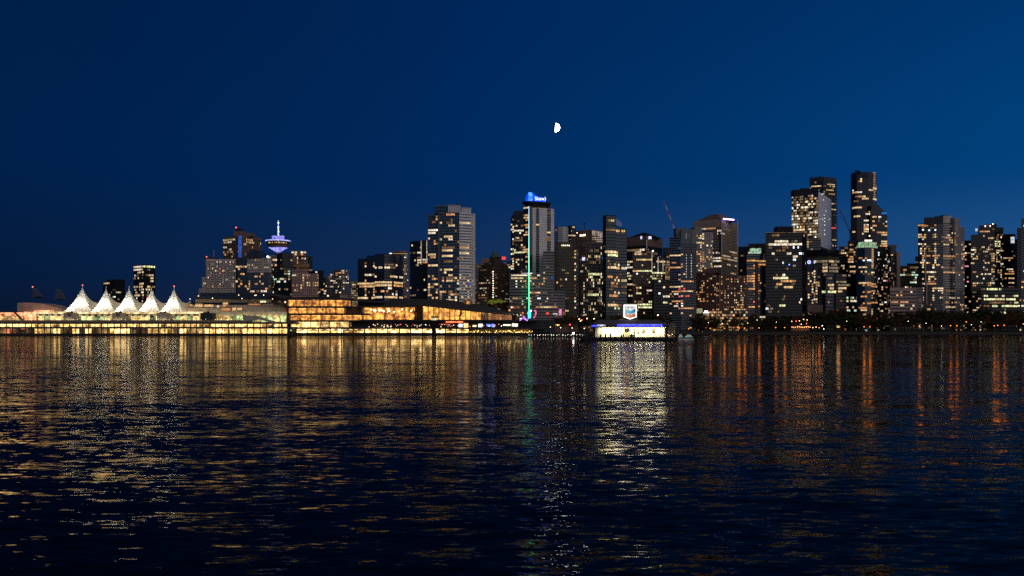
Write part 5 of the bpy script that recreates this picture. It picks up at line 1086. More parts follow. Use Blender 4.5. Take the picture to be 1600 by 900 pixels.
# ------------------------------------------------------------------ cruise ship pier with the five white sails, on the left
CREAM = lambda: mat('cream_wall', (.74, .66, .44), .8, 0, .12, .3)
DECK = lambda: mat('pier_concrete', (.085, .075, .062), .9, 0, .25, .4)
DARKC = lambda: mat('dark_timber_and_shade', (.022, .019, .017), .9, 0, .3, .5)
WOOD = lambda: mat('warm_wood_lining', (.62, .33, .11), .6, 0, .25, .25)
def tube_light(name, col, s): return emit(name, col, s * .05, .5, .15)
WARM = lambda: tube_light('warm_ceiling_lamp', (1.0, .64, .24), 62)
WARMLOW = lambda: tube_light('weak_ceiling_lamp', (1.0, .64, .28), 20)
AMBER = lambda: tube_light('amber_ceiling_lamp', (1.0, .50, .12), 62)
PINKL = lambda: tube_light('pink_ceiling_lamp', (1.0, .24, .14), 60)
def pier():
    D = 870.0
    W = lambda px, d=D: X(px, d)
    root = thing('cruise_pier_terminal', 'long cruise pier terminal with lit arcades under a row of five white sails', 'building', (W(220), D + 20, GROUND))
    x0, x1 = W(-60), W(455)
    part('pier_base', DARKC(), root, lambda m: m.box(x0, x1, D, D + 60, -3, Z(520.8, D)))  # shade among the piles put into one solid dark base
    part('middle_deck', DECK(), root, lambda m: m.box(x0, x1, D - .4, D + 60, Z(513.7, D), Z(510.5, D)))
    part('promenade_deck', DECK(), root, lambda m: m.box(x0, W(458), D - 1.2, D + 60, Z(506.3, D), Z(503.0, D)))
    pitch = (W(465 / 9.475) - W(371 / 9.475))
    n0 = int((x1 - x0) / pitch)
    pil = MB(); pil.box(-.42, .42, 0, .6, 0, Z(506, D) - Z(521, D)); proto = None
    for i in range(n0):
        xa = x0 + i * pitch
        if proto is None:
            proto = pil.build('pier_column', DECK(), None); proto.parent = root
            proto.location = Vector((xa, D - .1, Z(521, D))) - root.location; o = proto
        else:
            o = proto.copy(); COL.objects.link(o); o.location = Vector((xa, D - .1, Z(521, D))) - root.location
        xm = xa + pitch / 2; px = CXP + xm / D * FPX
        # upper arcade: all lit; lower: lit in places
        lo_lit = random.random() < .25 or (48 < px < 90) or (104 < px < 122) or (155 < px < 168) or (178 < px < 202) or (232 < px < 262) or px > 275
        for (yb, yt, on, nm) in ((510.6, 506.2, True, 'u'), (520.9, 513.6, lo_lit, 'l')):
            zb, zt = Z(yb, D), Z(yt, D)
            m = MB(); m.box(xa + .05, xa + pitch - .05, D + 6, D + 6.4, zb, zt)
            m.build('arcade_wall', (room('arcade_wall_glow', (1.0, .64, .22), 3.0) if px > 50 or nm == 'u' else room('arcade_pink_glow', (1.0, .34, .16), 1.3)) if on else room('arcade_dim_glow', (1.0, .66, .34), .16), root)  # lamp light on the wall put in as its own emission
            m = MB(); w = random.uniform(.45, .9) * pitch * .5
            m.box(xm - w, xm + w, D + 3.2, D + 4.2, zt - .34, zt - .22)
            lm = (WARM() if nm == 'u' or random.random() < .75 else WARMLOW()) if on else WARMLOW()
            if nm == 'l' and px < 48: lm = PINKL() if 20 < px < 48 and random.random() < .5 else WARMLOW()
            if on or random.random() < .55: m.build('ceiling_lamp', lm, root)
        # things standing on the quay (trucks, crates): dark silhouettes
    # promenade level: glazed hall
    zf = Z(503.4, D)
    part('parapet', mat('parapet_brown', (.26, .19, .13), .85), root, lambda m: m.box(x0, W(395), D - .9, D - .5, zf, Z(500.2, D)))
    H = D + 9
    hx0 = W(47, H)
    part('hall_wall', CREAM(), root, lambda m: m.box(hx0, W(446, H), H + 5, H + 5.5, Z(494, D), Z(486.5, D)))
    part('hall_roof', room('glowing_fascia', (1.0, .82, .46), 1.15, None, .9, 1.0, .6), root, lambda m: m.box(hx0, W(318, H), H - 2.5, H + 50, Z(491.2, H), Z(487.2, H)))  # floodlight put into the fascia as a glow
    part('hall_roof_edge', DECK(), root, lambda m: m.box(W(58, H), W(312, H), H - 2.9, H - 2.5, Z(493.8, H), Z(490.6, H)))
    gp = (W(446, H) - hx0) / 41
    for i in range(41):
        xa = hx0 + i * gp
        part('hall_pane', clear_glass(), root, lambda m: m.box(xa + .15, xa + gp - .15, H, H + .08, zf, Z(494, H)))
        part('hall_interior', room('hall_wall_glow', (1.0, .74, .30), 1.9) if random.random() < .65 else room('hall_green_glow', (.66, .80, .36), 1.1), root, lambda m: m.box(xa, xa + gp, H + 3, H + 3.3, zf, Z(493.6, H)))  # interior panels glow in place of lamp light
        part('hall_mullion', WALL['white'](), root, lambda m: m.box(xa - .12, xa + .12, H - .2, H + .2, zf, Z(493.8, H)))
        m = MB(); m.box(xa + gp * .15, xa + gp * random.uniform(.5, .9), H + 1.8, H + 2.6, Z(492.4, H), Z(492.2, H)); m.build('hall_lamp', WARM() if random.random() < .7 else tube_light('cool_ceiling_lamp', (.80, 1.0, .66), 40), root)
    for k in range(52):      # small lamps along the rail
        xx = W(14 + 8.3 * k + random.uniform(-2, 2), D)
        part('rail_lamp', emit('rail_lamp', (1.0, .86, .6), 5, .5), root, lambda m: m.ball((xx, D - .2, zf + random.uniform(1.6, 3.4)), .22, 6, 4))
    for i in range(26):      # uplights on the fascia
        xx = W(62 + 9.6 * i, H)
        part('fascia_lamp', tube_light('fascia_lamp', (1.0, .80, .44), 60), root, lambda m: m.box(xx - 1.6, xx + 1.6, H - 4.6, H - 4.2, Z(492.6, H), Z(492.3, H)))
    # square pavilions with a round porthole
    for c, lit_ in ((108, 1), (184, 1), (254, 1), (322, 0)):
        a, b_ = W(c - 9.5, D), W(c + 9, D)
        part('pavilion', mat('pavilion_stone', (.42, .37, .27), .85) if lit_ else WALL['dark'](), root, lambda m: m.box(a, b_, D + 1, D + 12, zf, Z(489, D)))  # unlit pavilion: lack of light put into a dark wall colour
        if c < 200:
            ax = (a + b_) / 2
            part('porthole', WALL['brown'](), root, lambda m: m.hull([(ax + 1.7 * math.cos(t), D + .7, Z(492.2, D) + 1.7 * math.sin(t)) for t in [i * math.pi / 8 for i in range(16)]], [(ax + 1.7 * math.cos(t), D + .98, Z(492.2, D) + 1.7 * math.sin(t)) for t in [i * math.pi / 8 for i in range(16)]]))
        part('roof_vent', WALL['black'](), root, lambda m: [m.box(a + 2.5, a + 6, D + 2, D + 5, Z(489, D), Z(487.6, D)), m.ball(((a + b_) / 2 + 1, D + 4, Z(488.2, D)), 1.3)])
        if lit_:
            part('pavilion_lamp', emit('rail_lamp2', (1, .85, .5), 22, 0), root, lambda m: m.box((a + b_) / 2 - 3.5, (a + b_) / 2 + 3.5, D - .35, D - .15, zf + .4, zf + .7))
    dk = mat('dark_lettering', (.02, .02, .02), .7)
    words('lettering', 'CANADA', dk, root, (W(146.5, H - 3.1), H - 3.1, Z(492.2, H)), 1.55, 14.5)
    words('lettering', 'PLACE', dk, root, (W(219, H - 3.1), H - 3.1, Z(492.2, H)), 1.55, 10.0)
    # unlit theatre block and pinkish terraces at the left end
    TD = D + 22
    def theatre(m):
        k = [(27, 473.2), (44, 472.8), (62, 474.2), (72, 476), (94, 482.5), (98, 487), (27, 487)]
        m.hull([(X(x, TD), TD, Z(y, TD)) for x, y in k], [(X(x, TD) + 2, TD + 26, Z(y, TD)) for x, y in k])
    part('theatre_block', WALL['pink'](), root, theatre)
    for (a, b_, yt, yb, on) in ((-50, -8, 488, 494, 1), (-8, 26, 488, 493.5, 2), (-50, -20, 494, 501, 1), (-20, 20, 494.5, 500, 1), (30, 47, 487, 501, 2), (47, 69, 484.5, 487.5, 2)):
        part('terrace', room('terrace_glow', (1.0, .66, .28), 1.1) if on == 1 else room('terrace_pink_glow', (1.0, .42, .22), 1.5), root, lambda m: m.box(W(a), W(b_), D + 8, D + 18, Z(yb, D), Z(yt, D)))  # terrace fronts glow, lamp light put into their material
    part('terrace_roof', DARKC(), root, lambda m: m.box(W(-50), W(24), D + 4, D + 20, Z(487.9, D), Z(486.6, D)))
    for k in range(9):
        xx = W(-8 + 6.2 * k); lm = PINKL() if k >= 4 else WARM()
        part('terrace_lamp', lm, root, lambda m: m.box(xx - 1.3, xx + 1.3, D + 4.6, D + 5.4, Z(489.2, D), Z(488.9, D)))
        part('terrace_lamp', WARM(), root, lambda m: m.box(xx - 1.0, xx + 1.0, D + 5, D + 5.8, Z(495.4, D), Z(495.2, D)))
    for x, y in ((30, 489), (34.5, 491), (39, 489.6), (43, 493), (50, 488.5), (57, 487.5)):
        part('red_lamp', emit('pier_red_lamp', (1.0, .10, .07), 9, .4), root, lambda m: m.ball((W(x), D + 3.5, Z(y, D)), .75, 6, 4))
    def brace(m): m.hull([(W(19), D + 2, Z(488, D)), (W(22), D + 2, Z(488, D)), (W(34), D + 2, Z(500, D)), (W(31), D + 2, Z(500, D))], [(W(19), D + 4, Z(488, D)), (W(22), D + 4, Z(488, D)), (W(34), D + 4, Z(500, D)), (W(31), D + 4, Z(500, D))])
    part('stair_flight', DECK(), root, brace)
    # the sails
    fab, n, l = _nodes('sail_fabric')
    bs = n["Principled BSDF"]; n.remove(bs)
    d_ = n.new("ShaderNodeBsdfDiffuse"); t_ = n.new("ShaderNodeBsdfTranslucent"); mx = n.new("ShaderNodeMixShader"); mx.inputs[0].default_value = .38
    nz = n.new("ShaderNodeTexNoise"); nz.inputs["Scale"].default_value = .12; nz.inputs["Detail"].default_value = 4; rp = n.new("ShaderNodeValToRGB")
    rp.color_ramp.elements[0].color = (.66, .66, .64, 1); rp.color_ramp.elements[1].color = (.82, .82, .80, 1)
    l.new(nz.outputs[0], rp.inputs[0]); l.new(rp.outputs[0], d_.inputs[0]); l.new(rp.outputs[0], t_.inputs[0])
    l.new(d_.outputs[0], mx.inputs[1]); l.new(t_.outputs[0], mx.inputs[2]); l.new(mx.outputs[0], n["Material Output"].inputs[0])
    SD = D + 13
    zb = Z(487.2, SD)
    tips = [(96, 129, 139.5), (139.5, 165.7, 175), (175, 201.7, 212.5), (212.5, 237, 247), (247, 272, 283)]
    for si, (xl, xt, xr) in enumerate(tips):
        zt = Z((448.6, 449.6, 450, 451, 450.2)[si], SD)
        H_ = zt - zb; depth = 60.0
        A, T, B_ = X(xl, SD), X(xt, SD + depth * .14), X(xr, SD + 3)
        m = MB(); nu, nv = 34, 40
        def surf(u, v):
            x = A + (B_ - A) * u; up = (T - A) / (B_ - A)
            g = (u / up) ** 1.16 if u <= up else ((1 - u) / (1 - up)) ** 1.5
            if v < .14: h = (v / .14) ** .85
            elif v > .88: h = ((1 - v) / .12) ** 85e-2 * .54
            else:
                q = (v - .14) / .74; h = 1 - .46 * q - .34 * math.sin(math.pi * q) ** .8
            # seams where the fabric is tied down between the masts
            fold = .04 * abs(math.sin(3 * math.pi * (u - up))) * (1 - abs(2 * v - 1))
            vall = .10 * math.sin(math.pi * v)
            z = zb + H_ * max(0, (g * h * (1 - vall) + vall * .7 * g ** .3 - fold * g))
            fy = 1.9 * abs(math.sin(math.pi * 2.0 * u)) * (1 - v / .14) if v < .14 else 0
            bulge = -5.0 * (1 - h) * math.sin(math.pi * u) if v < .14 else 0
            return (x, SD + depth * v + bulge * .35 - fy, z)
        # denser near the mast
        up = (T - A) / (B_ - A)
        us = [up * (1 - (1 - i / 20) ** 1.4) for i in range(20)] + [up + (1 - up) * (i / 12) ** 1.3 for i in range(13)]
        vs = [.14 * (1 - (1 - j / 9) ** 1.3) for j in range(9)] + [.14 + .74 * j / 18 for j in range(18)] + [.88 + .12 * j / 8 for j in range(9)]
        G_ = [[surf(u, v) for u in us] for v in vs]
        for j in range(len(vs) - 1):
            for i in range(len(us) - 1):
                m.poly(G_[j][i], G_[j][i + 1], G_[j + 1][i + 1], G_[j + 1][i])
        m.build('sail', fab, root, True)
        wm_ = MB(); tops = [surf(u, .17) for u in us]      # added baffle under the fabric, keeps the inner lights off the rear
        for p_, q_ in zip(tops, tops[1:]): wm_.poly((p_[0], p_[1], zb), (q_[0], q_[1], zb), (q_[0], q_[1], max(zb, q_[2] - .15)), (p_[0], p_[1], max(zb, p_[2] - .15)))
        wm_.build('light_baffle', WALL['dark'](), root)
        part('sail_mast', WALL['white'](), root, lambda mm: mm.tube((T, SD + depth * .14, zb), (T, SD + depth * .14, zt + 2.0), .35, .22))
        part('sail_mast', WALL['white'](), root, lambda mm: mm.tube((T, SD + depth * .88, zb), (T, SD + depth * .88, zb + H_ * .60 + 1.0), .3, .2))
        if si in (0, 4): part('beacon', emit('beacon_r', LIT['r'][0], 6.0, 0), root, lambda mm: mm.ball((T, SD + depth * .14, zt + 2.3), .5))
        if si in (1, 2): part('beacon', emit('beacon_r', LIT['r'][0], 6.0, 0), root, lambda mm: mm.ball((T, SD + depth * .88, zb + H_ * .60 + 1.4), .5))
        # floodlights on the roof: two throwing up the front, one inside
        for u_, y_, pw, c_ in ((.16, -9, 16000, (1, .93, .74)),):
            ld = bpy.data.lights.new('sail_floodlight', 'SPOT'); ld.energy = pw * 1.5; ld.spot_size = math.radians(95); ld.spot_blend = .8; ld.shadow_soft_size = 2.2; ld.color = c_
            lo = bpy.data.objects.new('sail_floodlight', ld); COL.objects.link(lo)
            p0 = Vector((A + (B_ - A) * u_, SD + y_, zb + .9)); tgt = Vector((A + (B_ - A) * (.25 + .5 * u_), SD + 6, zb + H_ * .55))
            lo.rotation_euler = (tgt - p0).to_track_quat('-Z', 'Y').to_euler(); lo.location = p0 - root.location; lo.parent = root
        for u_, y_, z_, pw in ((.34, 3.0, 2.5, 5500), (.62, 3.8, 8.0, 4500)):
            ld = bpy.data.lights.new('sail_inner_light', 'POINT'); ld.energy = pw; ld.shadow_soft_size = 1.6; ld.color = (1, .94, .76)
            lo = bpy.data.objects.new('sail_inner_light', ld); COL.objects.link(lo); lo.location = Vector((A + (B_ - A) * u_, SD + y_, zb + z_)) - root.location; lo.parent = root
    # two dim unlit sails farther left (their tips only)
    for xs, ys in (((50, 62, 50.5), (449.5, 463, 465)), ((88, 96, 85), (451, 467, 468))):
        m = MB(); dd = D + 75
        p = [(X(x, dd), dd, Z(y, dd)) for x, y in zip(xs, ys)]
        m.hull(p, [(x + .6, y + 9, z - .5) for x, y, z in p]); m.build('unlit_sail', mat('unlit_sail', (.035, .055, .10), .9), root)
    part('beacon', emit('beacon_r', LIT['r'][0], 6.0, 0), root, lambda mm: mm.ball((X(51, D + 75), D + 75, Z(448.2, D + 75)), .6))
    # diagonal stair band down to the quay
    def ramp(m):
        k = [(380, 492), (398, 493), (432, 503), (430, 505.4), (405, 499), (380, 503)]
        m.hull([(W(x), D - 1.6, Z(y, D)) for x, y in k], [(W(x), D + 3, Z(y, D)) for x, y in k])
    part('ramp', mat('ramp_stone', (.42, .38, .28), .85), root, ramp)
    # pale terraces behind the pier (right half)
    TD = D + 30
    part('terrace_block', mat('beige_cladding', (.50, .42, .30), .85), root, lambda m: m.box(X(362, TD), X(446, TD), TD, TD + 40, zf, Z(480.3, TD)))
    part('terrace_block', mat('beige_cladding', (.50, .42, .30), .85), root, lambda m: [m.box(X(290, TD), X(362, TD), TD + 3, TD + 40, zf, Z(481, TD)), m.box(X(286, TD), X(436, TD), TD + 6, TD + 44, Z(480.3, TD), Z(476.2, TD)), m.box(X(300, TD), X(420, TD), TD + 10, TD + 46, Z(472.6, TD), Z(467.2, TD))])
    part('terrace_glass', GL['black'](), root, lambda m: m.box(X(292, TD), X(434, TD), TD + 9, TD + 40, Z(476.2, TD), Z(472.5, TD)))
    for a, b_, y0, y1, c in ((302, 315, 474.5, 476, 'd'), (345, 353, 472.6, 475.5, 'y'), (306, 313, 474.8, 479.3, 'y'), (317, 330, 475.6, 479, 'y'), (346, 350, 476.4, 478.8, 'o'), (404, 413, 469.5, 472.5, 'l'), (385, 404, 474.4, 475.8, 'o'), (408, 424, 474.6, 475.8, 'd'), (346, 358, 481.5, 485, 'o'), (363, 369, 481, 485, 'y'), (371, 378, 481, 484.5, 'y'), (302, 312, 474.4, 479.4, 'y'), (293, 297, 475, 478, 'o'), (336, 339, 477, 480, 'w'), (322, 343, 484, 489, 'k')):
        part('lit_window', lit(c), root, lambda m: m.box(X(a, TD), X(b_, TD), TD - .15 + (0 if y0 > 480 else 5.8), TD + 6.2, Z(y1, TD), Z(y0, TD)))
    PD = D + 34
    part('upper_terrace', WALL['navy'](), root, lambda m: [m.box(X(304, PD), X(425, PD), PD, PD + 20, Z(467.4, PD), Z(462.5, PD)), m.box(X(311, PD), X(422, PD), PD + 3, PD + 20, Z(462.5, PD), Z(457.3, PD))])
    for x, y in ((332, 466), (297, 467), (310, 462.5), (373, 461), (378, 466.5), (398, 461.5), (400, 461.2), (412, 461), (426, 467)):
        part('terrace_lamp', emit('rail_lamp3', (1.0, .86, .6), 3, .3), root, lambda m: m.ball((X(x, PD - 1), PD - 1, Z(y, PD)), .5, 6, 4))
    return root
pier()

# ------------------------------------------------------------------ glass convention hall on the water
def hall():
    D = 890.0
    W = lambda px, d=D: X(px, d)
    root = thing('convention_hall', 'wide waterfront hall with amber lit glass floors under a thin dark sloping roof', 'building', (W(620), D + 30, GROUND))
    ROOF = lambda: mat('dark_roof', (.030, .026, .022), .85, 0, .3, .1)
    def floor(xa, xb, yt, yb, n, depth, lamp, slab_ext=(3, 3), slab_px=3.0, gname='glass_pane', yt2=None, lamps=1.0, back=None):
        zt, zb = Z(yt, D), Z(yb, D)
        a, b = W(xa), W(xb)
        part('floor_slab', ROOF(), root, lambda m: m.box(W(xa - slab_ext[0]), W(xb + slab_ext[1]), D - 1.5, D + depth + 8, Z(yb + slab_px, D), zb))
        w = (b - a) / n
        for i in range(n):
            u = a + i * w
            if yt2: zt = Z(yt + (yt2 - yt) * (i + 1) / n, D)
            part(gname, clear_glass(), root, lambda m: m.box(u + .1, u + w - .1, D, D + .08, zb, zt))
            part('glazing_bar', ROOF(), root, lambda m: [m.box(u + w * q - .06, u + w * q + .06, D - .12, D + .02, zb, zt) for q in (.25, .5, .75)] + [m.box(u, u + w, D - .10, D + .02, zb + (zt - zb) * .55, zb + (zt - zb) * .55 + .14)], kind='stuff')
            part('mullion', ROOF(), root, lambda m: m.box(u - .16, u + .16, D - .3, D + .3, zb, zt))
            part('back_wall', back or room('amber_wall_glow', (1.0, .44, .075), 1.9, (.75, .20, .02), .55, 1.1, .30), root, lambda m: m.box(u, u + w, D + depth, D + depth + .4, zb, zt))  # back wall emits in place of light from the ceiling lamps
            part('partition', WOOD(), root, lambda m: m.box(u - .1, u + .1, D + depth * .45, D + depth, zb, zt))
            if random.random() < lamps:
                k = random.uniform(.55, .92)
                part('ceiling_lamp', lamp, root, lambda m: m.box(u + w * (.5 - k / 2), u + w * (.5 + k / 2), D + depth * .35, D + depth * .55, zt - .5, zt - .35))
        part('side_wall', WOOD(), root, lambda m: m.box(b - .3, b, D + .4, D + depth, zb, zt))
    # four floors of the left wing
    floor(449, 548, 468.6, 478.3, 8, 7, AMBER(), (4, 0), 3.0, lamps=.9)
    floor(449.5, 538, 480.9, 489.4, 6, 7, AMBER(), (3, 38), 3.0, lamps=.9)
    floor(452, 566, 492.2, 500.2, 7, 7, AMBER(), (2, 2), 2.8)
    floor(453.5, 545, 502.6, 511.2, 6, 6, WARM(), (2, 40), 2.0, back=room('arcade_wall_glow', (1.0, .64, .22), 3.0))
    part('terrace_wall', mat('rust_wall', (.22, .09, .04), .8), root, lambda m: m.box(W(539), W(566), D + 5, D + 20, Z(489.4, D), Z(478, D)))
    for k in range(16):
        part('shop_lamp', emit('shop_lamp_' + 'rwo'[k % 3], LIT['rwo'[k % 3]][0], 3.0, .3), root, lambda m: m.ball((W(474 + 4.6 * k + random.uniform(-2, 2)), D - .6, Z(random.uniform(508, 510.5), D)), .42, 6, 4))
    def roofplate(m):
        f = [(419, 459.6), (447, 465.2), (500, 463.6), (552, 468.4), (600, 474), (552, 470.4), (500, 467.2), (449, 468.3), (440, 467)]
        m.hull([(W(x), D - 6, Z(y, D)) for x, y in f], [(W(x), D + 46, Z(y, D) + 1.5) for x, y in f])
    part('wing_roof', ROOF(), root, roofplate)
    # great hall
    D2 = D
    floor(565, 648, 478.8, 499.2, 5, 13, AMBER(), (2, 0), 2.4, lamps=1)
    for k in range(26):
        xx = W(random.choice([random.uniform(576, 605), random.uniform(584, 645)]))
        part('pendant_lamp', emit('pendant_lamp', (1.0, .74, .34), 6, .3), root, lambda m: m.ball((xx, D + random.uniform(2, 8), Z(random.uniform(483, 488), D)), random.uniform(.5, .95), 6, 4))
    floor(660, 752, 477.4, 499.4, 11, 10, tube_light('yellow_ceiling_lamp', (1.0, .58, .16), 90), (12, 0), 2.2, yt2=486.6, back=room('golden_wall_glow', (1.0, .48, .09), 1.9, (.95, .34, .05), .75, 1.1, .5))
    part('transom', ROOF(), root, lambda m: [m.box(W(660), W(800), D - .35, D - .2, Z(y + .25, D), Z(y, D)) for y in (488, 494)], kind='stuff')
    part('strut', ROOF(), root, lambda m: [m.tube((W(645), D - 2, Z(478, D)), (W(650), D - 2, Z(499, D)), .5), m.tube((W(652), D - 2, Z(478, D)), (W(648), D - 2, Z(499, D)), .4)])
    floor(752, 800, 488.2, 499.6, 9, 8, WARM(), (0, 6), 1.6, yt2=491.5, lamps=.6, back=room('copper_wall_glow', (1.0, .40, .12), .7))
    def sloped(m):
        # main roof: front eave falls to the right, ridge behind
        top = [(562, 475.6), (590, 470.6), (640, 467), (700, 468.4), (745, 475.4), (806, 489.5)]
        eav = [(560, 479.2), (590, 478.9), (648, 478.6), (660, 476.6), (750, 486.3), (806, 491.6)]
        F0 = [(W(x), D - 7, Z(y, D)) for x, y in eav]
        R0 = [(X(x, D + 30), D + 30, Z(y, D + 30)) for x, y in top]
        for a, b_, c, d in zip(F0, F0[1:], R0[1:], R0):
            m.hull([(p[0], p[1], p[2] - 1.3) for p in (a, b_, c, d)], [a, b_, c, d])
        for a, b_ in zip(R0, R0[1:]):
            m.hull([(a[0], a[1], GROUND), (b_[0], b_[1], GROUND), (b_[0], b_[1] + 40, GROUND), (a[0], a[1] + 40, GROUND)], [a, b_, (b_[0], b_[1] + 40, b_[2] - 2), (a[0], a[1] + 40, a[2] - 2)])
    part('hall_roof', ROOF(), root, sloped)
    part('roof_lip', mat('brown_fascia', (.14, .075, .04), .7), root, lambda m: [m.hull([(W(a), D - 7.3, Z(ya + .9, D)), (W(b_), D - 7.3, Z(yb + .9, D)), (W(b_), D - 7.05, Z(yb + .9, D)), (W(a), D - 7.05, Z(ya + .9, D))], [(W(a), D - 7.3, Z(ya, D)), (W(b_), D - 7.3, Z(yb, D)), (W(b_), D - 7.05, Z(yb, D)), (W(a), D - 7.05, Z(ya, D))]) for a, ya, b_, yb in ((560, 479.2, 590, 478.9), (590, 478.9, 648, 478.6), (660, 476.6, 750, 486.3), (750, 486.3, 806, 491.6))])
    for k in range(12):
        xx = 752 + 5.6 * k
        part('eave_lamp', emit('eave_lamp', (1, .85, .6), 5, .3), root, lambda m: m.ball((W(xx), D - 6, Z(487.2 + (xx - 752) * .085, D)), .35, 6, 4))
    for (x0_, x1_, y0, y1) in ((725, 737, 469, 478),):
        part('roof_kiosk', WALL['terra'](), root, lambda m: m.box(X(x0_, D + 40), X(x1_, D + 40), D + 24, D + 48, Z(y1, D + 40), Z(y0, D + 40)))
        part('lit_window', lit('o'), root, lambda m: m.box(X(729, D + 24), X(734, D + 24), D + 23.6, D + 24, Z(475, D + 24), Z(470.5, D + 24)))
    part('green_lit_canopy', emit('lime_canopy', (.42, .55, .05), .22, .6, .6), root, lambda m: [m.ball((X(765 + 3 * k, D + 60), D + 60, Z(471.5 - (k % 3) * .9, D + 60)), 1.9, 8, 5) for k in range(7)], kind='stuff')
    # lower restaurant level
    part('quay_level_wall', WALL['dark'](), root, lambda m: m.box(W(547), W(868), D + 7, D + 30, GROUND, Z(499.6, D)))
    part('quay_roof', ROOF(), root, lambda m: [m.box(W(540), W(840), D - 3, D + 30, Z(502.0, D), Z(500.2, D)), m.box(W(600), W(850), D - 4, D + 8, Z(514.3, D), Z(512.6, D))])
    cs = 'wwycwrboyw'
    for k in range(64):
        x = random.uniform(575, 800); c = random.choice('wwyyorwdd')
        part('shop_lamp', emit('shop_lamp_' + c, LIT[c][0], 2.5, .3), root, lambda m: m.ball((W(x), D + 1, Z(random.uniform(506.5, 511), D)), random.uniform(.25, .5), 6, 4))
    for x0_, x1_, y0, y1, c in ((747, 753, 506, 511, 'c'), (760, 767, 506.5, 510, 'b'), (768, 772, 506, 511, 'b'), (800, 809, 505.5, 510, 'w'), (724, 731, 505, 512, 'o'), (716, 722, 506, 511, 'c'), (786, 798, 506.8, 509, 'w'), (738, 744, 508, 510.5, 'y')):
        part('lit_shopfront', emit('shopfront_' + c, LIT[c][0], 2.0, .5, .8), root, lambda m: m.box(W(x0_), W(x1_), D + 6.3, D + 6.8, Z(y1, D), Z(y0, D)))
    part('red_sign', emit('red_neon', (1.0, .10, .03), 5.0, .5, 1.2), root, lambda m: [m.box(W(697 + 3.4 * k), W(699.6 + 3.4 * k), D - 1.4, D - 1.2, Z(504.2 - .1 * (k % 2), D), Z(501.2, D)) for k in range(8)], kind='stuff')
    part('red_awning', emit('red_awning', (.9, .08, .10), .5, .4, .6), root, lambda m: m.box(W(686), W(704), D - 2.5, D - 2, Z(506.9, D), Z(505.8, D)))
    # quay arcade: white lit bays
    zb, zt = Z(522.2, D), Z(514.3, D)
    a0, n, w = W(462), 30, (W(735) - W(462)) / 15.2
    part('quay_base', DARKC(), root, lambda m: m.box(W(452), W(900), D - 2, D + 30, -3, zb))
    for i in range(15):
        u = a0 + i * w
        part('arcade_wall', room('white_arcade_glow', (1.0, .66, .24), 5.5), root, lambda m: m.box(u + .1, u + w - .1, D + 5, D + 5.4, zb, zt))  # bay wall glows, its lamp light is in the material
        part('ceiling_lamp', WARM(), root, lambda m: m.box(u + w * .12, u + w * .88, D + 2.4, D + 3.6, zt - .4, zt - .25))
        if i != 9: part('awning', mat('white_awning', (.6, .58, .5), .8), root, lambda m: m.hull([(u + .6, D, zt - 1.6), (u + w - .6, D, zt - 1.6), (u + w - .6, D + 2, zt - 1.6), (u + .6, D + 2, zt - 1.6)], [(u + w * .42, D, zt - .1), (u + w * .58, D, zt - .1), (u + w * .58, D + 2, zt - .1), (u + w * .42, D + 2, zt - .1)]))
        part('arcade_post', ROOF(), root, lambda m: m.box(u - .55, u + .55, D - .6, D + .2, zb, zt))
    for k in range(46):
        xx = 735 + 2.15 * k
        part('quay_lamp', emit('quay_lamp', (1.0, .66, .20), 3.2, .6), root, lambda m: m.ball((W(xx + random.uniform(-.6, .6)), D - .5, Z(random.uniform(516.5, 520.5), D)), random.uniform(.35, .75), 6, 4))
    part('arcade_wall', mat('gold_wall', (.5, .36, .12), .8), root, lambda m: m.box(W(735), W(830), D + 4, D + 5, zb, zt))
    for k in range(22):
        xx = 700 + 9 * k + random.uniform(-3, 3)
        part('waterline_lamp', emit('waterline_lamp', (1, .8, .5), 6, .6), root, lambda m: m.ball((W(xx), D - 2.4, Z(525, D) + random.uniform(.2, .8)), .28, 6, 4))
    return root
hall()

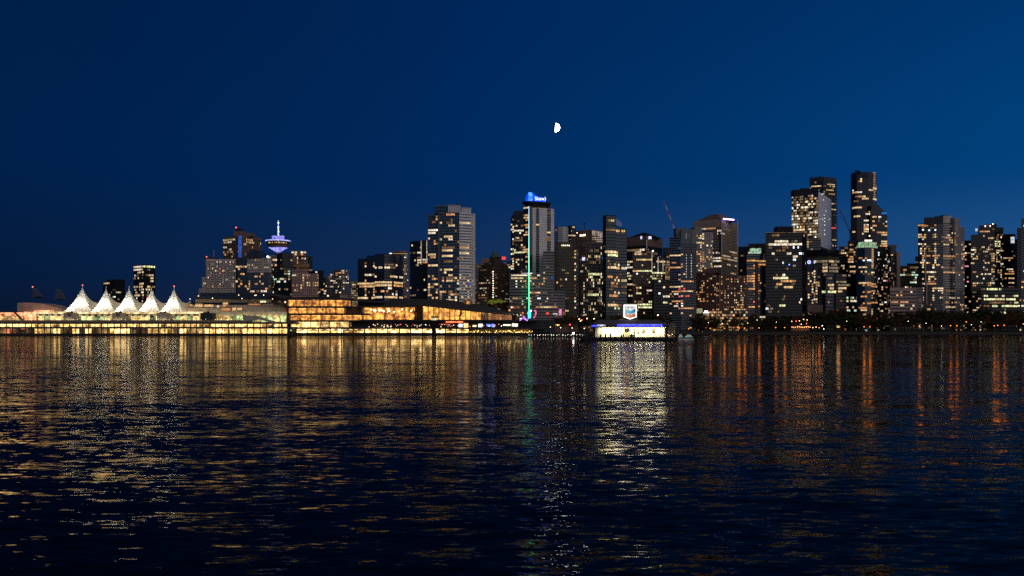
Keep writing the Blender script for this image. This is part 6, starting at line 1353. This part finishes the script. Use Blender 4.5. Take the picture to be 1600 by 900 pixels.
def plaza():
    D = 900.0
    # leaping whale sculpture, dark, in front of the lit glass
    DW = 884.0
    s = DW / FPX
    o = thing('whale_sculpture', 'dark leaping whale sculpture in front of the amber glass', 'sculpture', (X(719, DW), DW, Z(499.5, DW)))
    k = [(717.2, 499), (717.6, 495), (717.0, 492.4), (719, 490.6), (719.6, 487.5), (720.2, 484.6), (721.0, 484), (721.4, 486), (721.2, 488.4), (723, 490.2), (720.9, 491.2), (720, 493.5), (719, 496.2), (720.4, 498.3), (719.2, 499.5)]
    part('body', WALL['black'](), o, lambda m: m.hull([(X(x, DW), DW, Z(y, DW)) for x, y in k], [(X(x, DW), DW + 1.6, Z(y, DW)) for x, y in k]))
    # tall drop sculpture on the quay
    DR = 866.0
    o = thing('drop_sculpture', 'tall dark blue leaning drop sculpture on the quay corner', 'sculpture', (X(440, DR), DR, Z(513, DR)))
    def drop(m):
        a = Vector((X(436.2, DR), DR, Z(492.5, DR))); b = Vector((X(441, DR), DR, Z(511.5, DR)))
        n = 10; u = (b - a)
        for i in range(n):
            t0, t1 = i / n, (i + 1) / n
            f = lambda t: .18 + 1.25 * t ** 2.2 if t < .9 else 1.15 * max(0, (1.02 - t) / .12) ** .5
            m.tube(a + u * t0, a + u * t1, f(t0), f(t1), 10)
    part('drop', mat('drop_blue', (.02, .06, .14), .3), o, drop)
    # cauldron: leaning glass prisms lit green, pink and purple
    DC = 880.0
    o = thing('glass_cauldron', 'cluster of leaning glass pillars lit green and violet below the light line', 'sculpture', (X(826, DC), DC, Z(500, DC)))
    for (xa, ya, xb, yb, c, w) in ((827.5, 485, 827.2, 497, (.05, .85, .38), 1.4), (824.5, 489, 829.5, 493, (.05, .85, .38), .8), (820, 494.5, 812, 501, (.30, .10, .55), .5), (829, 494, 823, 500.5, (.12, .12, .6), .5), (818, 497, 824, 501, (.35, .12, .55), .5)):
        part('glass_pillar', emit('cauldron_%d' % (xa * 10), c, 3.0, .4, .8), o, lambda m: m.tube((X(xa, DC), DC, Z(ya, DC)), (X(xb, DC), DC + 1, Z(yb, DC)), w, w, 6))
    part('lamp', emit('beacon_c', LIT['c'][0], 6.0, 0), o, lambda m: m.ball((X(829.4, DC), DC, Z(485.6, DC)), .8))
    o = thing('pink_sculpture', 'curved pink glowing sculpture right of the green lit pillars', 'sculpture', (X(835.5, DC), DC, Z(498, DC)))
    part('arc', emit('pink_glow', (1.0, .20, .45), 1.1, .3, .5), o, lambda m: [m.tube((X(a, DC), DC, Z(b, DC)), (X(c, DC), DC, Z(d, DC)), .62) for a, b, c, d in ((834.5, 485, 837, 485.6), (837, 485.6, 837.6, 489), (837.6, 489, 836, 493.5), (836, 493.5, 834, 497))])
    o = thing('dock_tower', 'dark dock tower with a small lit cabin on top', 'tower', (X(677, 884), 884, 0))
    def tw(m):
        q = 882.0
        m.hull([(X(674, q), q, -1), (X(682, q), q, -1), (X(682, q), q + 4, -1), (X(674, q), q + 4, -1)], [(X(675.5, q), q, Z(498, q)), (X(679.5, q), q, Z(498, q)), (X(679.5, q), q + 4, Z(498, q)), (X(675.5, q), q + 4, Z(498, q))])
    part('shaft', WALL['black'](), o, tw)
    part('cabin', emit('cabin_light', (1, .9, .62), .8, .4, .8), o, lambda m: m.box(X(674.2, 881), X(681, 881), 881, 886, Z(500.2, 881), Z(496.6, 881)))
    part('cabin_roof', WALL['black'](), o, lambda m: m.box(X(673.6, 881), X(684.5, 881), 880, 887, Z(496.6, 881), Z(494, 881)))
    # string lit canopy between the hall and the barge
    o = thing('lit_canopy', 'low dark canopy edged with a string of gold lights beside the plaza', 'canopy', (X(850, 930), 930, GROUND))
    part('roof', WALL['black'](), o, lambda m: m.box(X(829, 930), X(905, 930), 930, 950, Z(505.2, 930), Z(503.8, 930)))
    part('wall', WALL['brown'](), o, lambda m: m.box(X(831, 930), X(903, 930), 936, 948, GROUND, Z(505.2, 930)))
    for k in range(18):
        part('gold_lamp', emit('gold_lamp', (1.0, .62, .18), 3.2, .5), o, lambda m: m.ball((X(836 + 2.2 * k, 929), 929, Z(508.4 - .05 * k + random.uniform(-.8, .6), 929)), random.uniform(.4, .7), 6, 4))
    o = thing('red_signal', 'red signal light on a post between the plaza and the fuel barge', 'signal light', (X(890.5, 880), 880, 0))
    part('post', WALL['black'](), o, lambda m: m.tube((X(890.5, 880), 880, -2), (X(890.5, 880), 880, Z(508, 880)), .25))
    part('lamp', emit('signal_red', (1.0, .03, .05), 9, 0), o, lambda m: m.ball((X(890.5, 880), 880, Z(507.2, 880)), .6))
    # floating marina
    o = thing('marina_pontoon', 'long low pontoon dotted with tiny white lights left of the fuel barge', 'pontoon', (X(870, 800), 800, 0))
    part('deck', DARKC(), o, lambda m: m.box(X(822, 800), X(918, 800), 800, 806, -.3, .9))
    for k in range(20):
        part('bollard_lamp', emit('bollard_lamp', (1, .92, .75), 4, .7), o, lambda m: m.ball((X(826 + 4.4 * k + random.uniform(-1, 1), 800), 799.5, 1.3 + random.uniform(-.2, .6)), .26, 6, 4))
    for x, y, c in ((876, 512, 'w'), (860, 511, 'y'), (894, 512.5, 'w'), (913, 513.2, 'w')):
        o2 = thing('dock_lamp', {876: 'slim dock lamp nearest the lone bright white floodlight', 860: 'leftmost slim dock lamp on the marina pontoon', 894: 'slim dock lamp right of the white floodlight, under the red signal', 913: 'slim dock lamp next to the fuel barge'}[x], 'lamp', (X(x, 801), 801, .9), 'slim lamps on the marina pontoon')
        part('post', WALL['steel'](), o2, lambda m: m.tube((X(x, 801), 801, .8), (X(x, 801), 801, Z(y, 801)), .12))
        part('lamp_head', emit('dock_lamp_' + c, LIT[c][0], 5, 0), o2, lambda m: m.ball((X(x, 801), 801, Z(y, 801)), .36, 6, 4))
    o2 = thing('floodlight', 'single bright white floodlight low on the marina pontoon', 'lamp', (X(896, 798), 798, .9))
    part('post', WALL['steel'](), o2, lambda m: m.tube((X(896, 798), 798, -.5), (X(896, 798), 798, 3), .15))
    part('lamp_head', emit('flood_white', (1, .97, .88), 9, 0), o2, lambda m: m.ball((X(896, 798), 798, Z(520.8, 798)), .85, 8, 6))
plaza()
# ------------------------------------------------------------------ fuel barge
def barge():
    D = 527.0
    W = lambda px, d=D: X(px, d)
    root = thing('fuel_barge', 'black floating fuel barge with a brightly lit cream shop and a blue light band', 'barge', (W(985), D + 6, 0))
    def hull(m):
        k = [(908, 527.2), (1059, 527.2), (1057, 533.4), (914, 533.4)]
        m.hull([(W(x), D, Z(y, D) if y < 530 else -.6) for x, y in k], [(W(x), D + 17, Z(y, D) if y < 530 else -.6) for x, y in k])
    part('hull', WALL['black'](), root, hull)
    part('fender', mat('rubber_fender', (.015, .015, .015), .8), root, lambda m: [m.tube((W(915 + 8.6 * k), D - .25, .3), (W(915 + 8.6 * k), D - .25, 2.0), .28) for k in range(17)], kind='stuff')
    zd = Z(526.6, D); ze = Z(510.8, D)
    cw = mat('cream_shop_wall', (.80, .75, .55), .7, 0, .06, .5)
    part('shop_wall', cw, root, lambda m: [m.box(W(936), W(1040), D + 4, D + 14, zd, ze), m.box(W(931), W(935.6), D + 2.6, D + 3.2, zd, ze)])
    # vertical boards of the shop front
    for k in range(24):
        part('wall_board', cw, root, lambda m: m.box(W(940 + 4.15 * k), W(940 + 4.15 * k + .25), D + 3.9, D + 3.99, zd, ze), kind='stuff')
    for x0, x1, y0, y1, nm, mt in ((977, 985, 513, 518, 'notice_board', WALL['black']()), (991.6, 994, 513, 520, 'shop_window', mat('window_tan', (.14, .12, .06), .3)), (998, 1000.6, 513, 520.2, 'shop_window', mat('window_tan', (.14, .12, .06), .3)), (1005, 1009.4, 513.4, 518.6, 'shop_window', mat('window_tan', (.14, .12, .06), .3)), (1020.6, 1025, 513.4, 518.6, 'shop_window', mat('window_tan', (.14, .12, .06), .3)),
                                  (977, 985, 519.5, 526.4, 'door', mat('door_amber', (.62, .42, .2), .6)), (961, 971, 513, 526.4, 'white_door', WALL['white']()), (985, 993, 523, 526.5, 'bench', WALL['greenmetal']())):
        part(nm, mt, root, lambda m: m.box(W(x0), W(x1), D + 3.4 if nm != 'bench' else D + 2, D + 3.95, Z(y1, D), Z(y0, D)))
        if nm == 'shop_window':
            part('window_frame', WALL['white'](), root, lambda m: [m.box(W(x0) - .12, W(x0), D + 3.3, D + 3.95, Z(y1, D), Z(y0, D)), m.box(W(x1), W(x1) + .12, D + 3.3, D + 3.95, Z(y1, D), Z(y0, D)), m.box(W(x0) - .12, W(x1) + .12, D + 3.3, D + 3.95, Z(y0, D), Z(y0, D) + .12)])
    for x in (932, 940, 1033, 1040): part('porch_post', WALL['white'](), root, lambda m: m.box(W(x) - .12, W(x) + .12, D + 1.2, D + 1.45, zd, ze))
    part('hand_rail', WALL['white'](), root, lambda m: [m.box(W(1000), W(1036), D + 1, D + 1.08, zd + h, zd + h + .08) for h in (.5, 1.0)])
    # roof
    part('roof', mat('dark_shingle', (.055, .055, .065), .8, 0, .3, .6), root, lambda m: m.hull([(W(925), D - .6, Z(508.6, D)), (W(1046), D - .6, Z(508.6, D)), (W(1046), D + 16, Z(508.6, D)), (W(925), D + 16, Z(508.6, D))],
                                                                             [(W(936), D + 6, Z(499.6, D + 6)), (W(1031), D + 6, Z(499.6, D + 6)), (W(1031), D + 10, Z(499.6, D + 6)), (W(936), D + 10, Z(499.6, D + 6))]))
    part('fascia', WALL['navy'](), root, lambda m: m.box(W(925.5), W(1045.5), D - .5, D + 15.8, Z(510.8, D), Z(508.65, D)))
    part('blue_light_band', emit('blue_band', (.022, .025, .95), 4.5, .1, .5), root, lambda m: m.box(W(964), W(1035), D - .9, D - .62, Z(510.0, D), Z(507.2, D)))
    part('blue_light_band', emit('blue_band_top', (.20, .22, 1.0), 1.0, .2, .5), root, lambda m: m.box(W(964), W(1034), D - .92, D - .62, Z(507.2, D), Z(506.4, D)))
    part('blue_light_band', emit('blue_band', (.022, .025, .95), 4.5, .1, .5), root, lambda m: [m.box(W(924), W(932), D - .9, D - .62, Z(510.4, D), Z(508.2, D))])
    part('white_light_band', emit('white_band', (.75, .78, 1.0), 1.0, .2, .6), root, lambda m: [m.box(W(933), W(945.6), D - .9, D - .62, Z(509.6, D), Z(507.2, D))])
    for k in range(12):
        x = 941 + 8.4 * k
        part('eave_lamp', emit('eave_strip', (1.0, .92, .64), 210, .2), root, lambda m: m.poly((W(x), D + 1.2, ze - .05), (W(x), D + 1.7, ze - .05), (W(x + 5), D + 1.7, ze - .05), (W(x + 5), D + 1.2, ze - .05)))
    # shield shaped sign in its frame
    DS = D + 6
    s = DS / FPX
    def shield(m, gx, y0, y1, yt, d0, d1):
        k = [(984.6 - gx, y0), (984.6 + gx, y0), (984.6 + gx, y1), (984.6, yt), (984.6 - gx, y1)]
        m.hull([(X(x, DS), DS + d0, Z(y, DS)) for x, y in reversed(k)], [(X(x, DS), DS + d1, Z(y, DS)) for x, y in reversed(k)])
    part('sign_box', emit('sign_white', (1.0, .97, .90), 2.2, 0), root, lambda m: shield(m, 9.9, 476.2, 495.6, 499, 0, .8))
    part('sign_face', emit('sign_face', (.93, .98, .95), .80, .15, .5), root, lambda m: shield(m, 8.9, 477.4, 494.8, 497.6, -.06, -.01))
    def chev(m, yt, h, notch):
        k = [(976.2, yt), (984.6, yt + notch), (993, yt), (993, yt + h), (984.6, yt + h + notch), (976.2, yt + h)]
        c = [(X(x, DS), DS - .12, Z(y, DS)) for x, y in k]
        m.poly(c[0], c[5], c[4], c[1]); m.poly(c[1], c[4], c[3], c[2])
    def chevmat(nm, a, b, c):
        if nm in MATS: return MATS[nm]
        m, n, l = _nodes(nm); n.remove(n["Principled BSDF"])
        e = n.new("ShaderNodeEmission"); t = n.new("ShaderNodeTexCoord"); sx = n.new("ShaderNodeSeparateXYZ"); r = n.new("ShaderNodeValToRGB")
        l.new(t.outputs["Generated"], sx.inputs[0]); l.new(sx.outputs[0], r.inputs[0]); l.new(r.outputs[0], e.inputs[0]); e.inputs[1].default_value = .8
        el = r.color_ramp.elements; el[0].color, el[1].color = (*a, 1), (*c, 1); q = el.new(.5); q.color = (*b, 1)
        l.new(e.outputs[0], n["Material Output"].inputs[0]); MATS[nm] = m; return m
    part('blue_chevron', chevmat('blue_chevron', (.35, .72, .85), (.10, .48, .72), (.02, .16, .36)), root, lambda m: chev(m, 483.2, 5.0, 2.6))
    part('red_chevron', chevmat('red_chevron', (.95, .55, .40), (.85, .30, .18), (.62, .12, .06)), root, lambda m: chev(m, 489.4, 5.0, 2.6))
    words('sign_lettering', 'Chevron', emit('sign_grey_letters', (.10, .16, .22), .5, 0), root, (X(984.6, DS), DS - .14, Z(480.4, DS)), 1.05, 6.0, .02)
    part('sign_frame', mat('frame_steel', (.22, .20, .13), .6), root, lambda m: [m.tube((X(x, DS), DS + .9, Z(500, DS)), (X(x, DS), DS + .9, Z(474.6, DS)), .14) for x in (973.6, 995.6)] + [m.tube((X(973.6, DS), DS + .9, Z(y, DS)), (X(995.6, DS), DS + .9, Z(y, DS)), .12) for y in (474.8, 475.6)] + [m.tube((X(976, DS), DS + 5, Z(500, DS + 4)), (X(978, DS), DS + .9, Z(480, DS)), .1), m.tube((X(994, DS), DS + 5, Z(500, DS + 4)), (X(991, DS), DS + .9, Z(480, DS)), .1)])
    # pumps and clutter along the deck
    for k, x in enumerate((938, 946, 954, 971, 974, 987)):
        o = thing('fuel_pump', ['leftmost dark fuel pump on the barge deck', 'second dark fuel pump from the left end of the barge deck', 'fuel pump left of the white door on the barge', 'left one of the two fuel pumps beside the amber door', 'right one of the two fuel pumps beside the amber door', 'fuel pump standing before the green bench'][k], 'fuel pump', (W(x), D + .8, zd - .2), 'fuel pumps on the barge')
        part('cabinet', WALL['black'](), o, lambda m: m.box(W(x) - .35, W(x) + .35, D + .6, D + 1.1, zd - .25, zd + 1.2 + .25 * (k % 3)))
        part('head', mat('pump_red', (.25, .03, .02), .5), o, lambda m: m.box(W(x) - .30, W(x) + .30, D + .65, D + 1.05, zd + 1.2 + .25 * (k % 3), zd + 1.55 + .25 * (k % 3)))
        part('hose', WALL['black'](), o, lambda m: m.tube((W(x) + .4, D + .8, zd + .2), (W(x) + .45, D + .8, zd + 1.2), .06))
    # pipe rack and piles at the right end
    o = thing('pipe_rack', 'rack of yellowish upright pipes and boards at the right end of the barge', 'pipe rack', (W(1052), D + 8, 1))
    for k, x in enumerate((1047.5, 1049.6, 1051.5, 1053.2, 1055.6, 1057.2)):
        part('pipe', mat('pipe_ochre', (.30, .22, .08), .6) if k % 2 else WALL['grey'](), o, lambda m: m.tube((W(x), D + 6, .4), (W(x), D + 6, Z(504.5 + (k * 7 % 5), D + 6)), .16))
    part('board', WALL['greenmetal'](), o, lambda m: m.box(W(1050), W(1056), D + 6.4, D + 7, Z(512, D), Z(504.3, D)))
    for x, y, c in ((1046, 523, 'o'), (1049, 524.5, 'y'), (1053, 522.5, 'w'), (1047, 525, 'o')):
        part('work_lamp', emit('work_lamp_' + c, LIT[c][0], 4, 0), o, lambda m: m.ball((W(x), D + 5.5, Z(y, D)), .22, 6, 4))
    # two small boats and a pontoon beyond
    DB = 560.0
    o = thing('mooring_pontoon', 'low dark pontoon running right from the fuel barge', 'pontoon', (X(1078, DB), DB + 3, 0))
    part('deck', DARKC(), o, lambda m: m.box(X(1058, DB), X(1096, DB), DB + 3.2, DB + 6, -.3, .55))
    for k, (xa, xb, nm, lb) in enumerate(((1060, 1068, 'small_boat', 'smaller white boat moored against the right end of the fuel barge'), (1068.5, 1085, 'covered_boat', 'white canopied boat moored right of the smaller white boat'))):
        a, b = X(xa, DB), X(xb, DB)
        o = thing(nm, lb, 'boat', ((a + b) / 2, DB, 0))
        mid = (a + b) / 2
        hw = mat('boat_white', (.62, .64, .62), .4)
        part('hull', hw if k else WALL['white'](), o, lambda m: m.hull([(a + .5, DB + .5, -.2), (b - .4, DB + .5, -.2), (b - .4, DB + 2.2, -.2), (a + .5, DB + 2.2, -.2)], [(a - .3, DB + 1.3, 1.0), (b, DB, .9), (b, DB + 2.8, .9), (a + .8, DB + 2.8, .95)]))
        t = (b - a)
        h0, h1 = (1.0, 3.0) if k else (1.0, 2.9)
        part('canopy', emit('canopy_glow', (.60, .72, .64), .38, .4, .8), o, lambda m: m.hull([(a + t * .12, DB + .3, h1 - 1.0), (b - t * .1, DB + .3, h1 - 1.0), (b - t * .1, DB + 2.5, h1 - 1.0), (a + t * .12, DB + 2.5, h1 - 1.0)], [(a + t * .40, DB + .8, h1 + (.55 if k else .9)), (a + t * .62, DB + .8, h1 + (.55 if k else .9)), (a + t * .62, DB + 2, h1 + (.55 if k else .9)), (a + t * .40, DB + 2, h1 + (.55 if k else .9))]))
        for f in (.14, .38, .62, .88):
            part('canopy_post', WALL['white'](), o, lambda m: m.tube((a + t * f, DB + .4, .9), (a + t * f, DB + .4, h1 - .95), .09))
        part('cabin', GL['grey'](), o, lambda m: m.box(a + t * .3, a + t * .7, DB + .9, DB + 2.1, .9, 1.8))
barge()

# ------------------------------------------------------------------ cranes
def crane(label, D, base, tip, foot_y, cj, w, red, white, segs):
    o = thing('tower_crane', label, 'crane', (X(base[0], D), D, Z(foot_y, D)))
    bx, bz = X(base[0], D), Z(base[1], D); tx, tz = X(tip[0], D), Z(tip[1], D)
    def lattice(m, a, b, wd, n):
        a, b = Vector(a), Vector(b); d = (b - a) / n; u = (b - a).normalized(); s1 = u.cross(Vector((0, 1, 0))).normalized() * wd / 2; s2 = Vector((0, wd / 2, 0))
        cr = [s1 + s2, s1 - s2, -s1 - s2, -s1 + s2]
        for c in cr: m.tube(a + c, b + c, .16, .13, 4)
        for i in range(n):
            p, q = a + d * i, a + d * (i + 1)
            for k in range(4): m.tube(p + cr[k], q + cr[(k + 1) % 4], .10, .10, 3)
    for i in range(segs):
        t0, t1 = i / segs, (i + 1) / segs
        part('boom_section', red if i % 2 == 0 else white, o, lambda m: lattice(m, (bx + (tx - bx) * t0, D, bz + (tz - bz) * t0), (bx + (tx - bx) * t1, D, bz + (tz - bz) * t1), w, 4))
    part('mast', white if segs > 3 else red, o, lambda m: lattice(m, (bx, D, Z(foot_y, D)), (bx, D, bz), w * 1.1, 6))
    part('cab', white, o, lambda m: m.box(bx - 1.4, bx + .6, D - 2.4, D - 1, bz - 1.5, bz + .6))
    part('counter_jib', red, o, lambda m: lattice(m, (bx, D, bz), (X(cj[0], D), D, Z(cj[1], D)), w, 3))
    part('tie_bar', WALL['black'](), o, lambda m: m.tube((X(cj[0], D), D, Z(cj[1], D)), (bx + (tx - bx) * .8, D, bz + (tz - bz) * .8), .10))
    return o
RED = lambda: mat('crane_red', (.55, .05, .04), .5); WHT = lambda: mat('crane_white', (.75, .75, .78), .5)
crane('big luffing crane with a red and white boom against the sky', 1190.0, (1056.5, 365), (1037.2, 314.5), 388, (1060, 362), 1.3, RED(), WHT(), 7)
crane('distant pinkish red crane leaning beside the tallest tower', 1300.0, (1328.2, 362), (1311.5, 327), 380, (1332, 351), 1.1, mat('crane_pink', (.75, .10, .20), .5), mat('crane_pink', (.75, .10, .20), .5), 3)

# ------------------------------------------------------------------ trees along the right shore
def leaf_mat(nm, c):
    m = mat(nm, c, .9, 0, .5, .5, .15)
    return m
def tree_proto(seed, leafmat, spread, hgt):
    r = random.Random(seed)
    cr, tr = MB(), MB()
    H = hgt
    tr.tube((0, 0, 0), (r.uniform(-.3, .3), 0, H * .42), .42, .28, 7)
    tips = []
    for k in range(7):
        a = r.uniform(0, 6.28); e = r.uniform(.25, .9)
        p = Vector((0, 0, H * r.uniform(.25, .42)))
        q = p + Vector((math.cos(a) * spread * e, math.sin(a) * spread * e, H * r.uniform(.15, .5)))
        tr.tube(p, q, .18, .06, 5); tips.append(q)
    tips += [Vector((r.gauss(0, spread * .45), r.gauss(0, spread * .45), H * r.uniform(.42, .93))) for _ in range(9)]
    for q in tips:
        R = r.uniform(.22, .42) * spread * (1.15 - .5 * max(0, q.z / H - .5))
        for _ in range(85):
            d = Vector((r.gauss(0, 1), r.gauss(0, 1), r.gauss(0, .8))).normalized() * R * r.random() ** .4
            c = q + d; s = r.uniform(.28, .62)
            n = Vector((r.gauss(0, 1), r.gauss(0, 1), r.gauss(0, 1))).normalized(); u = n.orthogonal().normalized() * s; w = n.cross(u).normalized() * s * .7
            cr.poly(c - u, c + w * .8, c + u, c - w * .8)
    return cr, tr
def trees():
    bark = mat('bark', (.05, .038, .028), .95)
    protos = []
    for i in range(7):
        lm = [leaf_mat('leaf_dark', (.024, .034, .014)), leaf_mat('leaf_olive', (.06, .05, .02)), leaf_mat('leaf_autumn', (.11, .05, .018))][i % 3]
        cr, tr = tree_proto(100 + i, lm, (5.6, 6.6, 5.0, 7.4, 4.6, 6.0, 5.2)[i], (15, 14, 17, 16, 14.5, 18, 13)[i])
        protos.append((cr, tr, lm, (15, 14, 17, 16, 14.5, 18, 13)[i]))
    made = {}
    def plant(px, D, top, k, name='broadleaf_tree', label=None, grp='dark trees along the right shore'):
        cr, tr, lm, h = protos[k]
        need = Z(top, D) - GROUND; s = need / (h * .95)
        r = thing(name, label or 'dark broadleaf tree in the unbroken row along the right shore', 'tree', (X(px, D), D, GROUND), grp)
        r.scale = (s * random.uniform(.9, 1.25), s * random.uniform(.9, 1.2), s); r.rotation_euler = (0, 0, random.uniform(0, 6.28))
        if k not in made:
            a, b = cr.build('crown', lm, None), tr.build('trunk', bark, None)
            made[k] = (a.data, b.data); a.parent = r; b.parent = r
        else:
            for nm, me in zip(('crown', 'trunk'), made[k]):
                o = bpy.data.objects.new(nm, me); COL.objects.link(o); o.parent = r
    x = 1092.0; i = 0
    prof = [(1040, 497), (1060, 491), (1085, 491), (1110, 495), (1130, 496), (1150, 493), (1180, 492), (1215, 494), (1240, 492), (1262, 492), (1285, 488), (1310, 480), (1325, 484), (1345, 492), (1370, 489), (1400, 488), (1430, 486), (1446, 479), (1465, 486), (1500, 487), (1530, 484), (1560, 485), (1600, 487), (1660, 486)]
    def top_at(q):
        for (a, ya), (b, yb) in zip(prof, prof[1:]):
            if a <= q <= b: return ya + (yb - ya) * (q - a) / (b - a)
        return 490
    q = 1046.0
    while q < 1650:                                   # back row
        plant(q, 1046 + random.uniform(0, 14), top_at(q) + random.uniform(-1, 3), random.randrange(7)); q += random.uniform(9.5, 14)
    q = 1100.0
    while q < 1640:                                   # front row, lower, between the lamps
        plant(q, 1020 + random.uniform(0, 6), top_at(q) + random.uniform(5, 12), random.randrange(7)); q += random.uniform(11, 19)
    for q, t in ((868, 497), (880, 494), (893, 492), (905, 495), (918, 493), (932, 491), (948, 494), (963, 492), (1004, 494), (1020, 493), (1034, 491), (855, 500)):
        plant(q, 1000 + random.uniform(0, 16), t, random.randrange(7), label='dark reddish tree in the clump behind the fuel barge', grp='trees behind the fuel barge')
    # clipped hedge like undergrowth along the wall
    u = MB(); r = random.Random(5)
    for _ in range(5200):
        c = Vector((X(r.uniform(1062, 1640), 1014), 1014 + r.uniform(-2, 3), GROUND + abs(r.gauss(0, 1.3)))); s = r.uniform(.3, .7)
        n = Vector((r.gauss(0, 1), r.gauss(0, 1), r.gauss(0, 1))).normalized(); a = n.orthogonal().normalized() * s; w = n.cross(a) * .7
        u.poly(c - a, c + w, c + a, c - w)
    o = u.build('undergrowth', leaf_mat('leaf_dark', (.020, .030, .014)), None, kind='stuff')
    tag(o, 'dark low undergrowth along the top of the sea wall', 'undergrowth')
trees()

# ------------------------------------------------------------------ lamps on the sea wall path
def lamps():
    made = {}
    ORD = 'leftmost second third fourth fifth sixth seventh eighth ninth tenth eleventh twelfth thirteenth fourteenth fifteenth sixteenth seventeenth eighteenth nineteenth'.split()
    def nth(xs, x):
        k = sorted(xs).index(x)
        return 'rightmost' if k == len(xs) - 1 else ORD[k]
    def lamp(px, py, D, label, grp, col, st, r):
        k = (col, r)
        root = thing('street_lamp', label, 'street lamp', (X(px, D), D, GROUND), grp)
        z = Z(py, D)
        part('post', WALL['black'](), root, lambda m: m.tube((X(px, D), D, GROUND), (X(px, D), D, z - r * .8), .12, .08, 6))
        part('lamp_head', emit('lamp_' + grp[:6], col, st, 0), root, lambda m: m.ball((X(px, D), D, z), r, 10, 6))
        if r > .45:
            ld = bpy.data.lights.new('lamp_light', 'POINT'); ld.energy = 110; ld.color = (1.0, .24, .035); ld.shadow_soft_size = 1.5
            lo = bpy.data.objects.new('lamp_light', ld); COL.objects.link(lo); lo.parent = root; lo.location = Vector((X(px, D), D - .7, z + .1)) - root.location
        part('lamp_cap', WALL['black'](), root, lambda m: m.lathe(X(px, D), D, [(r * 1.0, z + r * .72), (r * .5, z + r * 1.15), (.02, z + r * 1.2)], 8))
    og, wg = 'orange lamps on the sea wall path', 'white lamps among the dark trees'
    OL = ((1076, 513.6), (1110, 513), (1132, 513), (1155, 512.6), (1163.5, 512.6), (1186, 512.3), (1212, 511.8), (1226, 511.8), (1280, 512), (1310, 511.3), (1350, 510.5), (1359.2, 510.5), (1436.5, 509.6), (1485.3, 508.8), (1495.2, 508.9), (1509.8, 502.8), (1553.6, 509), (1559, 508.4), (1569, 508.2), (1599, 506))
    for px, py in OL:
        k = nth([q[0] for q in OL], px)
        lamp(px, py, 1013.5, ('%s glowing orange lamp on the sea wall path' % k) + ('' if k in ('leftmost', 'rightmost') else ', counted from the left'), og, (1.0, .21, .03), 5.0, .50)
    WL = ((1107, 504), (1128.6, 505.6), (1168.5, 504.7), (1213, 503.3), (1183, 500), (1419, 501.8), (1447, 505), (1471, 509.5), (1533, 502.8), (1518, 507.3), (1097.6, 518.6), (1323, 502))
    for px, py in WL:
        k = nth([q[0] for q in WL], px)
        lamp(px, py, 1012.0, ('%s small white lamp among the dark shore trees' % k) + ('' if k in ('leftmost', 'rightmost') else ', counted from the left'), wg, (1.0, .90, .72), 7, .30)
    # shoreline restaurant under strings of lamps
    D = 1012.0
    o = thing('shore_pavilion', 'low pavilion on the sea wall under strings of glowing orange lamps', 'pavilion', (X(1252, D), D + 2, GROUND))
    part('roof', WALL['brown'](), o, lambda m: m.box(X(1236, D), X(1268, D), D, D + 5, Z(509.6, D), Z(508.8, D)))
    part('back_wall', WALL['terra'](), o, lambda m: m.box(X(1238, D), X(1266, D), D + 4, D + 4.4, GROUND, Z(509.6, D)))
    for k in range(11):
        part('string_lamp', emit('string_lamp', (1.0, .40, .14), 6, .4), o, lambda m: m.ball((X(1237.5 + 2.8 * k, D), D - .3, Z(511 + .5 * math.sin(k * 1.3), D)), .42, 6, 4))
    for x, y, c in ((1237, 502.2, 'o'), (1244, 501.8, 'r'), (1249, 501.3, 'o'), (1255.6, 499.2, 'y'), (1261, 499.9, 'o'), (1252, 506.5, 'o'), (1260, 505.5, 'r'), (1284.6, 509, 'w'), (1270, 512, 'o'), (1287, 514, 'w'), (1275, 511, 'o')):
        part('terrace_lamp', emit('terr_' + c, LIT[c][0], 8, 0), o, lambda m: [m.ball((X(x, D), D - .2, Z(y, D)), .42, 6, 4)])
        part('lamp_pole', WALL['black'](), o, lambda m: m.tube((X(x, D), D - .2, GROUND), (X(x, D), D - .2, Z(y, D) - .42), .06, .06, 4))
    # mixed red and amber lights under the trees left of the barge
    D = 985.0
    for k, (x, y, c) in enumerate(((905, 498.5, 'o'), (917, 497.8, 'o'), (928, 498, 'y'), (909, 500, 'r'), (1028, 492.5, 'w'), (907, 501.5, 'o'))):
        o = thing('path_lamp', ['brightest amber path lamp under the trees left of the barge sign', 'amber path lamp in the middle of the clump left of the fuel barge roof', 'yellow path lamp just above the left end of the barge roof', 'red path lamp under the trees left of the barge', 'white lamp above the right end of the barge roof', 'low amber path lamp next to the red path lamp'][k], 'lamp', (X(x, D), D, GROUND))
        part('post', WALL['black'](), o, lambda m: m.tube((X(x, D), D, GROUND), (X(x, D), D, Z(y, D) - .4), .1, .07, 5))
        part('lamp_head', emit('path_' + c, LIT[c][0], 14, 0), o, lambda m: m.ball((X(x, D), D, Z(y, D)), .45, 6, 4))
lamps()
